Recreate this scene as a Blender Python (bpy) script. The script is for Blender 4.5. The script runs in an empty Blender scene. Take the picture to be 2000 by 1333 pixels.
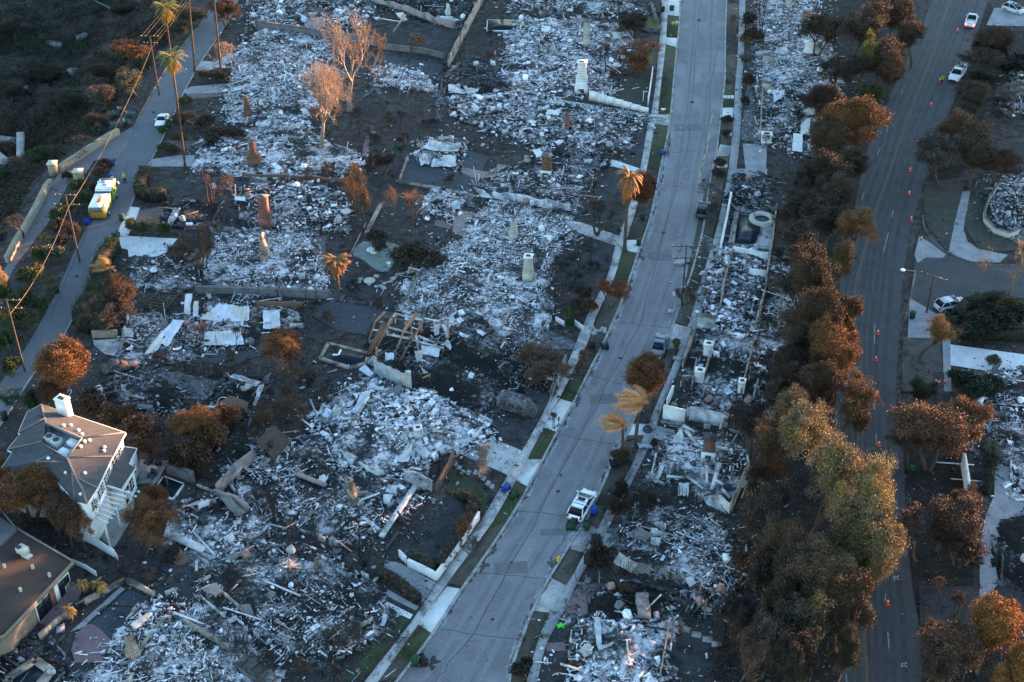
import bpy, math, random
import numpy as np
from mathutils import Vector, noise as mnoise
from mathutils.geometry import tessellate_polygon
R = math.radians
rnd = random.Random(7); rng = np.random.default_rng(7)
sc = bpy.context.scene; col = sc.collection
# ------------------------------------------------ camera, sky, sun, exposure
F, PIT, CH = 2650.0, R(35.6), 103.0
cd = bpy.data.cameras.new('camera'); cam = bpy.data.objects.new('camera', cd); col.objects.link(cam)
cam.location = (0, 0, CH); cam.rotation_euler = (R(90) - PIT, 0, 0)
cd.sensor_width = 36; cd.lens = 36 * F / 2000; cd.clip_start = 1; cd.clip_end = 6000
sc.camera = cam
SUN_AZ, SUN_EL = R(31), R(3.0)           # azimuth measured from +X towards +Y
sdir = Vector((math.cos(SUN_AZ) * math.cos(SUN_EL), math.sin(SUN_AZ) * math.cos(SUN_EL), math.sin(SUN_EL)))
wd = bpy.data.worlds.new('World'); sc.world = wd; wd.use_nodes = True
nt = wd.node_tree; bg = nt.nodes['Background']; sk = nt.nodes.new('ShaderNodeTexSky')
sk.sky_type = 'NISHITA'; sk.sun_disc = False; sk.sun_elevation = SUN_EL; sk.sun_rotation = R(90) - SUN_AZ
sk.air_density = 1.0; sk.dust_density = 0.3; sk.ozone_density = 2.1
nt.links.new(sk.outputs[0], bg.inputs[0]); bg.inputs[1].default_value = 0.15
sl = bpy.data.lights.new('sun', 'SUN'); so = bpy.data.objects.new('sun', sl); col.objects.link(so)
sl.energy = 3.9; sl.angle = R(0.6); sl.color = (1.0, 0.50, 0.24)
so.rotation_euler = sdir.to_track_quat('Z', 'Y').to_euler()
vs = sc.view_settings; vs.view_transform = 'Standard'; vs.look = 'None'; vs.exposure = 3.5; vs.gamma = 1.0

# ------------------------------------------------ pixel <-> world
def G(px, py, z=0.0):
    x = (px - 1000) / F; y = -(py - 666.5) / F
    d = np.array([x, y * math.sin(PIT) + math.cos(PIT), y * math.cos(PIT) - math.sin(PIT)])
    t = (CH - z) / -d[2]
    return np.array([d[0] * t, d[1] * t, z])
def S(py): return (F * math.sin(PIT) + (py - 666.5) * math.cos(PIT)) / CH   # pixels per metre across
CR = {'a': 0, 'b': 330, 'c': 660, 'd': 983}; CC = {'1': 0, '2': 500, '3': 1000, '4': 1480}
def px(spec):
    """'a3 10,20 30,40' -> photo pixels (a3 = enlarged tile)"""
    out = []; ox = oy = 0; k = 1
    for t in spec.split():
        if ',' in t:
            a, b = t.split(','); out.append((ox + float(a) * k, oy + float(b) * k))
        elif t == 'p': ox = oy = 0; k = 1
        else: oy = CR[t[0]]; ox = CC[t[1]]; k = 520 / 1980
    return out
def PW(spec, z=0.0): return [G(a, b, z) for a, b in px(spec)]
RAV = [G(*p)[:2] for p in [(445,-160),(432,-60),(395,15),(360,70),(318,128),(284,186),(250,243),(228,262),(112,330),(97,352),(10,512),(-60,620),(-250,900)]]
def seg_sd(x, y, pts):
    best = 1e9; sgn = 1
    for a, b in zip(pts[:-1], pts[1:]):
        ax, ay = a; bx, by = b; dx, dy = bx - ax, by - ay
        t = max(0, min(1, ((x - ax) * dx + (y - ay) * dy) / (dx * dx + dy * dy)))
        d = math.hypot(x - ax - t * dx, y - ay - t * dy)
        if d < best:
            best = d; sgn = -1 if dx * (y - ay) - dy * (x - ax) > 0 else 1
    return best * sgn
def hgt(x, y):
    d = seg_sd(x, y, RAV)      # positive to the west of the road edge
    if d < 1.2 or x > -20: return 0.0
    d -= 1.2
    n = mnoise.noise(Vector((x * .06, y * .06, 0))) * 2 + mnoise.noise(Vector((x * .2, y * .2, 3))) * .8
    k = min(1, d / 8)
    return -min(9, d * .38) + n * k
def GT(px_, py_):
    z = 0.0
    for _ in range(8):
        g = G(px_, py_, z); z = z * .4 + hgt(g[0], g[1]) * .6
    return G(px_, py_, z)

# ------------------------------------------------ materials
MC = {}
def M(name, c1, c2=None, scale=1.5, rough=.85, bump=0.0, det=6, lo=.35, hi=.65, c3=None, s3=.25, metal=0, spec=.3, fine=None):
    if name in MC: return MC[name]
    m = bpy.data.materials.new(name); m.use_nodes = True; MC[name] = m
    t = m.node_tree; b = t.nodes['Principled BSDF']; L = t.links.new
    b.inputs['Roughness'].default_value = rough; b.inputs['Metallic'].default_value = metal
    b.inputs['Specular IOR Level'].default_value = spec
    c2 = c2 or tuple(v * .75 for v in c1)
    tc = t.nodes.new('ShaderNodeNewGeometry')
    def nz(s, d=6, r=.6):
        n = t.nodes.new('ShaderNodeTexNoise'); n.inputs['Scale'].default_value = s
        n.inputs['Detail'].default_value = d; n.inputs['Roughness'].default_value = r
        L(tc.outputs['Position'], n.inputs['Vector']); return n
    def ramp(n, lo, hi, a, b_):
        r = t.nodes.new('ShaderNodeValToRGB'); r.color_ramp.elements[0].position = lo; r.color_ramp.elements[1].position = hi
        r.color_ramp.elements[0].color = (*a, 1); r.color_ramp.elements[1].color = (*b_, 1); L(n.outputs['Fac'], r.inputs[0]); return r
    n1 = nz(scale, det, .65); r1 = ramp(n1, lo, hi, c1, c2); out = r1.outputs[0]
    if c3:
        n3 = nz(s3, 4, .6); r3 = ramp(n3, .48, .62, (0, 0, 0), (1, 1, 1))
        mx = t.nodes.new('ShaderNodeMix'); mx.data_type = 'RGBA'; L(r3.outputs[0], mx.inputs[0])
        L(out, mx.inputs[6]); mx.inputs[7].default_value = (*c3, 1); out = mx.outputs[2]
    if fine:
        n4 = nz(fine[0], 3, .7); r4 = ramp(n4, .3, .7, (1 - fine[1],) * 3, (1 + fine[1],) * 3)
        mx = t.nodes.new('ShaderNodeMix'); mx.data_type = 'RGBA'; mx.blend_type = 'MULTIPLY'; mx.inputs[0].default_value = 1
        L(out, mx.inputs[6]); L(r4.outputs[0], mx.inputs[7]); out = mx.outputs[2]
    L(out, b.inputs['Base Color'])
    if bump:
        bp = t.nodes.new('ShaderNodeBump'); bp.inputs['Strength'].default_value = bump; bp.inputs['Distance'].default_value = .1
        L(n1.outputs['Fac'], bp.inputs['Height']); L(bp.outputs[0], b.inputs['Normal'])
    return m
def mat_attr(name, rough=.8, use_obj=False, trans=0):
    m = bpy.data.materials.new(name); m.use_nodes = True; MC[name] = m
    t = m.node_tree; b = t.nodes['Principled BSDF']; L = t.links.new
    a = t.nodes.new('ShaderNodeAttribute'); a.attribute_name = 'col'; o = a.outputs['Color']
    g = t.nodes.new('ShaderNodeNewGeometry'); n = t.nodes.new('ShaderNodeTexNoise'); n.inputs['Scale'].default_value = 3.0
    n.inputs['Detail'].default_value = 4; L(g.outputs['Position'], n.inputs['Vector'])
    r = t.nodes.new('ShaderNodeMapRange'); r.inputs[1].default_value = .3; r.inputs[2].default_value = .7
    r.inputs[3].default_value = .6; r.inputs[4].default_value = 1.25; L(n.outputs['Fac'], r.inputs[0])
    mx = t.nodes.new('ShaderNodeMix'); mx.data_type = 'RGBA'; mx.blend_type = 'MULTIPLY'; mx.inputs[0].default_value = 1
    L(o, mx.inputs[6]); L(r.outputs[0], mx.inputs[7]); o = mx.outputs[2]
    if use_obj:
        oi = t.nodes.new('ShaderNodeObjectInfo')
        mx = t.nodes.new('ShaderNodeMix'); mx.data_type = 'RGBA'; mx.blend_type = 'MULTIPLY'; mx.inputs[0].default_value = 1
        L(o, mx.inputs[6]); L(oi.outputs['Color'], mx.inputs[7]); o = mx.outputs[2]
    L(o, b.inputs['Base Color']); b.inputs['Roughness'].default_value = rough; b.inputs['Specular IOR Level'].default_value = .25
    return m
def flat(name, c, rough=.5, metal=0, emit=0):
    if name in MC: return MC[name]
    m = M(name, c, tuple(v * .9 for v in c), 4, rough, metal=metal)
    if emit:
        b = m.node_tree.nodes['Principled BSDF']; b.inputs['Emission Color'].default_value = (*c, 1); b.inputs['Emission Strength'].default_value = emit
    return m
LEAF = mat_attr('leaf', .75, True); BARK = mat_attr('bark', .9, True); DEB = mat_attr('debris', .85)

# ------------------------------------------------ mesh builder
class B:
    def __init__(s): s.V = []; s.Fc = []; s.C = []; s.n = 0
    def add(s, V, Fc, c=(1, 1, 1)):
        V = np.asarray(V, float).reshape(-1, 3); Fc = np.asarray(Fc, int)
        s.V.append(V); s.Fc.append(Fc + s.n); s.n += len(V)
        c = np.asarray(c, float); s.C.append(np.broadcast_to(c, (len(V), 3)) if c.ndim == 1 else c)
        return s
    def build(s, name, mat, parent=None, world=True, smooth=False):
        me = bpy.data.meshes.new(name)
        if not s.V: s.add([(0,0,0),(.01,0,0),(0,.01,0)], [[0,1,2]])
        V = np.concatenate(s.V); C = np.concatenate(s.C)
        if parent is not None and world:
            p = parent; off = np.zeros(3)
            while p is not None: off += np.array(p.location); p = p.parent
            V = V - off
        me.vertices.add(len(V)); me.vertices.foreach_set('co', V.ravel())
        lv = np.concatenate([f.ravel() for f in s.Fc]); sz = np.concatenate([np.full(len(f), f.shape[1]) for f in s.Fc])
        st = np.concatenate([[0], np.cumsum(sz)[:-1]])
        me.loops.add(len(lv)); me.loops.foreach_set('vertex_index', lv)
        me.polygons.add(len(sz)); me.polygons.foreach_set('loop_start', st); me.polygons.foreach_set('loop_total', sz)
        if smooth: me.polygons.foreach_set('use_smooth', np.ones(len(sz), bool))
        me.update(calc_edges=True)
        ca = me.color_attributes.new('col', 'FLOAT_COLOR', 'POINT')
        ca.data.foreach_set('color', np.concatenate([C, np.ones((len(C), 1))], 1).ravel())
        me.materials.append(mat)
        o = bpy.data.objects.new(name, me); col.objects.link(o)
        if parent is not None: o.parent = parent
        return o
BOXF = np.array([[0,3,2,1],[4,5,6,7],[0,1,5,4],[1,2,6,5],[2,3,7,6],[3,0,4,7]])
BOXV = np.array([[-1,-1,-1],[1,-1,-1],[1,1,-1],[-1,1,-1],[-1,-1,1],[1,-1,1],[1,1,1],[-1,1,1]]) * .5
def rotm(yaw, pitch=0, roll=0):
    cy, sy = math.cos(yaw), math.sin(yaw); cp, sp = math.cos(pitch), math.sin(pitch); cr, sr = math.cos(roll), math.sin(roll)
    return np.array([[cy,-sy,0],[sy,cy,0],[0,0,1]]) @ np.array([[cp,0,sp],[0,1,0],[-sp,0,cp]]) @ np.array([[1,0,0],[0,cr,-sr],[0,sr,cr]])
def box(b, c, d, yaw=0, pitch=0, roll=0, color=(1,1,1), taper=1.0):
    v = BOXV.copy(); v[4:, :2] *= taper
    return b.add((v * np.array(d)) @ rotm(yaw, pitch, roll).T + np.array(c), BOXF, color)
def boxes(b, C, D, A, colors, jit=0.0):
    """many boxes at once: centres C, sizes D, angles A (yaw, pitch, roll)"""
    n = len(C); v = np.broadcast_to(BOXV, (n, 8, 3)) + (rng.normal(0, jit, (n, 8, 3)) if jit else 0); v = v * D[:, None, :]
    cy, sy = np.cos(A[:,0]), np.sin(A[:,0]); cp, sp = np.cos(A[:,1]), np.sin(A[:,1]); cr, sr = np.cos(A[:,2]), np.sin(A[:,2])
    O = np.zeros(n); I = np.ones(n)
    Rz = np.stack([cy,-sy,O,sy,cy,O,O,O,I],1).reshape(n,3,3); Ry = np.stack([cp,O,sp,O,I,O,-sp,O,cp],1).reshape(n,3,3)
    Rx = np.stack([I,O,O,O,cr,-sr,O,sr,cr],1).reshape(n,3,3)
    m = Rz @ Ry @ Rx; v = np.einsum('nij,nkj->nki', m, v) + C[:, None, :]
    f = (BOXF[None] + (np.arange(n) * 8)[:, None, None]).reshape(-1, 4)
    b.add(v.reshape(-1, 3), f, np.repeat(colors, 8, 0))
def beam(b, p, q, w=.15, h=.15, color=(1,1,1)):
    p, q = np.array(p, float), np.array(q, float); d = q - p; L = np.linalg.norm(d)
    box(b, (p + q) / 2, (L, w, h), math.atan2(d[1], d[0]), -math.asin(max(-1, min(1, d[2] / max(L, 1e-6)))), 0, color)
def tubes(b, segs, sides=5, color=(1,1,1)):
    a = np.array(segs, float); n = len(a)
    if n == 0: return
    P, Q, r0, r1 = a[:, :3], a[:, 3:6], a[:, 6], a[:, 7]; d = Q - P; d /= np.linalg.norm(d, axis=1, keepdims=True) + 1e-9
    up = np.where(np.abs(d[:, 2:3]) > .9, [[1., 0, 0]], [[0, 0, 1.]]); u = np.cross(d, up); u /= np.linalg.norm(u, axis=1, keepdims=True); w = np.cross(d, u)
    th = np.arange(sides) / sides * 2 * math.pi; ring = u[:, None] * np.cos(th)[None, :, None] + w[:, None] * np.sin(th)[None, :, None]
    V = np.concatenate([P[:, None] + ring * r0[:, None, None], Q[:, None] + ring * r1[:, None, None]], 1)
    i = np.arange(sides); j = (i + 1) % sides; f = np.stack([i, j, j + sides, i + sides], 1)
    f = (f[None] + (np.arange(n) * 2 * sides)[:, None, None]).reshape(-1, 4)
    c = np.asarray(color, float)
    if c.ndim == 2: c = np.repeat(c, 2 * sides, 0)
    b.add(V.reshape(-1, 3), f, c)
    if sides > 4:
        capb = np.tile(0, 0)
def cyl(b, p, q, r0, r1=None, sides=16, color=(1,1,1)):
    r1 = r0 if r1 is None else r1; p = np.array(p, float); q = np.array(q, float)
    tubes(b, [[*p, *q, r0, r1]], sides, color)
    n0 = b.n - 2 * sides; V = np.concatenate(b.V[-1:])
    b.add(V[:sides], [list(range(sides))[::-1]], color); b.add(V[sides:], [list(range(sides))], color)
def sph(b, c, r, color=(1,1,1), n=8, m=12, sz=1.0):
    V = []; Fq = []
    for i in range(n + 1):
        ph = math.pi * i / n
        for j in range(m):
            th = 2 * math.pi * j / m; V.append((c[0] + r * math.sin(ph) * math.cos(th), c[1] + r * math.sin(ph) * math.sin(th), c[2] + r * sz * math.cos(ph)))
    for i in range(n):
        for j in range(m): Fq.append([i*m+j, (i+1)*m+j, (i+1)*m+(j+1)%m, i*m+(j+1)%m])
    b.add(V, Fq, color)
def tess(P, off=0):
    if len(P) <= 4: return [[i + off for i in range(len(P))]]
    out = []
    for t in tessellate_polygon([[Vector((p[0], p[1], 0)) for p in P]]):
        a, b_, c = t; ar = (P[b_][0]-P[a][0])*(P[c][1]-P[a][1]) - (P[c][0]-P[a][0])*(P[b_][1]-P[a][1]); out.append([a + off, b_ + off, c + off] if ar > 0 else [a + off, c + off, b_ + off])
    return out
def prism(b, pts, z0, z1, color=(1,1,1), open_bottom=True):
    """extruded polygon; ngon faces"""
    n = len(pts); P = np.array([(p[0], p[1]) for p in pts])
    A = sum(P[i,0]*P[(i+1)%n,1]-P[(i+1)%n,0]*P[i,1] for i in range(n))
    if A < 0: P = P[::-1]
    V = [(x, y, z0) for x, y in P] + [(x, y, z1) for x, y in P]
    b.add(V, tess(V[n:], n), color)
    b.Fc.append(np.array([[i, (i+1)%n, (i+1)%n+n, i+n] for i in range(n)]) + b.n - 2*n)
    if not open_bottom: b.Fc.append(np.array([list(range(n))[::-1]]) + b.n - 2*n)

# ------------------------------------------------ things and tags
def tag(o, label=None, cat=None, group=None, kind=None):
    if label: o['label'] = label
    if cat: o['category'] = cat
    if group: o['group'] = group
    if kind: o['kind'] = kind
    return o
def thing(name, label, cat, loc=(0,0,0), rz=0, group=None):
    o = bpy.data.objects.new(name, None); col.objects.link(o); o.location = tuple(loc); o.rotation_euler = (0, 0, rz)
    o.empty_display_size = .3
    return tag(o, label, cat, group)
def copy_tree(o, parent=None):
    c = o.copy(); col.objects.link(c)
    if parent is not None: c.parent = parent
    for ch in list(o.children): copy_tree(ch, c)
    return c
def hide_proto(o):
    for ch in list(o.children): hide_proto(ch)
    bpy.data.objects.remove(o)
def smooth_path(pts, k=4):
    """Catmull-Rom through pixel or world points"""
    P = [np.array(p, float) for p in pts]; P = [2*P[0]-P[1]] + P + [2*P[-1]-P[-2]]; out = []
    for i in range(1, len(P) - 2):
        for j in range(k):
            t = j / k
            out.append(.5 * ((2*P[i]) + (-P[i-1]+P[i+1])*t + (2*P[i-1]-5*P[i]+4*P[i+1]-P[i+2])*t*t + (-P[i-1]+3*P[i]-3*P[i+1]+P[i+2])*t**3))
    out.append(P[-2]); return out
def inside(P, poly):
    x, y = P[:, 0], P[:, 1]; c = np.zeros(len(P), bool); n = len(poly); j = n - 1
    for i in range(n):
        xi, yi = poly[i][:2]; xj, yj = poly[j][:2]
        k = ((yi > y) != (yj > y)) & (x < (xj - xi) * (y - yi) / (yj - yi + 1e-12) + xi); c ^= k; j = i
    return c
def edge_dist(P, poly):
    d = np.full(len(P), 1e9); n = len(poly)
    for i in range(n):
        a = np.array(poly[i][:2]); e = np.array(poly[(i+1)%n][:2]) - a
        t = np.clip(((P - a) @ e) / (e @ e + 1e-9), 0, 1); d = np.minimum(d, np.linalg.norm(P - a - t[:, None] * e, axis=1))
    return d
_nt = rng.random((64, 64))
def vn(x, y):
    """value noise, numpy"""
    xi = np.floor(x).astype(int); yi = np.floor(y).astype(int); fx = x - xi; fy = y - yi
    fx = fx*fx*(3-2*fx); fy = fy*fy*(3-2*fy); g = lambda a, b: _nt[a % 64, b % 64]
    return (g(xi, yi)*(1-fx)+g(xi+1, yi)*fx)*(1-fy) + (g(xi, yi+1)*(1-fx)+g(xi+1, yi+1)*fx)*fy
# ================================================ THE SETTING
SOIL = M('soil', (.010,.009,.009), (.092,.072,.062), .8, .95, .9, 10, .36, .68, c3=(.036,.031,.031), s3=.13, fine=(3.5, .7))
SHADESOIL = M('tree_shade_soil', (.007,.0065,.006), (.030,.024,.019), 1.0, .95, .8, 10, .35, .65, fine=(4, .5))  # burnt soil under the tree rows, their shade put into its near-black colour
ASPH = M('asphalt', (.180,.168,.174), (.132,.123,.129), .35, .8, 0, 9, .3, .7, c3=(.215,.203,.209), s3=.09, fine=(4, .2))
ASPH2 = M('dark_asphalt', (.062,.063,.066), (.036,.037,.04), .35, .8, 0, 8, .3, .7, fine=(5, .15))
ASPH3 = M('lane_asphalt', (.13,.135,.145), (.095,.1,.11), .3, .8, 0, 8, .3, .7, fine=(5, .15))
CONC = M('concrete', (.46,.44,.42), (.33,.32,.31), .6, .85, 0, 8, .3, .7, c3=(.20,.195,.20), s3=.3, fine=(7, .2))
CONC2 = M('grey_concrete', (.31,.30,.30), (.19,.19,.195), .5, .85, 0, 8, fine=(7, .2))
CONC3 = M('white_concrete', (.62,.62,.6), (.48,.49,.5), .5, .8, 0, 8, fine=(7, .12))
KERB = M('kerb_concrete', (.36,.35,.33), (.2,.2,.2), .8, .85, 0, 8)
GRASS = M('grass', (.028,.045,.016), (.055,.062,.028), 1.2, .95, .5, 8, .3, .7, c3=(.055,.048,.034), s3=.35, fine=(9, .5))
GRASSD = M('dry_grass', (.035,.038,.026), (.07,.062,.047), .9, .95, .5, 8, .3, .7, c3=(.045,.04,.035), s3=.3, fine=(9, .5))
GRASSY = M('yellow_grass', (.12,.13,.025), (.07,.09,.022), .9, .95, .4, 8, fine=(9, .4))
DIRT = M('dirt', (.05,.042,.036), (.10,.085,.07), .8, .95, .5, 8, .3, .7, fine=(8, .5))
ASHY = M('ashy_ground', (.17,.165,.17), (.03,.028,.028), 1.5, .95, .5, 8, .35, .65, fine=(8, .5))
SLATE = M('burnt_paving', (.018,.018,.021), (.055,.055,.058), .6, .9, .5, 10, .34, .66, c3=(.042,.034,.031), s3=.22, fine=(5, .5))
COURT = M('court_paving', (.036,.040,.048), (.050,.054,.062), .5, .8, 0, 6, fine=(6, .15))
BRICKP = M('brick_paving', (.19,.115,.10), (.12,.085,.08), .7, .85, 0, 8, .3, .7, c3=(.09,.085,.085), s3=.3, fine=(8, .25))
ROSE = M('rose_paving', (.20,.125,.125), (.15,.10,.105), .5, .8, 0, 6, fine=(8, .12))
TAN = M('tan_paving', (.27,.215,.18), (.19,.155,.135), .8, .85, 0, 8, fine=(8, .2))
GREENF = M('pond_floor', (.20,.235,.215), (.13,.16,.155), .4, .7, 0, 6, fine=(8, .15))
WATER = M('pool_water', (.008,.013,.02), (.012,.018,.027), .4, .25, 0, 3, spec=.12)
WHITE = flat('white_paint', (.78,.78,.76), .6); YEL = M('road_yellow', (.17,.11,.055), (.075,.065,.055), 1.5, .8); LANEW = M('worn_white_marking', (.30,.31,.32), (.09,.095,.10), 2.5, .8)

# ground: one sheet, falling away into the ravine in the north-west
def ground():
    b = B(); xs = np.concatenate([np.linspace(-1500, -150, 10), np.arange(-145, 145, 1.5), np.linspace(150, 1500, 10)])
    ys = np.concatenate([np.linspace(-300, 60, 6), np.arange(64, 300, 1.5), np.linspace(305, 2000, 14)])
    V = []; nx = len(xs)
    for y in ys:
        for x in xs:
            z = hgt(x, y) if x < -15 and y < 310 and x > -150 else (-9 if x <= -150 and y < 310 else 0)
            V.append((x, y, z))
    f = [[j*nx+i, j*nx+i+1, (j+1)*nx+i+1, (j+1)*nx+i] for j in range(len(ys)-1) for i in range(nx-1)]
    b.add(V, f); tag(b.build('ground', SOIL, smooth=True), 'charred dark soil and ash covering the whole neighbourhood', kind='structure')
ground()
# added ridge, out of view to the east: shaped to keep low ground shaded
def ridge():
    b = B(); sd = np.array([math.cos(SUN_AZ), math.sin(SUN_AZ)]); pd = np.array([-sd[1], sd[0]]); c0 = np.array([0, 150.]) + sd * 330
    us = np.linspace(-520, 520, 200); ws = np.linspace(-90, 120, 22); V = []
    for w in ws:
        for u in us:
            p = c0 + pd * u + sd * w
            crest = 20.0 + 11.0 * math.exp(-((u + 12) / 9) ** 2) + 1.3 * math.sin(u * .11) + 1.5 * mnoise.noise(Vector((u * .09, 0, 0))) + 1.2 * mnoise.noise(Vector((u * .3, 2, 0)))  # knob added to the crest to put the left-hand houses in shade
            V.append((p[0], p[1], -2 + (crest + 2) * math.exp(-(w / 48) ** 2)))
    n = len(us); f = [[j*n+i, j*n+i+1, (j+1)*n+i+1, (j+1)*n+i] for j in range(len(ws)-1) for i in range(n-1)]
    b.add(V, f); tag(b.build('shade_ridge', M('shade_ridge_scrub', (.06,.055,.035), (.1,.085,.05), .1, .95), smooth=True), 'low brown ridge added out of view to block the sun', kind='structure')
ridge()
def sheet(name, spec, z, mat, label=None, smooth=False, thick=0):
    pts = px(spec) if isinstance(spec, str) else spec
    if smooth: pts = smooth_path(list(pts) + [pts[0]], 4)[:-1]
    W_ = [G(a, b, z) for a, b in pts]; b = B()
    if thick: prism(b, W_, z - thick, z)
    else:
        n = len(W_); A = sum(W_[i][0]*W_[(i+1)%n][1]-W_[(i+1)%n][0]*W_[i][1] for i in range(n))
        if A < 0: W_ = W_[::-1]
        b.add(W_, tess(W_))
    return tag(b.build(name, mat), label, kind='structure')
KL = px('p 1336,-160 1334,-60 1330,0 1327,53 1319,131 1312,210 1305,263 1291,328 1273,417 1249,488 1218,579 1179,671 1152,723 1121,786 1089,844 1042,933 1000,1007 946,1088 904,1148 847,1235 778,1327 690,1430')
KR = px('p 1421,-160 1420,-60 1418,0 1416,58 1415,147 1410,200 1399,294 1387,347 1373,443 1365,477 1349,535 1333,579 1303,665 1270,740 1226,844 1202,883 1184,930 1158,986 1143,1017 1118,1054 1089,1101 1071,1130 1039,1193 1024,1232 1005,1285 995,1325 985,1430')
KLs, KRs = smooth_path(KL, 4), smooth_path(KR, 4)
sheet('road', KLs + KRs[::-1], .012, ASPH, 'grey residential street curving through the burned blocks')
HL = px('p 430,-160 428,-60 412,16 368,74 326,131 292,189 262,245 228,310 210,349 181,422 171,443 147,488 116,558 92,606 50,680 0,750 -60,840')
HR = px('p 500,-160 485,-60 457,16 431,63 389,126 355,189 326,252 297,310 276,351 257,398 236,440 218,477 184,540 168,582 131,642 113,680 89,705 63,733 16,807 -40,890')
HLs, HRs = smooth_path(HL, 3), smooth_path(HR, 3)
sheet('road', HLs + HRs[::-1], .012, ASPH3, 'narrow hill road beside the ravine')
sheet('driveway', 'a1 990,940 880,1005 440,1285 b1 400,90 380,110 285,300 60,700 -200,1150 -60,1150 100,740 240,560 360,400 500,130 640,30 700,-60 a1 800,1180 870,1180 940,1090', .018, M('pinkish_paving', (.17,.15,.15), (.13,.12,.125), .4, .85, fine=(8,.15)), 'private paved drive behind the long stone wall')
RL = px('p 1852,-160 1845,-60 1819,8 1774,110 1730,189 1706,276 1674,344 1664,404 1638,548 1632,593 1625,700 1626,830 1632,1000 1640,1333 1645,1450')
RR = px('p 1975,-160 1955,-60 1934,0 1892,105 1845,240 1803,360 1777,456 1764,540 1758,619 1756,660 1750,790 1764,886 1769,1010 1777,1114 1795,1232 1800,1333 1805,1450')
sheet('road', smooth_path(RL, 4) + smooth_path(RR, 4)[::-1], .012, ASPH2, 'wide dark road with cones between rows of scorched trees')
def ribbon(name, pts, w, z, mat, label, dash=None, kind='structure', h=0):
    """strip of width w metres along a pixel path"""
    P = [G(a, b, z)[:2] for a, b in pts]; b = B(); L_, R_ = [], []
    for i, p in enumerate(P):
        d = P[min(i+1, len(P)-1)] - P[max(i-1, 0)]; d = d / np.linalg.norm(d); nn = np.array([-d[1], d[0]]) * w / 2
        L_.append(p + nn); R_.append(p - nn)
    for i in range(len(P) - 1):
        if h: prism(b, [L_[i], R_[i], R_[i+1], L_[i+1]], 0.0, z)
        else: b.add([(*R_[i], z), (*R_[i+1], z), (*L_[i+1], z), (*L_[i], z)][::1], [[0,1,2,3]])
    return tag(b.build(name, mat), label, kind=kind)
ribbon('kerb', [(a-1, b) for a, b in KLs], .28, .13, KERB, 'pale kerb on the west side of the street', h=1)
ribbon('kerb', [(a+1, b) for a, b in KRs], .28, .13, KERB, 'pale kerb on the east side of the street', h=1)
ribbon('kerb', HRs, .2, .1, KERB, 'kerb on the house side of the hill road', h=1)
ribbon('kerb', HLs[:19] , .25, .12, M('old_kerb', (.2,.17,.13), (.1,.09,.07), 1), 'kerb on the ravine side of the hill road', h=1)
ribbon('kerb', smooth_path(px('b4 1230,340 1235,420 1290,520 1380,600 1500,660 1640,700 1830,715 2100,715'), 3), .25, .13, M('red_kerb', (.16,.09,.08), (.1,.08,.08), 1), 'dull red kerb round the side street corner', h=1)
CL = px('a4 1470,-100 1400,100 1280,450 1150,800 1050,1080 960,1330 b4 880,300 820,520 700,1000 p 1668,700 1672,800 1674,875 1676,949 1685,1154 1694,1333 1700,1440')
def off(pts, d): return [(a + d, b) for a, b in pts]
ribbon('road_marking', smooth_path(off(CL, -1.6), 3), .11, .018, YEL, 'left stripe of the double yellow centre line')
ribbon('road_marking', smooth_path(off(CL, 1.6), 3), .11, .018, YEL, 'right stripe of the double yellow centre line')
for i, s in enumerate(['a4 1080,670 1066,700','a4 1025,830 1010,860','a4 970,940 958,985','a4 912,1095 888,1155','b4 790,180 772,235','b4 972,475 935,620','b4 870,1150 868,1300','b4 1010,310 998,360','c4 868,430 868,535','c4 880,715 884,800','c4 892,985 898,1085','c4 906,1265 908,1320','d4 950,675 946,730','d4 967,960 978,1085','d4 643,1035 646,1090','d4 657,1270 662,1340','c4 590,830 590,890']):
    ribbon('lane_dash', px(s), .12, .018, LANEW, 'short worn white lane dash on the wide road')
for s in ['b4 1300,570 1292,655', 'b4 1482,690 1462,868']:
    ribbon('road_marking', px(s), .3, .033, LANEW, 'wide white line across the side street mouth')
for (cx, cy) in [(1740,978),(1750,1131),(1765,1301)]:      # turn arrows
    b = B()
    for (x0,y0,x1,y1) in [(-7,-2,7,2),(-7,-2,-1,-5),(-7,-2,-2,3),(1,0,3,-5),(3,-5,6,-6)]:
        p, q = G(cx+x0, cy+y0)[:2], G(cx+x1, cy+y1)[:2]; beam(b, (*p, .018), (*q, .018), .16, .004)
    tag(b.build('road_arrow', LANEW), 'white turn arrow painted on the wide road', kind='structure')
for (s) in ['p 1392,225 1387,242','p 1386,262 1383,277','p 1382,284 1380,297','p 1377,302 1374,312','p 1376,316 1371,325','p 1369,335 1366,340','p 1369,340 1366,346','p 1367,352 1365,358']:
    ribbon('road_marking', px(s), .12, .018, flat('survey_yellow', (.6,.42,.05)), 'yellow survey paint stroke on the grey street')
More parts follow.
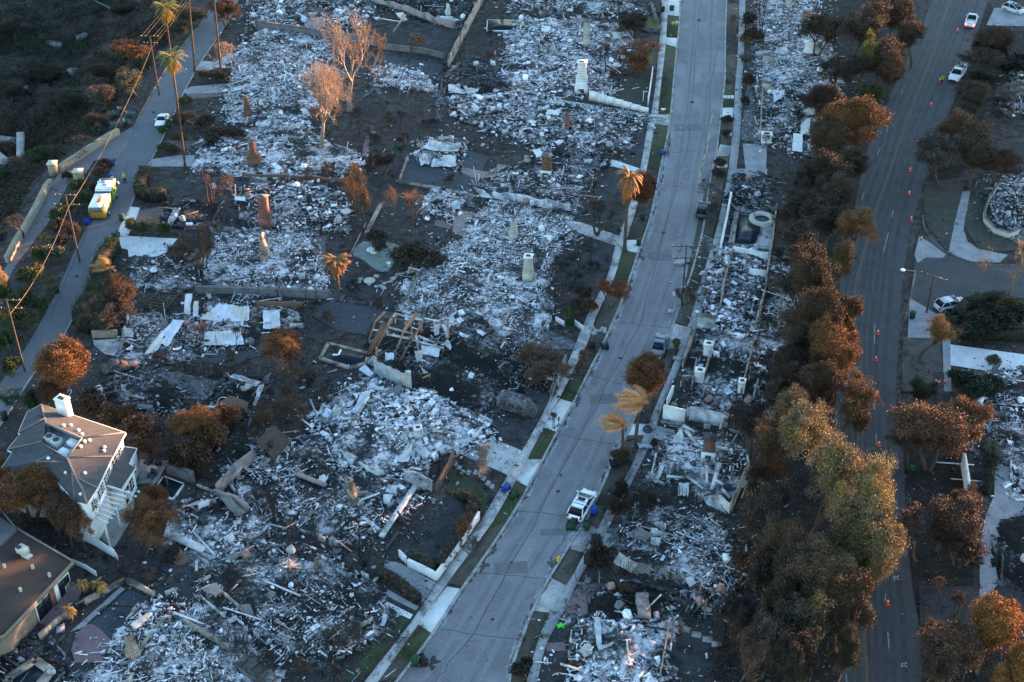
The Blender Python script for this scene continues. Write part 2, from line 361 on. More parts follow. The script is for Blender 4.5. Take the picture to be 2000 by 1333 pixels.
# pavements of the main street
SWL = px('p 1303,-100 1293,0'), px('p 1309,-100 1305,0')
def walk(name, left, right, mat, label, z=.12):
    l, r = smooth_path(px(left), 3), smooth_path(px(right), 3)
    return sheet(name, l + r[::-1], z, mat, label, thick=.11)
walk('pavement', 'p 1296,-120 1293,0 1292,27 1287,92 1281,158 1272,220 1265,245 1250,331 1230,400 1210,460 1200,488 1184,545 1150,610 1125,670 1104,720 1076,775 1047,833 986,938 948,1003 931,1030 852,1140 802,1217 718,1324 650,1420',
     'p 1308,-120 1306,0 1304,27 1300,92 1292,158 1285,220 1279,245 1263,331 1245,400 1226,460 1215,488 1199,545 1167,612 1147,670 1121,720 1094,775 1063,833 1007,940 972,1003 955,1030 873,1140 819,1217 744,1324 676,1420', CONC, 'concrete pavement along the west side of the street')
walk('pavement', 'p 1446,-120 1444,0 1441,105 1436,165 1433,233 1428,284 1420,350 1410,400 1397,456 1366,560 1347,628 1326,685 1284,785 1257,852 1228,922 1190,985 1168,1030 1125,1112 1108,1140 1074,1197 1050,1255 1029,1330 1005,1430',
     'p 1458,-120 1456,0 1453,105 1449,165 1448,233 1444,284 1436,350 1428,400 1414,456 1385,560 1365,628 1342,685 1297,785 1276,852 1244,922 1210,985 1189,1030 1142,1112 1126,1140 1100,1197 1068,1255 1050,1330 1028,1430', CONC2, 'concrete pavement along the east side of the street')
# raised verges and aprons between kerb and pavement
VERGE = [('lawn','a3 1160,118 1240,130 1230,268 1147,270',GRASS),('lawn','a3 1138,330 1222,355 1205,520 1190,640 1172,845 1082,852',GRASS),
 ('verge','a3 1120,420 1205,430 1195,650 1098,660',GRASSD),('lawn','a3 1066,922 1163,940 1108,1258 1000,1255',GRASS),('verge','b3 900,375 1010,350 960,520 855,522',GRASSD),
 ('lawn','b3 820,595 925,630 845,870 760,820',GRASS),('verge','b3 745,850 840,890 680,1300 565,1290',DIRT),('lawn','c3 440,300 545,330 470,480 362,452',GRASS),
 ('lawn','c3 240,670 345,705 240,902 120,895',GRASS),('lawn','p 1006,938 1030,953 998,1007 962,1060 938,1050 975,1000',GRASS),('verge','p 955,1035 985,1020 946,1082 904,1143 873,1138',DIRT),
 ('lawn','d2 1205,905 1310,975 1140,1190 1000,1110',GRASS),('verge','d2 1000,1110 1140,1190 1060,1290 860,1340',DIRT),
 ('driveway_apron','a3 1000,-100 1258,-100 1245,120 1158,110 1110,0',CONC3),('driveway_apron','a3 1147,280 1228,285 1222,350 1138,325',CONC3),('driveway_apron','a3 1050,855 1170,850 1163,935 1066,918',CONC),
 ('driveway_apron','b3 855,530 955,528 930,625 830,600 810,570',CONC3),('driveway_apron','c3 360,455 462,485 340,700 240,668 290,560',CONC3),('driveway_apron','p 1063,897 1083,858 1042,932 1030,950 1008,937',CONC3),
 ('driveway_apron','d2 1420,620 1535,640 1320,975 1210,900 1240,840',CONC3),
 ('verge','a3 1600,30 1690,30 1670,250 1590,270',DIRT),('verge','a3 1600,410 1672,405 1660,610 1580,600',DIRT),('verge','a3 1575,630 1660,630 1650,800 1570,790',GRASS),
 ('paver_pad','a3 1568,802 1650,802 1642,888 1560,885',CONC3),('verge','a3 1560,892 1645,902 1630,1080 1550,1070',DIRT),('driveway_apron','a3 1548,1075 1628,1085 1615,1160 1520,1160',CONC),
 ('verge','a3 1510,1170 1615,1165 1590,1330 1480,1330',DIRT),('verge','b3 1475,20 1590,10 1540,330 1400,300',DIRT),('verge','b3 1400,310 1530,340 1385,900 1285,870',GRASSD),
 ('verge','b3 1275,930 1385,905 1310,1170 1215,1140',DIRT),('driveway_apron','b3 1205,1150 1315,1180 1290,1330 1150,1340',CONC),
 ('verge','c3 1160,90 1220,90 1080,470 1000,440',DIRT),('driveway_apron','c3 890,640 1030,640 980,722 860,722',CONC3),('verge','c3 858,728 978,728 900,920 775,860',DIRT),
 ('verge','c3 772,935 850,1010 720,1250 605,1240',GRASSD),('verge','d3 600,20 720,20 640,190 548,132',DIRT),('driveway_apron','d3 545,138 640,195 540,370 435,338 455,262',CONC2),('verge','d3 430,345 545,372 405,608 306,552',DIRT),
 ('driveway_apron','d3 300,560 405,612 280,812 152,798',CONC),('verge','d3 148,806 280,818 160,1120 90,1330 -10,1340 25,1150',GRASSD)]
for i, (n, s, m) in enumerate(VERGE):
    sheet(n, s, .112 + .0011 * (i % 9), m, {'lawn': 'green verge lawn beside the street kerb', 'verge': 'dry brown verge strip beside the street kerb', 'driveway_apron': 'pale concrete apron crossing the verge', 'paver_pad': 'pale paver pad on the east verge'}[n], thick=.1)
# flat surfaces in the plots
PATCH = [('yard','p 1600,-60 1700,-60 1760,60 1772,110 1690,300 1655,480 1632,590 1626,700 1630,900 1636,1120 1640,1400 1380,1400 1420,1200 1470,1000 1500,800 1545,560 1540,400 1590,200',SHADESOIL),('yard','p 1930,0 1895,110 1845,250 1806,370 1860,380 1900,300 1930,200 1980,120 2080,100 2080,60 1960,60',SHADESOIL),('yard','p 1758,800 1766,890 1771,1010 1779,1114 1797,1232 1802,1400 2060,1400 2060,1200 1900,1180 1910,960 1860,900 1850,800',SHADESOIL),('lawn','a3 1010,110 1095,135 1100,215 1060,240 900,205 980,110',GRASSY),('lawn','a3 590,700 760,690 900,540 1040,545 1010,800 800,770 600,745',GRASSD),('lawn','a3 1000,400 1070,370 1062,470 990,480',GRASSY),  # first three yards: soil coloured dark for the shade of the tree rows
 ('driveway','a3 900,240 1090,270 1090,520 1040,500 1050,330 880,260',DIRT),('yard','a3 600,860 1000,900 1000,1240 850,1210 560,1170',SLATE),('driveway','a3 350,740 1020,850 1020,900 840,850 370,790',CONC3),
 ('path','a3 530,1180 760,1190 950,1255 940,1290 760,1240 540,1220',CONC3),
 ('lawn','d2 1080,835 1140,860 850,1260 700,1320 640,1300 850,1090 950,980 1000,880',GRASS),('lawn','c2 1420,950 1640,1080 1740,1180 1690,1290 1480,1180 1340,1060',GRASS),
 ('driveway','b3 300,360 520,400 800,500 780,575 560,500 310,400',CONC),('yard','b3 470,480 775,575 730,690 640,900 300,860 400,620',SLATE),('yard','b3 640,60 860,60 800,380 480,330 540,200',SLATE),
 ('driveway','b3 60,1200 250,1190 480,1290 450,1340 100,1340',ASHY),('driveway','p 940,840 1040,890 1060,897 1043,934 1028,948 985,925 895,885',CONC),
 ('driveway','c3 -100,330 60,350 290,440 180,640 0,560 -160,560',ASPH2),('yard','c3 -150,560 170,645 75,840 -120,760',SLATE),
 ('driveway','d2 960,430 1060,440 1340,590 1240,740 1160,650 940,520',CONC2),('path','d2 680,510 850,570 1210,770 1190,800 820,615 680,560',CONC2),('path','d2 800,645 1168,830 1145,862 1080,832 985,885 935,900 995,800 850,700',CONC3),
 ('yard','d2 1060,330 1260,120 1330,-60 1500,-40 1640,60 1420,440 1350,540 1130,400',SLATE),
 ('patio','d3 480,640 610,650 590,790 520,850 370,800 430,690',ROSE),('driveway','d3 340,850 520,860 500,980 400,1040 290,1030',SLATE),('patio','d3 260,1040 390,1032 400,1100 250,1102',ROSE),('driveway','d3 240,1110 400,1103 410,1340 190,1340',SLATE),
 ('driveway','b1 850,510 960,500 1320,520 1240,620 1080,690 960,670 950,600 860,580',CONC3),('patio','b1 1040,300 1260,290 1220,400 1090,430 1000,410',BRICKP),('driveway','b1 970,280 1040,290 1000,410 950,500 850,505 900,420',CONC3),
 ('path','a1 1460,520 1500,455 1600,460 1750,370 1850,380 1800,430 1640,500 1500,540',CONC),('path','a1 1420,645 1700,620 1690,690 1400,700 1350,690',CONC2),('path','a1 1390,702 1680,692 1660,718 1400,740',BRICKP),
 ('path','a1 1240,1045 1480,1052 1480,1120 1330,1110',BRICKP),('driveway','a1 1130,1185 1330,1155 1480,1155 1450,1240 1120,1240',CONC2),('patio','a1 1560,1040 1980,960 1980,1015 1560,1085',BRICKP),
 ('lawn','b1 1110,110 1280,70 1330,110 1240,180 1120,170',GRASSD),('yard','b1 1300,80 1560,60 1900,60 1920,180 1660,170 1300,210',SLATE),('yard','b1 1640,210 1900,200 1850,440 1600,440',SLATE),
 ('pond_bed','b2 800,540 900,535 1050,565 1060,620 1000,740 930,765 860,730 800,680 720,640 740,580',GREENF),('court','b2 1065,105 1130,-80 1540,-100 1630,60 1610,195 1350,140',COURT),('patio','a2 1530,1200 1560,1110 1730,1170 1680,1280 1600,1270',COURT),
 ('path','a2 1490,1200 1530,1200 1545,1262 1600,1285 1690,1290 1720,1330 1600,1320 1500,1265',TAN),('patio','a2 1800,1220 1900,1240 1990,1340 1740,1340',TAN),('patio','b2 1540,-10 1700,20 1980,30 1980,120 1760,90 1600,40',TAN),
 ('patio','a2 920,400 1390,480 1330,630 1230,590 900,520',COURT),('yard','a2 1270,170 1510,230 1420,420 1240,380',SLATE),('patio','a2 420,1090 560,1060 740,1120 700,1140 520,1120',BRICKP),('path','a2 800,1080 830,980 890,975 890,990 850,1000 830,1130 790,1140',ROSE),
 ('yard','b2 440,985 640,990 1080,1080 860,1150 830,1240 600,1200 430,1100',COURT),('patio','b2 560,240 700,230 690,470 450,450',BRICKP),('patio','b2 330,520 520,500 510,820 400,800 440,640',BRICKP),('patio','b2 1320,420 1340,380 1470,410 1440,450',ROSE),
 ('patio','b2 1480,300 1640,330 1570,520 1460,470',TAN),('yard','b2 1260,420 1450,450 1390,580 1240,540',SLATE),('yard','b2 660,830 1200,790 1160,960 1080,1060 640,930',SLATE),
 ('yard','c1 1480,60 1980,50 1980,110 1700,220 1500,170',COURT),('yard','c1 1000,240 1350,260 1500,300 1680,330 1580,470 1400,450 1250,330',ASHY),('driveway','b1 700,1275 980,1255 950,1340 c1 900,150 780,120 700,60 690,0',CONC),
 ('patio','d1 640,900 710,900 830,1020 760,1180 560,1190 530,1090 560,980',ROSE),('yard','d1 960,640 1100,700 950,900 850,1020 680,890',COURT),('patio','d1 540,580 610,650 560,780 380,920 300,900 250,850 420,760',ROSE),
 ('patio','d1 1340,362 1480,430 1370,540 1240,480',TAN),('path','d1 520,960 900,620 930,640 620,920',CONC2),('yard','d1 1190,270 1500,380 1520,520 1400,620 1120,440',SLATE),('yard','d1 1130,640 1500,560 1620,760 1760,900 1560,920 1380,830 1300,700 1160,720',SLATE),
 ('patio','c1 1040,905 1250,915 1180,1060 1100,1130 1030,1090',CONC2),('lawn','c1 1000,1095 1120,1092 1050,1190 960,1210 900,1200',GRASS),('terrace','c1 640,1260 700,1180 940,1150 1000,1200 990,1330 d1 850,330 640,200',CONC2),
 ('yard','c2 150,1000 350,1000 460,1100 400,1250 300,1330 150,1250',ASHY),('yard','c2 1640,1290 1480,1180 1300,1160 1240,1330',SLATE),('yard','c2 600,500 700,380 870,400 820,480 660,520',ASHY),
 ('pavers','c3 1070,652 1222,692 1160,782 1050,742',CONC2),('patio','c3 1050,757 1142,792 1112,842 1040,812',BRICKP),('yard','c3 1010,810 1130,850 1060,980 940,960',SLATE),('terrace','c3 1160,520 1200,420 1320,440 1300,560',SLATE),
 ('yard','d3 800,80 960,40 950,160 850,200',ASHY),('yard','d3 640,220 760,220 800,270 700,350 620,300',CONC2),('yard','d3 1150,920 1480,1010 1560,1100 1440,1330 1160,1330',SLATE),
 ('driveway','a3 1715,1070 1900,1070 1885,1330 1745,1330',CONC2),('yard','a3 1690,300 1880,340 1850,620 1700,640',SLATE),('path','a3 1745,650 1850,650 1830,1060 1700,1040',ASHY),('yard','b3 1650,0 1900,0 1890,100 1640,90',CONC2),
 ('terrace','b3 1660,300 1960,310 1920,620 1600,590',CONC),('yard','b3 1690,610 1900,650 1890,1200 1530,1150',SLATE),('yard','b4 150,380 290,500 280,720 100,640',DIRT),
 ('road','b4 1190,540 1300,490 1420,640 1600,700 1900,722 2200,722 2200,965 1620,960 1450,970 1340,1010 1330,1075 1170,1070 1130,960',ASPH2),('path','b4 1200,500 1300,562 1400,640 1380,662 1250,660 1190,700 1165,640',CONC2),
 ('yard','b4 1240,100 1560,60 1520,170 1440,600 1400,600 1260,420 1235,330',GRASSD),('lawn','b4 1540,440 1560,250 1640,160 1760,90 1700,300 1680,420 1760,490 1900,525 1950,600 1800,620 1640,590',GRASSD),
 ('pavement','b4 1522,170 1580,170 1530,450 1560,540 1640,595 1800,628 1860,640 1800,698 1560,688 1420,618 1460,420',CONC2),('driveway','b4 1130,960 1330,1080 1370,1070 1340,1340 1110,1340',CONC2),
 ('pavement','c4 1365,-240 1430,-240 1440,400 1385,400',CONC2),('driveway','c4 1432,50 2100,140 2100,310 1435,205',CONC3),('yard','c4 1080,0 1362,0 1382,400 1070,400',DIRT),('pavers','c4 1300,250 1385,260 1390,310 1310,310',SLATE),
 ('yard','c4 1450,220 1830,270 1700,520 1560,500 1440,400',DIRT),('yard','d4 1700,80 1760,-60 2100,-60 2100,300 1760,400 1790,600 1650,760 1650,300',CONC2),('yard','d4 1200,610 1650,620 1640,900 1210,900',SLATE),
 ('driveway','a4 1760,60 2100,60 2100,200 1700,190',CONC2),('yard','c4 1600,600 1900,570 2000,760 1640,800',ASHY),('yard','c4 1760,880 1880,890 1890,1180 1760,1180',CONC2),('lawn','a4 0,620 30,640 0,800 -60,640',GRASSD)]
PL = {'lawn':'scorched garden lawn patch','driveway':'private driveway surface of a burned plot','yard':'burned yard surface','path':'garden path of a burned plot','patio':'patio paving of a burned plot','pond_bed':'round pale green floor of a drained pond','court':'dark rectangular court surface','terrace':'terrace slab','pavers':'square pavers','road':'dark side street branching off the wide road','pavement':'concrete pavement near the side street'}
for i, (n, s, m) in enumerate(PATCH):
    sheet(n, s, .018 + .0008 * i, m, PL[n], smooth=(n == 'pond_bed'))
# dirt and ash washed along the kerbs
def blob(cx, cy, r, z, mat, name, lab, sy=.6, ang=0, n=22):
    pts = []; sd = rnd.random() * 50
    for k in range(n):
        a = 2 * math.pi * k / n; rr = r * (.55 + .9 * mnoise.noise(Vector((math.cos(a) * 1.6 + sd, math.sin(a) * 1.6, 0))) + .08 * rnd.random())
        x, y = rr * math.cos(a), rr * math.sin(a) * sy; pts.append((cx + x * math.cos(ang) - y * math.sin(ang), cy + x * math.sin(ang) + y * math.cos(ang)))
    return sheet(name, pts, z, mat, lab, smooth=True)
MUD = M('kerb_mud', (.045,.036,.03), (.09,.075,.065), 2, .95, .6, 8, fine=(9, .5)); ASHW = M('washed_ash', (.30,.32,.34), (.16,.17,.18), 1.2, .9, 0, 8, fine=(6, .3))
k = 0
for lst, a0, a1, sg in ((KLs, 24, 76, 1), (KRs, 38, 100, -1)):
    for i in range(a0, min(a1, len(lst) - 1)):
        x, y = lst[i]; x2, y2 = lst[i+1]; an = math.atan2(y2 - y, x2 - x)
        for q in range(2):
            t = rnd.random(); cx, cy = x + (x2-x)*t, y + (y2-y)*t; k += 1
            if rnd.random() < .6: blob(cx + sg * rnd.uniform(3, 9), cy, rnd.uniform(8, 20), .0135 + .0004 * (k % 8), ASHW, 'washed_ash', 'pale ash washed along the kerb', .3, an)
            if rnd.random() < (.5 if sg > 0 else .22): blob(cx + sg * rnd.uniform(3, 7), cy, rnd.uniform(4, 11), .0175 + .0004 * (k % 8), MUD, 'mud', 'brown mud and leaves caught at the kerb', .4, an)
for s in [(1020,975,16),(985,1020,14),(965,1075,14),(945,1105,16),(1050,1210,20),(1040,1220,12),(1075,1100,14),(1250,495,12),(1228,550,12),(1255,505,8),(1045,1190,14)]:
    blob(s[0], s[1], s[2], .0215, MUD, 'mud', 'brown mud and leaves caught at the kerb', .7, 2.1)
WEAR = M('tyre_worn_asphalt', (.200,.188,.195), (.158,.148,.154), .3, .8, 0, 8, fine=(4, .2)); WEAR2 = M('tyre_darkened_asphalt', (.050,.051,.054), (.028,.029,.031), .4, .8, 0, 8, fine=(4, .2)); OIL = M('oil_track', (.168,.157,.163), (.128,.119,.125), .3, .8, 0, 8, fine=(4, .2))
def track(A, Bn, t, w, m):
    n = min(len(A), len(Bn)); pa = [A[int(i*(len(A)-1)/(n-1))] for i in range(n)]; pb_ = [Bn[int(i*(len(Bn)-1)/(n-1))] for i in range(n)]
    ribbon('tyre_track', [(p[0]+(q[0]-p[0])*t + rnd.uniform(-.6,.6), p[1]+(q[1]-p[1])*t) for p, q in zip(pa, pb_)], w, .0125 + t * .0003, m, 'faint tyre track along the asphalt')
for t, w, m in ((.24,.5,WEAR),(.38,.55,WEAR),(.31,.5,OIL),(.62,.5,WEAR),(.76,.6,WEAR),(.69,.45,OIL)): track(KLs, KRs, t, w, m)
for t, w, m in ((.13,.5,WEAR2),(.23,.5,WEAR2),(.36,.5,WEAR2),(.46,.4,WEAR2),(.56,.5,WEAR2),(.66,.5,WEAR2),(.80,.6,WEAR2)): track(smooth_path(RL,4), smooth_path(RR,4), t, w, m)
def seam(p, q, w=.07, wob=4):
    n = 9; pts = [(p[0] + (q[0]-p[0])*i/n + rnd.uniform(-wob, wob)*(0 < i < n), p[1] + (q[1]-p[1])*i/n + rnd.uniform(-wob, wob)*.5*(0 < i < n)) for i in range(n + 1)]
    ribbon('road_crack', pts, w, .0165, SLATE, 'dark tar seam or crack across the asphalt')
TARP = M('tar_patch', (.148,.138,.143), (.115,.108,.112), .8, .85, 0, 8, fine=(5, .2))
for i, (x, y, a, c) in enumerate([(1370,60,26,9),(1345,250,30,12),(1310,410,34,10),(1290,500,26,16),(1240,640,40,11),(1180,780,30,18),(1120,930,44,14),(1000,1110,36,20),(930,1240,50,16),(1080,1040,26,12),(1385,150,16,14),(1230,730,22,12)]):
    sheet('tar_patch', [(x-a, y-c*.5), (x+a*.8, y-c*.7), (x+a*.9, y+c*.5), (x-a*.9, y+c*.6)], .0128, TARP if i % 2 else M('pale_asphalt', (.195,.183,.188), (.158,.148,.153), .6, .85, fine=(5, .15)), 'patch of different asphalt on the street')
for p, q in [((1330,40),(1412,36)),((1322,120),(1410,128)),((1300,300),(1392,292)),((1285,360),(1380,372)),((1250,500),(1352,520)),((1200,630),(1310,640)),((1150,735),(1262,760)),((1090,850),(1220,870)),((1010,1000),(1150,1010)),((930,1120),(1080,1130)),((860,1230),(1015,1250)),((1370,0),(1340,300)),((1340,300),(1255,620)),((1255,620),(1130,860)),((1130,860),(930,1230)),((930,1230),(850,1333)),((1400,100),(1368,340)),((1160,950),(1075,1090)),((180,430),(100,620)),((250,320),(215,400)),((1700,500),(1720,800)),((1760,260),(1690,560))]:
    seam(p, q)
for x, y in [(1352,200),(1296,455),(1212,700),(1090,960),(962,1210),(1365,40),(150,540),(300,220),(1740,300),(1700,900)]:
    sheet('manhole_cover', [(x + 4.2*math.cos(t*.628), y + 2.7*math.sin(t*.628)) for t in range(10)], .0172, SLATE, 'round dark manhole cover in the asphalt')
blob(840, 1297, 20, .0235, SLATE, 'burn_mark', 'round black scorch mark on the street', .8)
for i in range(len(RR) - 1):
    for q in range(5):
        t = rnd.random(); x = RR[i][0] + (RR[i+1][0]-RR[i][0])*t; y = RR[i][1] + (RR[i+1][1]-RR[i][1])*t
        blob(x + rnd.uniform(-4, 8), y, rnd.uniform(6, 14), .0135 + .0004 * ((q * 7 + i) % 20), DIRT if rnd.random() < .6 else MUD, 'mud', 'dark earth along the edge of the wide road', .5, 1.7)
for i in range(len(RL) - 1):
    for q in range(4):
        t = rnd.random(); blob(RL[i][0] + (RL[i+1][0]-RL[i][0])*t - rnd.uniform(-2, 8), RL[i][1] + (RL[i+1][1]-RL[i][1])*t, rnd.uniform(6, 14), .0135 + .0004 * ((q * 5 + i) % 20), DIRT, 'mud', 'dark earth along the edge of the wide road', .5, 1.7)
# loose litter over the open ground
def litter():
    n = 26000; P = []
    while len(P) < n:
        P += [G(rng.uniform(-60, 2060), rng.uniform(-40, 1380))[:2] for _ in range(2000)]
    P = np.array(P[:n]); keep = np.ones(n, bool)
    for ps in (KLs + KRs[::-1], HLs + HRs[::-1], smooth_path(RL, 2) + smooth_path(RR, 2)[::-1]):
        ins = inside(P, [G(a, b)[:2] for a, b in ps]); keep &= ~(ins & (rng.random(n) > .04))
    P = P[keep]; z = np.array([hgt(x, y) if x < -15 else 0 for x, y in P]); n = len(P)
    s = rng.uniform(.03, .12, n) * (1 + (rng.random(n) < .04) * 1.5); D = np.stack([s * rng.uniform(.6, 2.5, n), s, s * .5], 1)
    c = np.where(rng.random((n, 1)) < .25, rng.uniform(.15, .4, (n, 1)), rng.uniform(.02, .12, (n, 1))) * np.array([[1, .97, .95]])
    b = B(); boxes(b, np.stack([P[:, 0], P[:, 1], z + .06], 1), D, np.stack([rng.uniform(0, 6, n), rng.normal(0, .3, n), rng.normal(0, .3, n)], 1), c, .15)
    tag(b.build('ground_litter', DEB), 'scattered stones, cinders and small burned bits on the ground', kind='stuff')
litter()
# ================================================ BURNED HOUSES
def ash_mat(name, br, dk, warm=(1,1,1), lo=.42, hi=.6):
    m = bpy.data.materials.new(name); m.use_nodes = True; t = m.node_tree; b = t.nodes['Principled BSDF']; L = t.links.new
    g = t.nodes.new('ShaderNodeNewGeometry')
    def nz(s, d, r): n = t.nodes.new('ShaderNodeTexNoise'); n.inputs['Scale'].default_value = s; n.inputs['Detail'].default_value = d; n.inputs['Roughness'].default_value = r; L(g.outputs['Position'], n.inputs['Vector']); return n
    a = nz(1.9, 10, .84); c = nz(.22, 4, .6); ad = t.nodes.new('ShaderNodeMath'); ad.operation = 'MULTIPLY_ADD'; L(c.outputs['Fac'], ad.inputs[0]); ad.inputs[1].default_value = .8; L(a.outputs['Fac'], ad.inputs[2])
    sb = t.nodes.new('ShaderNodeMath'); sb.operation = 'SUBTRACT'; L(ad.outputs[0], sb.inputs[0]); sb.inputs[1].default_value = .4
    r = t.nodes.new('ShaderNodeValToRGB'); e = r.color_ramp.elements; e[0].position = lo; e[1].position = hi
    e[0].color = (dk*warm[0], dk*warm[1], dk*warm[2], 1); e[1].color = (br*1.03, br*.975, br*.99, 1); k = e.new((lo+hi)/2 - .015); k.color = (dk*3.6, dk*3.4, dk*3.3, 1); L(sb.outputs[0], r.inputs[0])
    L(r.outputs[0], b.inputs['Base Color']); b.inputs['Roughness'].default_value = .95; b.inputs['Specular IOR Level'].default_value = .1
    bp = t.nodes.new('ShaderNodeBump'); bp.inputs['Strength'].default_value = .8; bp.inputs['Distance'].default_value = .25; L(a.outputs['Fac'], bp.inputs['Height']); L(bp.outputs[0], b.inputs['Normal'])
    return m
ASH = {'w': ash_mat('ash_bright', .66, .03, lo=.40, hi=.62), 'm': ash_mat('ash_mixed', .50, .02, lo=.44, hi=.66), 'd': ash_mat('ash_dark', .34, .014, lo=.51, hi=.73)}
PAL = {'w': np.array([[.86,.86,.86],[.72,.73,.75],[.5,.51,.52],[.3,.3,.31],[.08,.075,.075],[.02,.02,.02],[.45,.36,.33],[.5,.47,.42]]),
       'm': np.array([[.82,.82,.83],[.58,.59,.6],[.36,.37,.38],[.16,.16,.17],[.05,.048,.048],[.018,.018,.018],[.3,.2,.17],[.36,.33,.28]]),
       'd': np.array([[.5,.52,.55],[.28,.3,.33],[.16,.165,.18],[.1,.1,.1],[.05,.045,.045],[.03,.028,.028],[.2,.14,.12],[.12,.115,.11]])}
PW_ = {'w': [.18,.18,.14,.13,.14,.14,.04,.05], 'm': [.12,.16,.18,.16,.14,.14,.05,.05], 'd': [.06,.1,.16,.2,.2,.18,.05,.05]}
def sheets(b, C, W, L_, yaw, tilt, curl, colors, nx=5, ny=3):
    """curled scorched sheets with a little thickness"""
    for i in range(len(C)):
        u = np.linspace(-.5, .5, nx); v = np.linspace(-.5, .5, ny); U, Vv = np.meshgrid(u, v)
        z = curl[i] * (U ** 2 * 3) + .12 * np.sin(U * 9 + i) * curl[i] + rng.normal(0, .05, U.shape) * W[i]
        jx = rng.normal(0, .05, U.shape)
        P = np.stack([(U + jx) * L_[i], Vv * W[i] * (1 + jx), z], -1).reshape(-1, 3) @ rotm(yaw[i], tilt[i], rng.normal(0, .3)).T + C[i]
        n = nx * ny; P2 = P + [0, 0, -.025]; f = []
        for a in range(ny - 1):
            for c in range(nx - 1):
                q = [a*nx+c, a*nx+c+1, (a+1)*nx+c+1, (a+1)*nx+c]; f.append(q); f.append([k + n for k in q[::-1]])
        b.add(np.concatenate([P, P2]), f, colors[i])
def ruin(spec, sty, label, dens=4.0, hump=.55, vr=(1, 1, 1), stub=.5, beams=1.0, cat='burned house', name='burned_house', white=1.0, ang=None):
    P0 = np.array([G(a, b)[:2] for a, b in px(spec)]); c0 = P0.mean(0); P0 = c0 + (P0 - c0) * (1.09 if 'house' not in label.split()[:1] else 1.0); poly = list(P0); n = len(poly)
    area = abs(sum(poly[i][0]*poly[(i+1)%n][1]-poly[(i+1)%n][0]*poly[i][1] for i in range(n))) / 2
    T = thing(name, label, cat, (c0[0], c0[1], 0)); lo, hi = P0.min(0), P0.max(0); s = .4; sd = rnd.random() * 40
    # ash bed
    xs = np.arange(lo[0] - .6, hi[0] + .6, s); ys = np.arange(lo[1] - .6, hi[1] + .6, s); X, Y = np.meshgrid(xs, ys); Q = np.stack([X.ravel(), Y.ravel()], 1)
    ins = inside(Q, poly); ed = edge_dist(Q, poly); sgn = np.where(ins, ed, -ed) + (vn(Q[:,0]*.7+sd, Q[:,1]*.7) - .5) * 2.4 + (vn(Q[:,0]*.25+sd, Q[:,1]*.25+3) - .5) * 3.0
    def zf(A, sg): return .14 + np.clip(sg * .25, 0, 1) * hump * (.15 + 1.1 * vn(A[:,0]*.45+sd, A[:,1]*.45) ** 1.5 + .5 * vn(A[:,0]*1.5, A[:,1]*1.5+sd))
    z = np.where(sgn > 0, zf(Q, sgn), -.1) + rng.uniform(-.05, .05, len(Q)) * (sgn > 0)
    nx_ = len(xs); idx = np.arange(len(Q)).reshape(len(ys), nx_); a = idx[:-1,:-1].ravel(); f = np.stack([a, a+1, a+1+nx_, a+nx_], 1)
    ok = (sgn[f] > -.15).sum(1) >= 3; f = f[ok]; z = np.where(sgn > -.15, z, .08)
    b = B(); b.add(np.stack([Q[:,0], Q[:,1], z], 1), f); tag(b.build('ash_bed', ASH[sty], T, smooth=False), kind='stuff')
    # debris
    N = int(min(14000, area * dens * 3.6 * vr[0])); pts = np.zeros((0, 2))
    while len(pts) < N:
        q = rng.uniform(lo, hi, (N * 2, 2)); q = q[inside(q, poly)]; q = q[(vn(q[:,0]*.35+sd*2, q[:,1]*.35) * .5 + vn(q[:,0]*.13+sd, q[:,1]*.13+5) * .5) > rng.uniform(.2, .75, len(q))]; pts = np.concatenate([pts, q])
    pts = pts[:N]; zz = zf(pts, edge_dist(pts, poly)); q9 = rng.random(N) < .24; pts = pts + rng.normal(0, 2.5, pts.shape) * q9[:, None]; zz = np.where(q9, .12, zz)
    if ang is None:
        e = np.diff(np.vstack([P0, P0[:1]]), axis=0); k = np.argmax(np.linalg.norm(e, axis=1)); A0 = math.atan2(e[k,1], e[k,0])
    else: A0 = ang
    b = B(); n1 = int(N * .86); w = np.array(PW_[sty]); w = w / w.sum(); ci = rng.choice(8, N, p=w); colr = PAL[sty][ci] * rng.uniform(.8, 1.2, (N, 1)) * [[1.03, .98, 1.0]]
    sz = rng.lognormal(-2.2, .6, n1).clip(.05, .7) * vr[1]; D = np.stack([sz * rng.uniform(.8, 2.2, n1), sz, sz * rng.uniform(.1, .6, n1)], 1)
    boxes(b, np.stack([pts[:n1,0], pts[:n1,1], zz[:n1] + D[:,2]*.1], 1), D, np.stack([rng.uniform(0, 6.3, n1), rng.normal(0, .28, n1), rng.normal(0, .28, n1)], 1), colr[:n1], .16)
    n2 = N - n1; ln = rng.lognormal(-.25, .5, n2).clip(.3, 2.4); th = rng.uniform(.025, .07, n2)
    yaw = np.where(rng.random(n2) < .55, A0 + rng.choice([0, math.pi/2], n2) + rng.normal(0, .18, n2), rng.uniform(0, 6.3, n2))
    boxes(b, np.stack([pts[n1:,0], pts[n1:,1], zz[n1:] + .03 + ln * .02], 1), np.stack([ln, th * rng.uniform(1, 2.2, n2), th], 1), np.stack([yaw, rng.normal(0, .07, n2), rng.normal(0, .3, n2)], 1), colr[n1:], .06)
    tag(b.build('debris', DEB, T), kind='stuff')
    # household remains: tanks, appliances, pipes
    b = B()
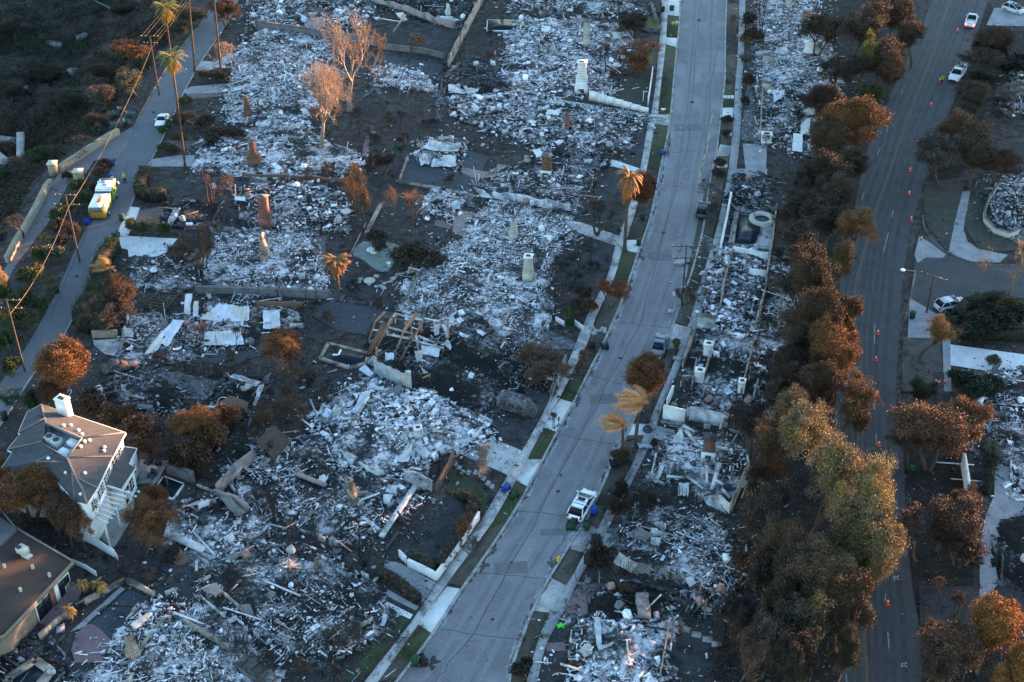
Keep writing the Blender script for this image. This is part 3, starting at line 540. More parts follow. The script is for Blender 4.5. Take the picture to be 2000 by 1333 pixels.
    for k in range(int(area / 38) + 1):
        p = pts[rnd.randrange(N)]; t = rnd.random(); cc = PAL['m'][rnd.choice([0, 1, 2, 3, 6])]
        if t < .4: box(b, (p[0], p[1], .65), (rnd.uniform(.6, .8), .65, rnd.uniform(.7, 1.2)), rnd.random()*6, rnd.gauss(0, .25), rnd.gauss(0, .25), cc)
        elif t < .6: cyl(b, (p[0], p[1], .4), (p[0] + rnd.uniform(-1, 1), p[1] + rnd.uniform(-1, 1), .6), .27, sides=12, color=cc)
        else:
            a = rnd.random()*6; q = np.array([p[0], p[1], .45]); sg = []
            for i in range(7): a += rnd.gauss(0, .5); q2 = q + [math.cos(a)*.45, math.sin(a)*.45, rnd.gauss(0, .12)]; sg.append((*q, *q2, .04, .04)); q = q2
            tubes(b, sg, 5, cc)
    tag(b.build('appliance_remains', DEB, T), kind='stuff')
    # curled sheets
    ns = int(area * .075 * vr[2] * white * (1.2 if sty == 'w' else 1)); b = B()
    if ns:
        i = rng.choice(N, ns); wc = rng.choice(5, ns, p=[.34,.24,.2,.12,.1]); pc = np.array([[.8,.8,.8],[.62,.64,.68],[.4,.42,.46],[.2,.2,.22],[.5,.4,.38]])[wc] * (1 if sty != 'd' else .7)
        sheets(b, np.stack([pts[i,0], pts[i,1], zz[i] + rng.uniform(.08, .28, ns)], 1), rng.lognormal(-.75, .5, ns).clip(.2, 1.6), rng.lognormal(-.25, .5, ns).clip(.3, 2.6), rng.uniform(0, 6.3, ns), rng.normal(0, .22, ns), rng.uniform(0, .35, ns), pc)
        tag(b.build('curled_sheets', DEB, T), kind='stuff')
    # long fallen beams, a few upright posts
    b = B(); nb = int(area * .035 * beams) + 2
    for k in range(nb):
        p = pts[rnd.randrange(N)]; an = A0 + rnd.choice([0, math.pi/2]) + rnd.gauss(0, .25); L_ = rnd.uniform(1.6, 5.0); z0 = rnd.uniform(.35, .8); dz = rnd.gauss(0, .35)
        c = PAL[sty][rnd.choice([1, 2, 3, 4, 5, 6, 7])]
        beam(b, (p[0], p[1], z0 - dz), (p[0] + L_*math.cos(an), p[1] + L_*math.sin(an), max(.2, z0 + dz)), rnd.uniform(.08, .25), rnd.uniform(.05, .14), c)
    for k in range(int(nb * .5)):
        p = pts[rnd.randrange(N)]; h = rnd.uniform(.5, 2.0); beam(b, (p[0], p[1], 0), (p[0] + rnd.gauss(0, .2), p[1] + rnd.gauss(0, .2), h), .1, .1, PAL[sty][rnd.choice([2, 4, 5, 6])])
    tag(b.build('fallen_beams', DEB, T), kind='stuff')
    # footing and wall stubs along the outline and across
    b = B(); cnt = 0
    lines = [(P0[i], P0[(i+1) % n]) for i in range(n)]
    for k in range(int(1 + area / 60)):
        p = pts[rnd.randrange(N)]; an = A0 + rnd.choice([0, math.pi/2]); L_ = rnd.uniform(2.5, 7); d = np.array([math.cos(an), math.sin(an)]) * L_ / 2; lines.append((p - d, p + d))
    ca, sa = math.cos(A0), math.sin(A0); R2 = np.array([[ca, sa], [-sa, ca]]); U = (P0 - c0) @ R2.T; u0, u1 = U.min(0), U.max(0); gx = rnd.uniform(3.6, 5); 
    for ax in (0, 1):
        x = u0[ax] + rnd.uniform(1, 3)
        while x < u1[ax]:
            y = u0[1-ax]
            while y < u1[1-ax]:
                L_ = rnd.uniform(2.5, 5.5)
                if rnd.random() < .62:
                    e1 = np.zeros(2); e2 = np.zeros(2); e1[ax] = e2[ax] = x; e1[1-ax] = y; e2[1-ax] = y + L_; pq = np.stack([e1, e2]) @ R2 + c0
                    if inside(pq, poly).all(): lines.append((pq[0], pq[1]))
                y += L_
            x += gx * rnd.uniform(.7, 1.4)
    for li, (p, q) in enumerate(lines):
        L_ = np.linalg.norm(q - p); m = int(L_ / .8); an = math.atan2(q[1]-p[1], q[0]-p[0])
        for k in range(m):
            if vn(np.array([k * .45 + sd + p[0]]), np.array([p[1]]))[0] < 1 - (.34 if li < n else stub): continue
            c = p + (q - p) * ((k + .5) / m); h = .12 + .8 * max(0, mnoise.noise(Vector((c[0]*.5, c[1]*.5, 1)))) + rnd.uniform(0, .12)
            cc = PAL[sty][rnd.choice([1, 2, 7, 3, 3, 4])] * rnd.uniform(.6, 1.0); box(b, (c[0], c[1], (h+.2)/2), (L_/m*.98, rnd.uniform(.13, .2), h + .2), an, 0, 0, cc); cnt += 1
    if cnt: tag(b.build('wall_stubs', DEB, T), kind='stuff')
    return T
RU = [('a1 1800,370 1980,250 a2 150,60 500,230 560,560 480,800 330,850 60,860 p 452,232 448,190','w','ash field of a burned house under the two tall bare lit trees',4.5,.5),
('a1 1500,1100 1560,1060 1960,980 a2 80,920 360,900 470,1060 760,1170 750,1270 400,1300 0,1310 a1 1460,1250','w','ash field with the dark tapering brick chimney at its west end',4,.4),
('b2 0,110 520,90 640,220 640,450 200,460 60,380 -90,380 -100,150','m','ash field around the tall red brick chimney, white round table beside it',4,.4),
('b1 1650,500 1980,470 b2 380,500 470,640 480,860 540,920 0,930 b1 1560,900 1560,700','w','ash field in front of the long low retaining wall, broken pale chimney in it',4,.35),
('b1 1060,700 1240,680 1300,730 1460,740 1470,880 1280,900 1050,870','m','small grey ash plot south of the white concrete driveway',4,.4),
('b1 1230,280 1340,260 1560,270 1540,400 1400,440 1220,420','d','dark rubble of an outbuilding with a white arched sheet at its west end',4,.4),
('b1 1000,1130 1300,1110 1480,1110 1600,1000 b2 200,1040 290,1180 60,1200 b1 1850,1330 c1 1350,130 1000,230 950,130 b1 960,1290','m','wreck of the house roofed with corrugated metal sheets',4,.5),
('c1 780,370 900,290 1100,310 1290,390 1380,420 1300,560 1130,640 980,620 800,570','d','dark rubble plot between the burned car and the white house',6,.6),
('c1 1560,480 1700,290 1940,340 1960,420 1850,560 1700,600','d','small rubble plot behind the round orange tree with a curved white wall',5,.5),
('c2 460,680 560,520 760,380 900,300 1100,400 1300,430 1450,530 1700,640 1690,760 1500,870 1320,880 1230,1010 980,1010 760,980 580,860','w','largest pale rubble field, heaped white sheets north of the pale driveway',6,1.0),
('c1 1700,1010 1880,900 c2 50,800 280,780 540,760 760,960 1100,1010 1250,1190 1180,1250 1020,1330 d2 760,300 560,280 300,160 100,100 c1 1850,1230','m','rubble field with the leaning orange chimney stump beside the walled court',5,.6),
('d1 1360,20 1600,-60 1900,60 1980,180 1980,300 1800,420 1560,440 1300,280','w','ash field behind the cluster of black bare trees',4,.4),
('d1 1500,560 1640,480 1980,370 d2 350,350 540,420 750,560 900,640 960,800 880,950 700,1100 500,1150 200,1120 d1 1850,900 1620,740','m','wide rubble field west of the narrow parallel concrete paths',5.5,.6),
('d1 800,1180 970,900 1100,760 1300,700 1600,900 1860,1150 1990,1330 2000,1700 500,1700 620,1330','w','ash field at the bottom edge beside the rose coloured terrace',5,.5),
('a3 0,230 110,150 760,190 860,280 820,360 720,480 0,480','w','ash field around the tan chimney north of the white chimney',5,.5),
('a2 1840,470 a3 0,440 660,450 720,560 720,690 590,700 400,690 320,790 120,760 -60,640','w','bright rubble field around the tall white chimney',6,.7),
('a2 1500,760 1980,690 a3 300,800 1000,880 850,960 820,1140 560,1160 200,1110 0,1000 a2 1500,880','m','rubble field south of the stepped white wall with lattice',5.5,.6),
('a2 1360,600 1480,500 1700,480 1840,480 1860,700 1560,720 1420,700','d','dark narrow rubble plot beside the end of the long lit wall',5,.6),
('a2 1190,1140 1270,1040 1520,1060 1560,1140 1480,1260 1220,1220','w','small wrecked garage with a warped white roof next to the dark court',5,.7),
('b2 1580,120 1740,100 b3 0,0 100,-60 500,-40 590,-20 560,140 440,310 360,310 200,220 0,190','m','rubble field with the white fireplace below its soot black stack',5.5,.5),
('b3 -160,280 0,260 370,380 420,520 340,600 240,760 220,860 240,1080 140,1250 -80,1360 b2 1300,1330 1130,1000 1300,680 1560,560 1620,420','w','very large ash field beside the curved low wall of the drained pond',4.5,.45),
('b2 1250,250 1350,160 1540,230 1530,330 1450,370 1280,320','w','small pile of pale rubble with a white rounded hood',5,.6),
('a2 900,520 1000,480 1240,560 1330,680 900,640','w','small bright ash pile on the dark paved court',5,.4),
('a2 0,0 200,-60 840,-60 860,60 800,140 560,230 380,200 0,180','m','rubble plot at the top edge on the long dark retaining wall',5,.7),
('a2 850,40 1100,100 1500,200 1560,80 1680,-60 1000,-60','d','dark rubble plot at the top edge behind the long pinkish wall',5,.6),
('a3 60,130 0,60 100,-60 1000,-60 990,100 880,160 560,120','m','rubble plot at the top edge with the burned car at its driveway',6,.6),
('c2 880,280 860,80 1100,0 1640,-200 1980,60 c3 200,200 280,420 60,340 c2 1840,440 1640,560 1300,430','d','dark tangled rubble with the standing roof frame',6,.7),
('a4 70,-100 420,-60 590,680 470,740 240,640 20,640 0,350','w','ash field on the east side with a square white chimney wall',5.5,.5),
('a4 20,640 240,660 400,790 420,1000 350,1140 80,1060 -10,1000','m','burned plot on the east side with a white box and curled metal wall',5.5,.7),
('b3 1650,60 1900,90 1960,330 1870,340 1690,320 1620,240','d','dark burned room between the driveway slab and the swimming pool',6,.6),
('b3 1510,620 1640,600 1900,640 1880,800 1800,1210 1690,1250 1420,1200 1460,900','m','row of burned walled rooms south of the swimming pool',6,.4),
('b4 90,660 240,700 290,900 270,1150 150,1330 -60,1330 50,900','m','strip of ash beside the scorched trees, east of the walled rooms',5,.3),
('b3 1400,1250 1700,1220 c3 1880,60 1830,480 1660,580 1320,520 1330,380 1440,100','m','long burned house with white corner piers next to the dense red brown tree',6,.45),
('c3 1110,830 1280,690 1400,720 1700,830 1740,1010 1680,1180 1420,1180 1150,1090 1060,1050','w','ash field strewn with long white ducts and beams',5,.4),
('d3 840,230 960,60 1140,40 1450,130 1700,300 1690,520 1560,720 1380,680 1080,480 1020,300 860,320','m','burned plot of grey rubble south of the white gable panel',6,.6),
('d3 600,640 900,600 1110,680 1170,870 1000,900 700,860 600,760','d','black charred remains of rooms beside the toppled brick stack',6,.6),
('d3 480,900 640,850 1000,880 1170,900 1120,1330 1110,1600 340,1600 430,1330','w','ash field at the bottom edge east of the street with a bent white duct',5.5,.5),
('d3 1380,680 1560,720 1690,520 1760,560 1600,840 1400,800','d','scattered dark rubble under the grey trees',5,.3),
('c4 1600,570 1760,300 1980,240 2100,300 2100,900 1880,830 1620,790','m','burned plot beyond the wide road north of the white walled house',5.5,.6),
('c4 1880,830 2100,860 2100,1180 1890,1160','w','ash strip beyond the wide road at the right edge',5,.5),
('d4 1760,300 1980,60 2100,60 2100,700 1820,560','d','dark burned plot at the lower right edge',5,.6),
('b4 1720,230 1830,60 2080,20 2080,480 1930,460 1790,400','m','rust coloured rubble heap inside the round white wall',5,.9),
('d1 -300,760 380,1050 500,1190 600,1330 480,1400 -300,1400','d','dark burned corner at the bottom left with a pool shell',2,.3),
('a4 1900,560 2100,500 2100,900 1850,800','m','small ash plot at the far right edge behind the trees',4,.4)]
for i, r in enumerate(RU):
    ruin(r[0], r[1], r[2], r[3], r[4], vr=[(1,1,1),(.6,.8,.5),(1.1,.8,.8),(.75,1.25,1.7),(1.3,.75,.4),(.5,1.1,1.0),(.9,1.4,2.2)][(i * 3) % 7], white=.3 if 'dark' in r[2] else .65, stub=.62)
# ------------------------------------------------ walls
WM = {'stone': M('stone_wall', (.33,.28,.21), (.17,.145,.115), 2.5, .9, .8, 8, .3, .7), 'tan': M('tan_wall', (.36,.29,.23), (.2,.17,.145), 1.2, .85, .2, 8, c3=(.08,.07,.065), s3=.6),
 'white': M('white_wall', (.74,.73,.7), (.58,.58,.57), 1, .8, 0, 8), 'soot': M('sooty_white_wall', (.62,.63,.65), (.06,.065,.075), .45, .85, 0, 8, .35, .62), 'grey': M('grey_wall', (.17,.16,.16), (.08,.078,.08), .8, .9, .3, 8),
 'pink': M('pinkish_wall', (.36,.27,.24), (.22,.18,.165), .8, .85, .1, 8, c3=(.12,.11,.11), s3=.4), 'wood': M('brown_fence', (.13,.075,.04), (.07,.045,.03), 3, .85), 'brick': M('red_brick', (.30,.10,.07), (.20,.08,.06), 5, .85, .3, 6, c3=(.12,.07,.06), s3=.6),
 'brown': M('brown_brick', (.20,.10,.06), (.10,.06,.045), 4, .85, .3, 6), 'char': M('charred_wood', (.03,.028,.03), (.07,.065,.065), 2, .8, .3), 'metal': M('zinc_metal', (.66,.68,.72), (.42,.44,.48), .8, .6, 0, 6, c3=(.5,.46,.38), s3=.35),
 'plaster': M('scorched_plaster', (.66,.65,.64), (.38,.37,.37), .9, .8, .2, 8, c3=(.2,.19,.19), s3=.5), 'roofgrey': M('grey_felt', (.12,.115,.11), (.2,.19,.18), .8, .85), 'trellis': M('burned_trellis', (.10,.07,.05), (.05,.04,.035), 2, .85), 'cream': M('cream_plaster', (.5,.46,.36), (.36,.34,.3), .8, .8)}
def wall(path, h, th, mat, label, name='wall', cat='wall', rough=0.0, cap=True, lean=0.0, z0=0.0, step=1.0):
    P = [G(a, b, 0)[:2] for a, b in px(path)]; T = thing(name, label, cat, (*P[0], 0)); b = B(); cb = B(); sd = rnd.random() * 30; V = []; Fc = []
    pts = [P[0]]
    for p, q in zip(P[:-1], P[1:]):
        m = max(1, int(np.linalg.norm(q - p) / step)); pts += [p + (q - p) * (k + 1) / m for k in range(m)]
    for i, p in enumerate(pts):
        d = pts[min(i+1, len(pts)-1)] - pts[max(i-1, 0)]; d = d / (np.linalg.norm(d) + 1e-9); nn = np.array([-d[1], d[0]]) * th / 2
        hh = h * (1 - rough * (.5 + .5 * mnoise.noise(Vector((i * .55 + sd, 0, 0))) * 1.6 + .25 * rnd.random())); hh = max(.15, hh); ln = np.array([-d[1], d[0]]) * lean * hh
        V += [(*(p + nn), z0), (*(p - nn), z0), (*(p - nn + ln), hh), (*(p + nn + ln), hh)]
    n = len(pts)
    for i in range(n - 1):
        a, c = 4*i, 4*i+4
        Fc += [[a, a+3, c+3, c], [a+1, c+1, c+2, a+2], [a+3, a+2, c+2, c+3]]
    Fc += [[0,1,2,3], [4*n-4,4*n-1,4*n-2,4*n-3]]
    b.add(V, Fc); b.build('wall_body' if name != 'fence' else 'fence_boards', WM[mat], T)
    if cap and not rough:
        for p, q in zip(P[:-1], P[1:]): beam(cb, (*p, h + .03), (*q, h + .03), th + .1, .06)
        cb.build('coping', WM['white'] if mat == 'white' else WM['tan' if mat in ('pink','tan') else 'grey'] if mat != 'stone' else WM['stone'], T)
    return T
WL = [('a1 885,1003 760,1075 600,1180 440,1285',1.1,.6,'stone','long stone wall edging the private drive north of the gate pillars'),
('b1 385,120 350,160 290,285 205,440 120,580 60,700',1.0,.7,'stone','long stone wall south of the gate pillars, above the dark ravine'),
('a2 790,12 1090,85 1330,175 1480,215',1.7,.35,'pink','long pinkish wall with scorched face at the top of the photo'),
('a2 1432,500 1510,350 1640,95 1740,-90',2.6,.3,'tan','tall long wall glowing orange in the sun, running uphill'),
('a2 0,215 180,240 350,262 560,300 830,330 970,345',1.6,.4,'grey','long dark retaining wall below the topmost rubble plots'),
('a2 930,365 1250,400 1410,440',1.0,.35,'grey','low grey wall on the north side of the dark paved court'),
('b2 -100,60 300,75 700,100',.7,.35,'brown','low brown garden wall behind the tall red brick chimney plot'),
('b1 1460,925 1980,940 b2 560,965',1.1,.5,'grey','long grey retaining wall in front of the pale ash field'),
('b2 0,1020 340,1030',.9,.5,'brown','dark brown lower retaining wall next to the corrugated roof'),
('b2 1115,1010 1150,920 1200,820 1190,740 1215,680 1310,645',.6,.3,'cream','curved low cream wall bordering the drained pond garden'),
('b3 1550,610 1565,540 1590,420 1625,230',1.3,.22,'white','white wall between the pavement and the swimming pool plot'),
('b3 1640,575 1650,480 1682,310',.8,.5,'tan','low tan ledge on the west side of the swimming pool'),
('b3 1545,1060 1570,900 1600,770 1640,620',1.7,.22,'tan','tan wall on the west side of the walled rooms'),
('b3 1805,1220 1835,1080 1875,960 1895,790 1935,560 1960,330',1.8,.22,'tan','long tan wall on the east side of the walled rooms'),
('b3 1640,640 1900,690',1.3,.2,'white','white cross wall just south of the swimming pool'),
('b3 1760,800 1885,815',1.2,.2,'white','short white cross wall inside the walled rooms'),
('c3 1268,225 1300,130 1355,-15',1.8,.2,'tan','thin lit wall beside the pavement next to the red brown tree'),
('c3 1335,400 1350,290 1368,210',1.5,.2,'tan','wall stub with a white pier on the west side of the long burned house'),
('c3 1440,265 1478,130',1.6,.2,'tan','short lit wall inside the long burned house'),
('c3 1700,445 1745,260 1800,40',1.7,.2,'tan','long wall on the east side of the long burned house'),
('c3 1790,480 1845,290',1.6,.2,'tan','thin outer wall east of the long burned house'),
('c3 1315,610 1450,640 1600,665',2.6,.25,'soot','sooty white garage wall at the south end of the long burned house'),
('c3 1120,600 1280,640',2.0,.25,'white','white wall facing the paver pad'),
('c3 1150,520 1195,415',1.2,.2,'white','low white wall along the pavement behind the big palm'),
('c3 1620,1310 1680,1170 1745,1020',2.2,.2,'tan','tan wall on the east edge of the duct strewn ash field'),
('c2 1110,1075 1310,1150',2.4,.25,'soot','white wall with a sooty top facing the walled court'),
('c2 1340,1150 1430,1000 1470,920',1.9,.2,'brown','brown fence wall lit along its top beside the small lawn'),
('d2 1345,575 1430,460 1540,310 1660,120',1.1,.2,'white','long white wall along the pavement in front of the brown hedge'),
('d2 1345,575 1240,520 1130,470',1.0,.25,'white','white wall in front of the green topped hedge beside the drive'),
('d2 1120,455 1065,400',1.0,.12,'white','low white gate beside the hedge corner'),
('c1 1620,1180 1700,1090 1800,990 1890,930',2.2,.25,'pink','burned house wall with its broken top lit pink'),
('c1 1620,1190 1740,1240 1850,1300',1.6,.25,'pink','front wall of the burned house corner, sooty and dark'),
('d1 1055,1110 1150,980 1250,870',.7,.3,'tan','straight tan footing wall across the bottom ash field'),
('d1 1210,1040 1400,1160 1560,1260',.6,.3,'tan','diagonal footing wall through the bottom ash field'),
('d1 1290,850 1500,980 1700,1100',.7,.3,'tan','long footing wall along the north side of the bottom ash field'),
('c3 288,450 340,330 400,210',2.2,.2,'tan','wall glowing in the sun beside the pavement and driveway'),
('d1 300,1015 420,900 560,790 820,650 930,585',.9,.3,'tan','low garden wall behind the rose coloured terrace'),
('d1 930,585 1050,640 1150,700',.9,.3,'tan','short low wall closing the garden beyond the rose terrace'),
('b1 690,1255 880,1250',1.0,.3,'stone','low stone wall under the big dark hedge'),
('b4 1780,150 1720,240 1680,340 1682,400 1760,480 1860,515 1935,490',.9,.25,'cream','round white retaining wall around the rust coloured rubble'),
('c4 1515,950 1535,1080 1555,1215',1.8,.25,'white','white wall standing beside the trees of the lower right plot'),
('a3 1045,548 1030,660 1010,790',1.3,.12,'white','thin white wall beside the dark lawn with a white post'),
('a3 905,210 1060,245 1112,218',.8,.2,'grey','low grey wall edging the bright green lawn'),
('a3 1862,640 1850,900 1842,1050',1.6,.2,'tan','narrow wall between the ash path and the east burned plot'),
('a3 1030,60 1080,180',1,.2,'grey','short grey wall near the top beside the bright lawn'),
('b2 1375,965 1475,830 1690,895',.8,.3,'trellis','low corner of charred framing in the very large ash field'),
('b2 1130,-80 1062,100',.5,.3,'tan','low edging wall on the west side of the dark court'),
('b2 1062,105 1350,150 1480,180 1640,215',.5,.25,'tan','low edging wall on the south side of the dark court'),
('c1 1250,1000 1450,1080',1.6,.4,'grey','slatted grey wall behind the pool of the white house'),
('c3 720,1330 790,1170 880,1020',.5,.15,'grey','thin low edging beside the pavement and black hedge'),
('d3 1165,900 1150,1020 1100,1300',1.0,.15,'tan','thin wall stub on the east side of the bottom ash field'),
]
for w in WL:
    wall(*w, rough=.35 if w[3] in ('pink','tan','brown','soot') and 'footing' not in w[4] else .0, cap=w[3] not in ('soot','brown','trellis'))
wall('b2 1755,215 b3 60,250 150,270 250,290 350,300 420,320', 1.5, .3, 'plaster', 'toppled wavy white wall along the front of the fireplace plot', rough=.55, cap=False, lean=.5)
wall('a2 1600,735 1700,745 1790,735', .8, .4, 'plaster', 'crumpled pale wall edge above the blue grey debris', rough=.4, cap=False, lean=.4)
# white stepped wall with lattice
T = thing('wall', 'stepped white wall with a dark diamond lattice below it', 'wall', G(*px('a3 570,735')[0])); b = B(); lt = B()
A_, Z_ = px('a3 575,745'), px('a3 1012,845')
for k in range(7):
    p = [A_[0][i] + (Z_[0][i]-A_[0][i]) * k / 7 for i in (0,1)]; q = [A_[0][i] + (Z_[0][i]-A_[0][i]) * (k+1) / 7 for i in (0,1)]
    h = 1.7 - k * .12; P, Q = G(*p), G(*q); beam(b, (P[0], P[1], h/2), (Q[0], Q[1], h/2), .3, h)
b.build('wall_body', WM['white'], T)
A_, Z_ = G(*px('a3 370,745')[0]), G(*px('a3 1020,850')[0]); A2, Z2 = G(*px('a3 390,795')[0]), G(*px('a3 1022,893')[0])
for k in range(15):
    for s in (0, 1):
        p = A_ + (Z_-A_) * (k + s) / 15; q = A2 + (Z2-A2) * (k + 1 - s) / 15; beam(lt, (p[0], p[1], .2 + .008*s), (q[0], q[1], .2 + .008*s), .09, .04)
lt.build('lattice', WM['char'], T)
# gate pillars
for c, l in ((px('a1 405,1300')[0], 'tall stone gate pillar at the end of the long north wall'), (px('a1 595,1360')[0], 'stone gate pillar beside the firefighter on the drive')):
    g = G(*c); T = thing('gate_pillar', l, 'pillar', g); b = B(); box(b, (g[0], g[1], 1.0), (1.2, 1.2, 2.0)); b.build('shaft', WM['stone'], T)
    b = B(); box(b, (g[0], g[1], 2.09), (1.45, 1.45, .18)); b.build('cap', WM['cream'], T)
# ------------------------------------------------ chimneys
def chimney(c, h, w, d, yaw, mat, label, base=1.6, cap='grey', fire=None, broken=0, lean=0):
    g = G(*px(c)[0]); T = thing('chimney', label, 'chimney', g, R(yaw)); z = h * .38
    b = B(); box(b, (0, 0, z/2), (w * base, d * 1.25, z)); n = 7
    for k in range(n):                               # shoulders then stack
        f0 = base + (1 - base) * min(1, k / 2.5); zz = z + (h - z) * (k + .5) / n
        box(b, (lean * (zz - z) + rnd.gauss(0, .03 if broken else .006), 0, zz), (w * f0 * (1 - broken * k / n), d * (1.08 - .004 * k), (h - z) / n * .999), 0, 0, 0)
    b.build('stack', WM[mat], T, world=False)
    b = B(); 
    if not broken: box(b, (lean * (h - z), 0, h + .08), (w * 1.18, d * 1.3, .16)); b.build('cap', WM[cap], T, world=False)
    b = B(); box(b, (lean*(h-z), 0, h + (.16 if not broken else .0) + .01), (w * .55, d * .55, .02)); b.build('flue', WM['char'], T, world=False)
    if fire:
        b = B(); box(b, (0, -d * .66, .62), (w * base * 1.15, .12, 1.25)); b.build('fireplace_surround', WM[fire], T, world=False)
        b = B(); box(b, (0, -d * .66 - .05, .5), (w * base * .5, .06, .75)); b.build('firebox', WM['char'], T, world=False)
    return T
for a in [('a1 1845,870',3.6,.9,.9,15,'brown','orange brown chimney stump near the bare trees, western plots',1.3,'grey',None,.2),
 ('a1 1895,1245',4.6,.9,1.0,5,'brown','dark brown chimney tapering like a blade on the western ash field',2.3,'grey',None,0),
 ('b2 75,440',5.2,1.3,1.0,-8,'brick','tall red brick chimney, brightest red thing in the rubble',1.25),
 ('b2 70,680',4.4,.7,.8,-20,'tan','broken pale chimney with a jagged lit edge',1.6,'grey',None,.6,-.08),
 ('a3 515,685',5.6,1.5,1.1,-5,'white','tall white chimney tapering upward beside the dark lawn',1.35,'white','white'),
 ('a3 255,1310',3.6,1.3,1.0,-12,'brown','soot black chimney stack above a white fireplace',1.2,'grey','white'),
 ('b3 120,835',4.0,1.1,1.0,-10,'cream','chimney with a white upper stack and tan brick base',1.3,'white'),
 ('a3 552,350',5.0,1.2,.9,-5,'cream','tan chimney standing in the northern ash field',1.0,'grey'),
 ('a4 398,425',2.9,2.6,.7,-4,'white','square white chimney wall with a fireplace opening, east side',1.15,'white','white'),
 ('a4 232,75',3.0,.8,.8,0,'cream','pale chimney post at the top edge, east side',1.0),
 ('c3 1458,890',3.0,1.3,1.0,-12,'brown','blackened brick chimney with a white fireplace front',1.1,'char','white'),
 ('c2 730,1260',3.9,.8,.8,-25,'tan','leaning chimney stump lit orange beside flat white slabs',1.1,'grey',None,.3,-.15),
 ('d1 1000,1170',3.6,.6,.8,-35,'tan','thin chimney shard lit orange at the bottom left ash field',1.9,'grey',None,.5),
 ('a3 405,990',3.7,.6,.6,-10,'brick','narrow red brick post lit on its east side',1.0,'grey',None,.1),
 ('b3 10,530',3.2,.8,.7,-10,'cream','pale chimney at the north end of the very large ash field',1.5,'grey',None,.2),
 ('a3 780,290',1.7,1.5,1.2,-5,'white','squat white chimney block between white debris and the bare tree',1.0,'grey'),
 ('d2 465,510',1.8,.6,.6,20,'tan','short orange chimney stub in the wide rubble field',1.5,'grey',None,.4),
 ('c1 745,500',2.6,.9,.8,35,'plaster','leaning pale chimney slab beside the dark rubble plot',1.6,'grey',None,.4,.2),
 ('c2 1210,780',2.2,.9,.8,10,'plaster','white pier standing in the largest pale rubble field',1.2,'white'),
 ('a2 1430,130',2.8,.7,.7,20,'plaster','forked white chimney remnant at the top, left of the tall lit wall',1.4,'grey',None,.5),
 ('c3 1455,130',1.8,1.1,.9,-15,'white','northern white corner pier of the long burned house',1.0,'white'),
 ('c3 1390,330',1.8,1.1,.9,-15,'white','middle white corner pier of the long burned house',1.0,'white'),
 ('c3 1700,420',2.0,.8,.9,-15,'white','eastern white corner pier of the long burned house',1.0,'white'),
 ('b3 1440,1190',2.0,2.4,.5,-12,'soot','sooty pale panel pier north of the long burned house',1.0,'grey'),
 ('c1 1235,380',1.6,.8,.6,20,'char','small black stump in the dark rubble plot',1.2,'char',None,.2),
 ('a4 65,690',1.9,1.6,.6,-5,'cream','cream block at the north end of the narrow wall',1.0,'grey'),
 ('a4 60,470',1.6,1.3,.7,-5,'cream','cream chimney block south of the pale roof slab',1.0,'grey'),
 ('a4 60,1060',1.5,1.6,1.2,-5,'white','white tank like block beside the slab driveway',1.0,'white')]:
    chimney(*a)
b = B(); T = thing('brick_stack', 'toppled pinkish brick stack lying in the charred rooms', 'chimney', G(*px('d3 965,760')[0]))
p, q = G(*px('d3 965,680')[0], .6), G(*px('d3 985,850')[0], .5)
for k in range(9):
    m = p + (q - p) * (k + .5) / 9; box(b, m + [rnd.gauss(0, .05), 0, 0], (1.3, .48, .5), rnd.gauss(-.05, .06), rnd.gauss(0, .05))
b.build('fallen_bricks', WM['pink'], T)
# ------------------------------------------------ loose panels and roof sheets
def panel(q, zs, mat, label, name='roof_sheet', cat='sheet', corr=0, warp=.15, th=.04, nx=14, ny=8):
    P = [G(a, b, z) for (a, b), z in zip(px(q), zs)]; c = sum(P) / 4; T = B(); V = []
    W_ = max(np.linalg.norm(P[1]-P[0]), 1); nx = max(nx, int(corr * W_ * 4)) if corr else nx; sd = rnd.random() * 20
    for s in (0, -th):
        for j in range(ny + 1):
            for i in range(nx + 1):
                u, v = i / nx, j / ny; p = P[0]*(1-u)*(1-v) + P[1]*u*(1-v) + P[2]*u*v + P[3]*(1-u)*v
                z = s + (corr and .06 * math.sin(u * W_ * corr * 2 * math.pi)) + warp * (mnoise.noise(Vector((u*2.3+sd, v*2.3, 0))) + .4 * mnoise.noise(Vector((u*6+sd, v*6, 4))))
                e = .10 * mnoise.noise(Vector((u*5+sd, v*5, 9))); V.append((p[0] + e, p[1] + e, p[2] + z))
    n = (nx+1)*(ny+1); f = []; w = nx + 1
    for j in range(ny):
        for i in range(nx): q_ = [j*w+i, j*w+i+1, (j+1)*w+i+1, (j+1)*w+i]; f += [q_[::-1], [k + n for k in q_]]
    T.add(V, f); o = T.build(name, WM[mat]); tag(o, label, cat)
    return o
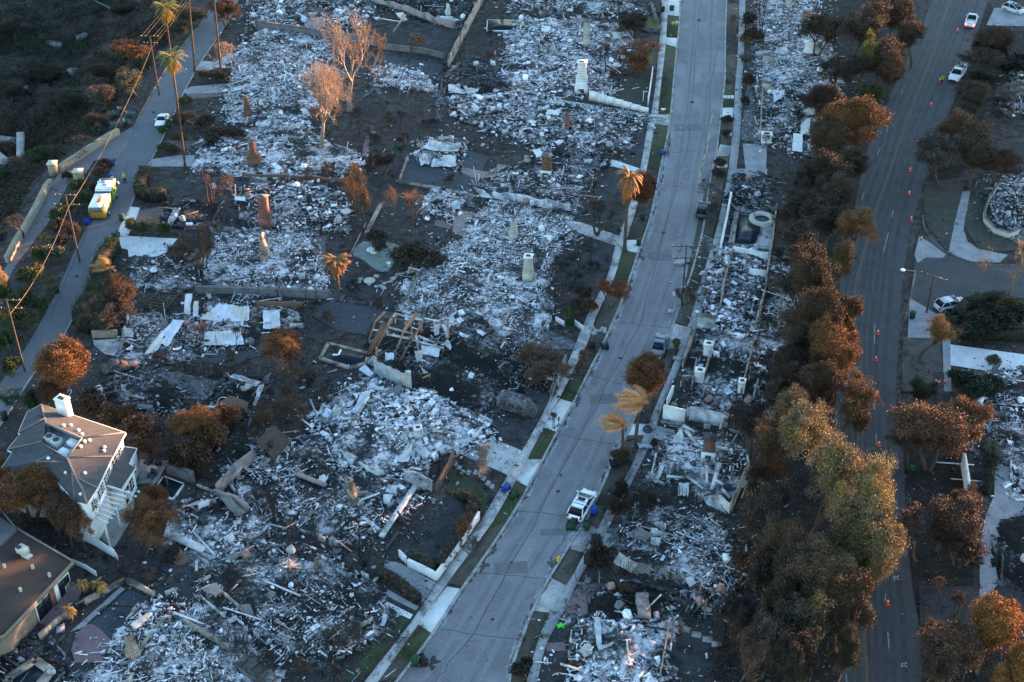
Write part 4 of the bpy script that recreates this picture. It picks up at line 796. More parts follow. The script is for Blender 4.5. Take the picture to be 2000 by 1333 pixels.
PN = [('b1 1620,1000 1855,1030 1850,1180 1480,1120',(1.6,1.2,.5,.6),'metal','largest corrugated roof sheet, pale blue with rust streaks',2,.25),
('b1 1290,1120 1365,1130 c1 1210,130 1010,190',(1.2,1,.3,.4),'metal','long corrugated sheet sliding down toward the burned car',2,.3),
('b1 1520,1210 1790,1210 1820,1310 1510,1310',(.8,.9,.5,.5),'metal','flat corrugated sheet south of the largest one',2,.15),
('b2 50,1060 175,1050 180,1190 55,1190',(.9,.8,.5,.5),'metal','small square corrugated sheet beside the round orange tree',2,.2),
('b1 1370,1080 1412,1085 1430,925 1375,935',(.2,.2,1.4,1.4),'metal','upright white metal strip at the north of the corrugated roof',1,.1),
('b1 1435,1110 1470,1100 1475,980 1440,985',(.2,.2,1,1),'metal','second narrow upright strip beside the tall white strip',1,.1),
('b1 905,1185 985,1185 992,1250 915,1245',(.7,.7,.3,.3),'plaster','white board lying at the corner of the dark hedge',0,.05),
('b1 1210,1120 1270,1160 1240,1215 1130,1215',(.9,.8,.5,.5),'roofgrey','grey folded roof piece left of the corrugated sheets',1.5,.2),
('b1 1290,290 1345,290 1290,410 1240,410',(1,1,.4,.4),'plaster','white curved sheet standing out in the dark outbuilding',0,.3),
('a2 1285,1040 1520,1070 1500,1135 1250,1105',(1.4,1.5,1.0,.9),'plaster','warped white roof of the small wrecked garage',0,.4),
('a2 1205,1150 1262,1140 1292,1220 1225,1230',(.9,.9,.4,.4),'plaster','white crumpled sheet at the west corner of the garage',0,.3),
('a2 1320,1180 1480,1150 1490,1240 1300,1230',(.9,.9,.5,.5),'plaster','pale sagging sheet at the front of the garage',0,.4),
('b2 1610,130 1700,160 1762,220 1670,205',(1.2,1,.5,.5),'plaster','white sloping board beside the tan patio steps',0,.2),
('a2 1430,625 1500,640 1570,690 1430,690',(1.1,1,.4,.4),'plaster','white lump of roofing at the end of the lit wall',0,.5),
('a2 1545,640 1620,660 1640,700 1560,700',(.8,.8,.3,.3),'plaster','smaller white roofing lump right of the big lump',0,.4),
('b2 1480,230 1530,250 1505,305 1440,292',(1.5,1.4,.9,.9),'plaster','rounded white hood over the pale pile',0,.5),
('c2 590,510 645,550 580,605 535,570',(1.4,1.2,.5,.6),'plaster','white drum shaped piece at the edge of the scorched garden',0,.4),
('c2 800,400 860,390 780,540 700,560',(1.8,1.8,.9,.9),'metal','long pale slope of roofing at the top of the largest rubble field',0,.4),
('c2 960,400 1090,330 1060,450 980,440',(.9,1.1,.4,.4),'roofgrey','dark smooth curved sheet below the corrugated fence',0,.2),
('c2 1170,500 1215,505 1160,615 1130,605',(1.4,1.4,.6,.6),'plaster','narrow white board pointing up in the largest rubble field',0,.1),
('c2 760,930 900,960 960,1010 880,1020',(1.2,1.2,.5,.5),'plaster','white slab at the south rim of the largest rubble field',0,.5),
('c2 1190,790 1310,860 1250,900 1200,880',(1.4,1,.5,.5),'plaster','white torn sheet right of the black ring in the rubble',0,.5),
('c2 1120,800 1180,760 1130,930 1040,920',(1.2,1.5,.8,.6),'metal','curved silver gutter panel arching through the rubble',1,.4),
('c2 600,820 700,860 770,900 700,930',(1.2,1.2,.6,.6),'plaster','white shard on the south west rim of the largest rubble field',0,.5),
('c2 980,1090 1055,1095 1040,1160 960,1150',(.9,.9,.6,.6),'plaster','white flat slab right of the leaning orange chimney',0,.1),
('c2 840,1150 920,1140 890,1180 850,1175',(.7,.8,.6,.6),'plaster','small white slab in front of the leaning orange chimney',0,.15),
('c2 945,1165 1020,1160 990,1240 950,1230',(.8,.8,.5,.5),'plaster','jagged white slab south of the flat white slab',0,.2),
('c2 470,1020 540,1030 500,1110 450,1080',(1.1,1,.4,.4),'plaster','pinkish white curled piece beside the grey yard',0,.4),
('c1 1710,290 1745,265 1940,330 1900,355',(1.5,1.7,1.7,1.5),'plaster','curved white wall top behind the round orange tree',0,.3),
('c1 1925,350 1965,350 1905,500 1880,500',(1.2,1.2,1.4,1.3),'plaster','white arm of the curved wall reaching south',0,.2),
('c1 1600,490 1720,430 1850,480 1830,560',(.9,1.2,1,.6),'brown','brown slab with white flecks beside the round orange tree',0,.1),
('c1 1630,1190 1700,1180 1830,1300 1760,1330',(1.5,1.5,.9,.9),'roofgrey','grey barrel shaped roof piece in the ash behind the bare trees',0,.3),
('c1 1480,1220 1600,1190 1610,1240 1470,1270',(1.4,1.4,.9,.8),'plaster','white curved flashing left of the grey barrel roof',0,.3),
('d1 970,905 1100,810 1120,850 1010,940',(1.3,1.4,.7,.6),'metal','folded silver sheet at the corner of the bottom ash field',1,.1),
('d1 1080,950 1170,930 1130,1010 1070,990',(.9,.9,.4,.4),'plaster','white board beside the folded silver sheet',0,.15),
('d1 1490,640 1610,590 1655,655 1600,690',(1.1,1.3,1,.5),'pink','pinkish torn slab at the west tip of the wide rubble field',0,.2),
('d1 1770,760 1860,750 1885,820 1870,855',(.8,.8,.5,.5),'roofgrey','grey bent sheet under the scorched bank',0,.2),
('d1 920,1330 985,1255 1000,1270 960,1345',(1.2,1.3,.4,.4),'plaster','white blade of metal at the bottom edge',0,.1),
('d3 855,230 945,170 1045,240 985,285',(.8,1.1,.9,.5),'roofgrey','brown grey roof slab at the north west of the grey rubble plot',1.5,.1),
('d3 1045,180 1150,235 1140,260 1030,215',(1.2,1,.8,.9),'plaster','narrow white folded strip above the square white box',0,.2),
('d3 1035,250 1105,260 1095,315 1030,305',(1.1,1.1,.7,.7),'plaster','square white crumpled box in the grey rubble plot',0,.2),
('d3 800,365 935,455 890,520 750,440',(1.9,1.7,.3,.3),'plaster','pale leaning house front with a small dark hole',0,.15),
('d3 935,440 1040,465 1030,520 890,515',(1.5,1.3,.5,.5),'roofgrey','dark torn panel continuing the leaning house front',0,.3),
('d3 1100,480 1250,540 1270,570 1090,520',(1.4,1.2,.6,.6),'roofgrey','brown metal sheet between the two rubble plots',0,.3),
('d3 1290,560 1345,545 1370,595 1320,625',(.9,1,.5,.5),'plaster','white square board on the south side of the grey rubble plot',0,.1),
('d3 490,1090 560,1040 610,1070 550,1140',(1.3,1.5,1.2,.8),'plaster','bright white hipped sheet at the driveway edge',0,.3),
('d3 608,850 658,850 668,1060 630,1060',(.7,.7,.6,.6),'plaster','long white bent duct, upright part',0,.06),
('d3 635,1065 755,1030 760,1052 650,1090',(.7,.7,.6,.6),'plaster','short white duct lying across the foot of the long duct',0,.06),
('c3 1500,1170 1550,1170 1625,1230 1615,1310',(1.9,1.9,1.6,.2),'plaster','pale gable panel standing at the corner of the duct strewn plot',0,.1),
('c3 1250,670 1275,720 1270,780 1180,780',(1.3,1.0,.6,.5),'plaster','white roof truss panel at the north west of the duct strewn plot',0,.2),
('c3 1415,1180 1500,1170 1600,1310 1450,1240',(.3,1.6,.2,.2),'soot','sooty slab leaning against the gable panel',0,.1),
('c3 1240,1080 1320,1080 1310,1180 1230,1170',(.5,.6,.4,.4),'plaster','crumpled white sheet on the south rim of the duct strewn plot',0,.4),
('c3 1110,930 1140,940 1080,1080 1050,1070',(.6,.6,.4,.4),'plaster','long white slab on the west rim of the duct strewn plot',0,.15),
('a4 150,350 215,345 228,405 120,400',(.9,.9,.4,.4),'plaster','pale roof slab left of the square white chimney wall',0,.2),
('a4 320,890 390,880 385,1000 318,1000',(1.5,1.5,.8,.8),'white','white box shaped cabinet at the edge of the trees',0,.03),
('a4 265,990 335,1000 330,1130 255,1120',(1.4,1.4,.5,.5),'white','white box side below the white cabinet',0,.05),
('a4 110,670 200,670 195,720 120,760',(1.5,1.5,.9,.9),'metal','folded corrugated sheet at the foot of the cream block',1.5,.3),
('a4 190,720 240,740 270,840 220,830',(1.4,1.2,.6,.6),'roofgrey','dark curled sheet right of the folded corrugated sheet',0,.4),
('a4 290,815 400,810 500,775 400,860',(.8,1,1.4,.4),'cream','long curved pale wall sheet leading into the trees',0,.3),
('a3 150,1115 210,1110 240,1160 185,1170',(1.6,1.6,1.2,1.2),'white','small square white board above the fireplace chimney',0,.05),
('a3 255,815 330,820 370,890 290,880',(1,1,.5,.5),'white','white flat boards left of the lit brick post',0,.1),
('a3 225,190 290,200 280,240 215,230',(.9,.9,.6,.6),'white','white oblong board left of the dark framed hole',0,.1),
('a3 325,380 400,400 440,440 330,410',(1.2,1,.5,.5),'plaster','white curled strip west of the bare black tree',0,.4),
('a3 420,60 460,70 450,90 400,85',(1,1,.6,.6),'plaster','white scrap near the burned car at the top',0,.3),
('a3 190,80 215,30 260,60 250,110',(.3,1.6,1.2,.3),'pink','pink cone of roofing at the top of the photo',0,.15),
('a3 420,150 530,130 540,170 440,180',(.8,1,.6,.5),'pink','pinkish curled roofing near the tan chimney',0,.3),
('a2 300,90 380,130 360,170 280,120',(1.3,1.2,.6,.6),'metal','blue white corrugated strip at the top left rubble',2,.1),
('a2 370,140 480,130 520,200 380,220',(1.3,1.5,.6,.6),'pink','pinkish bent panel glowing at the end of the dark wall',0,.4),
('a2 1340,120 1420,120 1540,150 1420,170',(1,1,.6,.6),'plaster','white curled roofing right of the frame remnant',0,.4),
('a2 1040,100 1090,90 1130,150 1080,160',(1.6,1.7,.8,.8),'plaster','upright pale panel beside the charred frame',0,.2),
('b4 1500,700 1500,690 1510,690 1515,700',(.3,.3,.3,.3),'white','tiny white scrap',0,.02),
('c4 1560,530 1600,520 1880,560 1840,600',(.6,.8,.8,.6),'roofgrey','grey sagging roof over the lower right plot',0,.4),
('c4 1620,630 1700,590 1690,650 1610,680',(.9,.9,.5,.5),'plaster','white roof corner right of the big scorched tree',0,.2),
('c1 900,345 935,350 930,400 905,395',(1.1,1.1,.5,.5),'plaster','white upright piece in the dark rubble plot',0,.2),
('c1 960,420 1070,440 1075,462 980,440',(.8,.8,.6,.6),'plaster','thin curved white strip in the dark rubble plot',0,.2),
('b1 1745,205 1825,208 1820,238 1745,232',(.8,.8,.7,.7),'white','white plastic table top leaning in the dark yard',0,.02)]
for q in PN:
    if 'tiny' in q[3]: continue
    panel(q[0], q[1], q[2], q[3], corr=q[4], warp=q[5])
# standing corrugated fence
T = thing('fence', 'standing corrugated metal fence with sooty lower edge', 'fence', G(*px('c2 880,330')[0])); P, Q = G(*px('c2 880,275')[0]), G(*px('c2 1160,405')[0]); b = B(); V = []; n = 160
for s in (0, .04):
    for z in (0, 2.4):
        for i in range(n + 1):
            p = P + (Q - P) * i / n; w_ = .07 * math.sin(i * 1.57); V.append((p[0] + w_*.3 + (z and rnd.gauss(0, .02)), p[1] + w_ + s, z * (1 + .03 * math.sin(i * .2))))
f = [[i, i+1, n+1+i+1, n+1+i] for i in range(n)] + [[2*n+2+i, 3*n+3+i, 3*n+4+i, 2*n+3+i] for i in range(n)]
b.add(V, f); b.build('fence_sheet', WM['metal'], T); b = B()
for k in range(6): p = P + (Q - P) * k / 5; beam(b, (p[0], p[1]+.3, 0), (p[0], p[1]+.3, 2.5), .1, .1)
b.build('post', WM['char'], T)
# ------------------------------------------------ long white beams and ducts lying on the ash
for s, z0, z1, w, l in [('c3 1290,690 1392,805',.9,.5,.4,'longest white duct at the north of the duct strewn plot'),('c3 1270,650 1360,700',1.3,.8,.35,'white beam end beside the roof truss panel'),('c3 1150,1030 1280,1042',.6,.5,.3,'level white duct at the west of the duct strewn plot'),
 ('c3 1300,1030 1420,1120',.6,.5,.3,'white duct sloping toward the gable panel'),('c3 1545,935 1485,1130',.8,.6,.45,'widest white duct, running straight south'),('c3 1450,950 1450,1080',.7,.5,.3,'upright white duct left of the widest duct'),
 ('c3 1505,812 1605,828',.8,.8,.35,'white duct right of the fireplace chimney'),('c3 1560,890 1630,930',.7,.5,.5,'short wide white duct below the black frame'),('c3 1500,1050 1570,1090',.9,.9,.3,'bent white pipe joining the widest duct'),('c3 1560,1120 1620,1190',.6,.5,.3,'last white duct leading to the tan wall'),
 ('d2 932,250 1185,-125',.6,.9,.6,'very long white fallen wall plate beside the walled court'),('d2 960,350 1060,215 ',.4,.5,.3,'grey beam parallel to the dark yard edge'),('c2 640,510 890,270',.8,2.2,.25,'long dark pole sloping up to the corrugated fence'),
 ('c2 300,1010 520,1100',.9,.7,.5,'pinkish fallen wall plate west of the leaning chimney'),('c2 620,600 740,600',1.6,1.5,.25,'white gutter standing on the west rim of the largest rubble field'),('c2 740,570 840,440',1.4,1.8,.3,'white sloping beam above the orange post'),
 ('d1 1285,240 1520,350',.4,.4,.9,'long strip of white ash covered decking'),('c1 1720,1050 1800,960',2.0,2.3,.3,'pinkish beam lit on the top of the burned wall'),('a2 870,130 1080,165',2.0,2.0,.2,'top rail of the charred white frame near the top'),
 ('a2 1020,240 1110,110',.8,2.4,.3,'lit sloping beam right of the charred white frame'),('a2 800,190 870,125',.6,2.0,.15,'thin brown beam left of the charred white frame'),('b3 180,990 245,860',.3,1.6,.2,'lit sloping beam in the very large ash field'),
 ('b3 250,760 310,590',1.0,1.8,.15,'thin pinkish beam near the white topped chimney'),('b2 1810,1220 1890,1040',.3,2.6,.25,'tall leaning lit post near the roof frame'),('b2 1360,1070 1362,1000',.2,2.0,.2,'short lit post north of the roof frame'),
 ('b2 820,480 930,260',.3,.4,.6,'long straight strip of lit fallen fence between the gardens'),('b2 700,640 820,400',.2,.3,.15,'thin lit beam parallel to the fallen fence'),('b2 570,230 585,440',.3,.3,.25,'black straight pole lying beside the white round table'),
 ('c2 200,1040 400,960',.6,.5,.12,'thin grey pole near the grey yard'),('d3 1000,790 1110,680',.9,1.0,.15,'pale pole across the brick red floor'),('d2 715,800 810,645',.3,.3,.3,'black beam on the grey yard near the parallel paths'),('d2 615,870 740,690',.4,.5,.25,'rusty brown beam left of the black beam'),
 ('b1 1570,410 1640,280',.2,.3,.15,'pale thin pole in the dark yard'),('d2 0,550 330,690',.5,.6,.2,'long pale beam across the wide rubble field'),('c3 1500,520 1600,575',2.6,2.6,.12,'charred rail above the sooty garage wall')]:
    g = px(s); b = B(); p, q = G(*g[0], z0), G(*g[1], z1); beam(b, p, q, w, min(w*.6, .3))
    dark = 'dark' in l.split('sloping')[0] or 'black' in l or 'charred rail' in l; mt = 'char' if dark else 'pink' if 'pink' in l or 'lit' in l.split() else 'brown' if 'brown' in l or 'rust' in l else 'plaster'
    tag(b.build('fallen_beam', WM[mt]), l, 'beam')
# ------------------------------------------------ roof frame still standing
T = thing('roof_frame', 'burned timber roof frame still standing, its members lit orange', 'frame', G(*px('p 780,720')[0]))
zx = lambda x, y, z: G(700 + x / 7.405, 600 + y / 7.405, z)
fr = [(150,490,.3,245,215,3.0,.2,0),(245,215,3.0,385,65,4.2,.28,0),(160,670,.5,390,215,3.4,.75,1),(180,660,.6,515,110,3.8,.22,2),(275,560,1.2,490,180,3.6,.2,0),(260,780,.2,268,585,1.8,.35,0),(545,640,.8,665,330,3.2,.22,0),(665,330,3.2,850,90,4.4,.5,0),(775,460,1.8,765,240,3.4,.18,0),
 (355,120,3.9,740,215,3.6,.14,1),(520,95,3.7,910,190,3.4,.28,2),(440,295,2.6,790,390,2.4,.26,2),(400,390,2,740,460,1.8,.3,2),(215,330,2.0,440,365,2.0,.22,2),(790,480,1.8,1230,600,1.7,.26,2),(830,400,2.2,950,165,3.6,.25,0),(830,400,2.2,870,620,1.2,.3,2),(950,160,3.6,1160,210,3,.2,2),
 (900,250,2.6,915,370,1.4,.35,0),(550,870,.4,760,490,2.2,.2,1),(540,640,1.2,540,870,.3,.2,1),(1290,190,2.8,1310,450,1.4,.15,0),(870,420,2,1100,520,1.6,.25,2),(910,1040,.6,1040,975,1.4,.25,0),(910,1060,.5,1055,1190,.2,.15,0),(530,110,3.7,535,240,2.8,.15,2)]
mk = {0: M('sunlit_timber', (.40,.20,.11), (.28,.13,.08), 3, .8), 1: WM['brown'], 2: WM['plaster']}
for x0,y0,z0,x1,y1,z1,w,m in fr:
    b = B(); beam(b, zx(x0,y0,z0), zx(x1,y1,z1), w, .14); b.build('timber', mk[m], T)
for q, zs, m, l in [((900,540,1180,600,1160,730,930,680),(1.4,1.4,1,1),'metal','white sheet with a small dark square inside the roof frame plot'),((1200,250,1310,240,1310,440,1270,460),(2.6,2.4,1.2,1.4),'plaster','white torn sheet hanging right of the roof frame'),((1225,520,1290,465,1355,580,1320,620),(1.6,1.8,1,1),'plaster','pale kite shaped sheet below the hanging sheet'),
 ((390,660,520,660,500,870,380,830),(1.4,1.4,.4,.4),'metal','corrugated sheet standing inside the corrugated fence'),((880,740,1150,850,1030,850,890,770),(1,.6,.4,.8),'metal','long thin silver triangle of sheeting'),((810,640,930,620,930,720,850,810),(1.8,1.7,1,.6),'cream','cream folded sheet hanging from the roof frame'),
 ((905,870,1030,970,990,1005,960,1000),(1.6,.8,.4,.4),'plaster','white triangular shard right of the corrugated fence'),((0,900,90,830,220,960,170,1010),(.9,1.2,.8,.5),'metal','crumpled silver sheet at the pool corner'),((180,1180,250,1140,390,1180,380,1220),(1.6,1.7,1.2,1),'plaster','white crumpled sheet below the crumpled silver sheet'),
 ((1090,240,1180,250,1160,400,1100,400),(2,2,.8,.8),'metal','silver vertical sheet behind the roof frame')]:
    s = 'p ' + ' '.join(f'{700+q[i]/7.405:.1f},{600+q[i+1]/7.405:.1f}' for i in range(0, 8, 2)); panel(s, zs, m, l, warp=.2)
# trellises
def trellis(q, z, label, n=18, mat='trellis', m=3):
    P = [G(a, b, z) for a, b in px(q)]; T = thing('trellis', label, 'trellis', (*P[0][:2], 0)); b = B()
    for k in range(n):
        t = k / (n - 1); beam(b, P[0] + (P[1]-P[0])*t, P[3] + (P[2]-P[3])*t, .12, .1)
    b.build('slats', WM[mat], T); b = B()
    for k in range(m): t = k / (m - 1); beam(b, P[0] + (P[3]-P[0])*t - [0,0,.15], P[1] + (P[2]-P[1])*t - [0,0,.15], .16, .18)
    b.build('rafters', WM[mat], T)
    for p in P: b = B(); beam(b, (p[0], p[1], 0), (p[0], p[1], z - .2), .16, .16); b.build('post', WM[mat], T)
    return T
trellis('c2 5,770 120,650 250,765 135,900', 2.2, 'burned slatted pergola tilted over the scorched garden', 20)
trellis('b1 1070,1010 1195,900 1340,905 1230,1030', .9, 'low burned deck frame beside the corrugated sheets', 7)
trellis('c3 262,235 350,250 345,310 255,295', 1.2, 'white slatted panel behind the glowing wall', 6, 'white', 2)
# ================================================ VEGETATION
def grow(seed, h, r, levels=4, fork=4, tfrac=.35, r0=.22, spread=.8, up=.25, jit=.16, stems=1, taper=.62):
    """branch skeleton: list of segments and the list of tips"""
    q = random.Random(seed); segs = []; tips = []
    def go(p, d, L, rad, lv):
        n = 3 if lv < levels else 2; pts = [p]
        for k in range(n):
            d = (d + Vector((q.gauss(0, jit), q.gauss(0, jit), q.gauss(0, jit) + up * .12))).normalized(); p2 = p + d * L / n
            ra, rb = rad * (1 - .4 * k / n), rad * (1 - .4 * (k + 1) / n); segs.append((*p, *p2, ra, rb)); p = p2; pts.append(p)
        if lv >= levels: tips.append(p); return
        m = fork + q.randint(-1, 1)
        for k in range(m):
            a = 2 * math.pi * (k + q.random() * .7) / m; s = spread * q.uniform(.6, 1.2); u = d.orthogonal().normalized(); w = d.cross(u)
            nd = (d + (u * math.cos(a) + w * math.sin(a)) * s + Vector((0, 0, up))).normalized()
            go(pts[-1] if k < 2 or lv == 0 else pts[q.randint(1, n)], nd, L * taper * q.uniform(.75, 1.2), rad * .56, lv + 1)
    for s in range(stems):
        a = 2 * math.pi * s / stems; d = Vector((math.cos(a) * (.35 if stems > 1 else .04), math.sin(a) * (.35 if stems > 1 else .04), 1)).normalized()
        go(Vector((0, 0, -.1)) + (Vector((math.cos(a), math.sin(a), 0)) * .2 if stems > 1 else Vector()), d, h * tfrac, r0, 0)
    a = np.array(segs); off_ = Vector((seed * 1.7, 3.3, 0))
    def warp(P): 
        k_ = np.array([1 + .38 * mnoise.noise(Vector(p).normalized() * 1.3 + off_) for p in P]); P[:, :2] *= k_[:, None]; return P
    a[:, 0:3] = warp(a[:, 0:3].copy()); a[:, 3:6] = warp(a[:, 3:6].copy()); tips = [Vector(x) for x in warp(np.array([list(t) for t in tips]))]
    ext = max(np.abs(a[:, 3:5]).max(), .1); top = a[:, 5].max(); a[:, [0,1,3,4]] *= r / ext; a[:, [2,5]] *= h / top
    T = np.array([list(t) for t in tips]); T[:, :2] *= r / ext; T[:, 2] *= h / top
    return a, T
def leaves(b, C, n, sp, size, base=(1,1,1), alt=None, altp=.3, flatz=.8, dens_noise=True, lobevar=.35):
    """n leaf quads round every centre"""
    m = len(C); lob = rng.uniform(1 - lobevar, 1 + lobevar, m); use = rng.random(m) < altp
    cnt = (n * rng.uniform(.5, 1.5, m)).astype(int); I = np.repeat(np.arange(m), cnt); N = len(I)
    d = rng.normal(0, 1, (N, 3)); d /= np.linalg.norm(d, axis=1, keepdims=True); d *= (rng.random((N, 1)) ** .5) * sp * rng.uniform(.6, 1.4, m)[I][:, None]; d[:, 2] *= flatz
    P = C[I] + d; u = rng.normal(0, 1, (N, 3)); u /= np.linalg.norm(u, axis=1, keepdims=True); w = np.cross(u, rng.normal(0, 1, (N, 3))); w /= np.linalg.norm(w, axis=1, keepdims=True)
    s = size * rng.uniform(.6, 1.5, (N, 1)); V = np.stack([P - u * s, P + w * s * .45, P + u * s, P - w * s * .45], 1).reshape(-1, 3)
    c = np.array(base)[None] * lob[I][:, None] * rng.uniform(.7, 1.35, (N, 1))
    if alt is not None: c = np.where(use[I][:, None], np.array(alt)[None] * rng.uniform(.7, 1.3, (N, 1)), c)
    b.add(V, np.arange(N * 4).reshape(N, 4), np.repeat(c, 4, 0))
PRO = {}
def proto(kind):
    if kind in PRO: return PRO[kind]
    k, v = kind.split(':'); v = int(v); T = bpy.data.objects.new('tree', None)
    tb, cb = B(), B()
    if k == 'leafy':        # round, dense crown;  h=10 r=5
        a, t = grow(10 + v, 9.6, 4.7, 3, 6, .34, .30, .85, .25, stems=1 + v % 2)
        ne = int(len(t) * .7); extra = t[rng.integers(0, len(t), ne)] * rng.uniform(.55, .95, (ne, 1)) + [0, 0, 1.0]; extra = extra[extra[:, 2] > 3]; C_ = np.concatenate([t, extra]); C_ = C_[np.array([mnoise.noise(Vector(c) * .42 + Vector((v * 9., 0, 0))) for c in C_]) > (-.5 if v == 0 else -.03)]
        tubes(tb, a, 5); leaves(cb, C_, 190, 1.0, .098, alt=(.72, .62, .5), altp=.3)
    elif k == 'euc':        # tall, clumpy, gaps between the clumps; h=14 r=5
        a, t = grow(30 + v, 13.6, 4.8, 3, 5, .42, .34, .62, .3, .2)
        t = t[t[:, 2] > 4]; t = t[np.array([mnoise.noise(Vector(c) * .4 + Vector((v * 9., 0, 0))) for c in t]) > -.02]; tubes(tb, a, 5); leaves(cb, t, 300, 1.2, .10, alt=(1.25, 1.2, .8), altp=.3, flatz=.75)
        ex = t + rng.normal(0, .9, t.shape) - [0, 0, .7]; leaves(cb, ex, 110, .95, .09)
    elif k == 'thin':       # scorched, see-through crown; h=8 r=4
        a, t = grow(50 + v, 8, 3.8, 4, 4, .3, .22, .8, .2, stems=1 + v % 3)
        tubes(tb, a, 4); leaves(cb, t[::1], 34, .62, .09, alt=(.6, .5, .42), altp=.4)
    elif k == 'bare':       # h=7 r=3.5
        a, t = grow(70 + v, 7, 3.6, 5, 3, .28, .17, .8, .22, .2, stems=1 + 2 * (v % 2)); tubes(tb, a, 4)
        f = []; q = random.Random(v)
        for x in t:
            for _ in range(3): f.append((*x, *(x + np.array([q.gauss(0, .3), q.gauss(0, .3), q.gauss(.15, .2)])), .02, .008))
        tubes(cb, f, 3)
    elif k == 'stub':       # black stems with few twigs; h=5 r=2
        a, t = grow(90 + v, 5, 2.0, 3, 2, .42, .13, .5, .4, .15, stems=3 + v % 3); tubes(tb, a, 5)
        f = [(*x, *(x + rng.normal(0, .3, 3) + [0, 0, .2]), .025, .01) for x in t for _ in range(2)]; tubes(cb, f, 3)
    elif k == 'tallbare':   # the two sunlit giants; h=20 r=6
        a, t = grow(110 + v, 20, 6.5, 5, 4, .22, .38, .85, .34, .2, taper=.72); tubes(tb, a, 5)
        f = [(*x, *(x + rng.normal(0, .5, 3) + [0, 0, .2]), .014, .006) for x in t]; tubes(cb, f, 3)
    elif k == 'shrub':      # h=2 r=1.6
        a, t = grow(130 + v, 1.9, 1.3, 3, 4, .3, .06, .8, .2, stems=3); tubes(tb, a, 3); leaves(cb, t, 26, .42, .10, alt=(.7, .7, .5), altp=.3)
    elif k == 'twiggy':     # dead shrub; h=2 r=1.6
        a, t = grow(150 + v, 2, 1.5, 4, 3, .3, .045, .8, .25, .25, stems=4); tubes(tb, a, 3)
        f = [(*x, *(x + rng.normal(0, .22, 3)), .018, .008) for x in t for _ in range(3)]; tubes(cb, f, 3)
    elif k == 'agave':
        for _ in range(70):
            a = rnd.random() * 6.28; p = np.array([math.cos(a) * rnd.random() * .2, math.sin(a) * rnd.random() * .2, .1]); el = rnd.uniform(.2, 1.35); L_ = rnd.uniform(.8, 1.3)
            d = np.array([math.cos(a) * math.cos(el), math.sin(a) * math.cos(el), math.sin(el)]); s = np.array([-math.sin(a), math.cos(a), 0]) * .07
            cb.add([p - s, p + s, p + d * L_ * .6 + s * .8, p + d * L_, p + d * L_ * .6 - s * .8], [[0, 1, 2, 3, 4]], (rnd.uniform(.7, 1.3),) * 3)
        cyl(tb, (0, 0, -.1), (0, 0, .3), .15, .1, 8)
    elif k in ('fan', 'feather', 'wind', 'dwarf'):
        h = {'fan': 20, 'feather': 6.5, 'wind': 7.5, 'dwarf': 1.6}[k]; n = 12; pts = []
        for i in range(n + 1):
            t = i / n; pts.append((.35 * math.sin(t * 2 + v) * t * (h / 10), .2 * math.sin(t * 3 + v) * t, h * t))
        tubes(tb, [(*pts[i], *pts[i+1], (.30 - .12 * i / n) * (1.25 if i == 0 else 1), .30 - .12 * (i + 1) / n) for i in range(n)], 8)
        top = np.array(pts[-1]); nf = {'fan': 46, 'feather': 60, 'wind': 26, 'dwarf': 34}[k]; FL = {'fan': 1.5, 'feather': 2.1, 'wind': 3.4, 'dwarf': 1.1}[k]
        for i in range(nf):
            a = 2 * math.pi * i / nf * 2.4 + rnd.random(); el = rnd.uniform(-.9, 1.2) if k != 'wind' else rnd.uniform(-.1, 1.1)
            if k == 'feather': el = rnd.uniform(-1.3, .9)
            d = np.array([math.cos(a) * math.cos(el), math.sin(a) * math.cos(el), math.sin(el)]); p = top.copy(); L_ = FL * rnd.uniform(.7, 1.15); m = 7; cc = (rnd.uniform(.7, 1.3),) * 3
            if el < -.2 and k != 'wind': cc = tuple(x * y for x, y in zip(cc, (1.3, .85, .5)))
            prev = p
            for j in range(m):
                d = d + np.array([0, 0, -.16 if k != 'wind' else -.10]) + (np.array([-.42, .1, 0]) if k == 'wind' else 0); d /= np.linalg.norm(d); nx_ = prev + d * L_ / m
                s = np.cross(d, [0, 0, 1]); s /= np.linalg.norm(s) + 1e-6
                if k in ('fan', 'dwarf'):
                    if j >= 3:
                        for sg in (-1, 1):
                            for q2 in (.35, .75): e = (d + s * sg * q2 * (1.6 - .1*j)); e /= np.linalg.norm(e); w2 = np.cross(e, [0, 0, 1]) * .04; cb.add([prev - w2, prev + w2, prev + e * .55 * FL/1.5 + [0, 0, -.08]], [[0, 1, 2]], cc)
                    else: tubes(cb, [(*prev, *nx_, .03, .02)], 3, cc)
                else:
                    tubes(cb, [(*prev, *nx_, .04, .03)], 3, cc)
                    ll = .5 * FL / 2 * (1 - abs(j / m - .5) * .8)
                    for q2 in (0, .25, .5, .75):
                        pp = prev + (nx_ - prev) * q2
                        for sg in (-1, 1): e = s * sg + d * .7 + [0, 0, -.35]; e /= np.linalg.norm(e); cb.add([pp - d * .045, pp + d * .045, pp + e * ll], [[0, 1, 2]], cc)
                prev = nx_
        if k == 'fan':      # skirt of dead fronds
            for i in range(40): a = rnd.random() * 6.28; p = top - [0, 0, rnd.uniform(0, 1.2)]; q_ = p + [math.cos(a)*.5, math.sin(a)*.5, -.8]; s = np.array([-math.sin(a), math.cos(a), 0])*.12; cb.add([p, q_ - s, q_ + s], [[0,1,2]], (1.2, .8, .45))
    to = tb.build('trunk', BARK, T, world=False); co = cb.build({'bare': 'twigs', 'stub': 'twigs', 'tallbare': 'twigs', 'twiggy': 'twigs', 'fan': 'fronds', 'feather': 'fronds', 'wind': 'fronds', 'dwarf': 'fronds', 'agave': 'leaf_rosette'}.get(k, 'crown'), BARK if k in ('bare', 'stub', 'tallbare', 'twiggy') else LEAF, T, world=False)
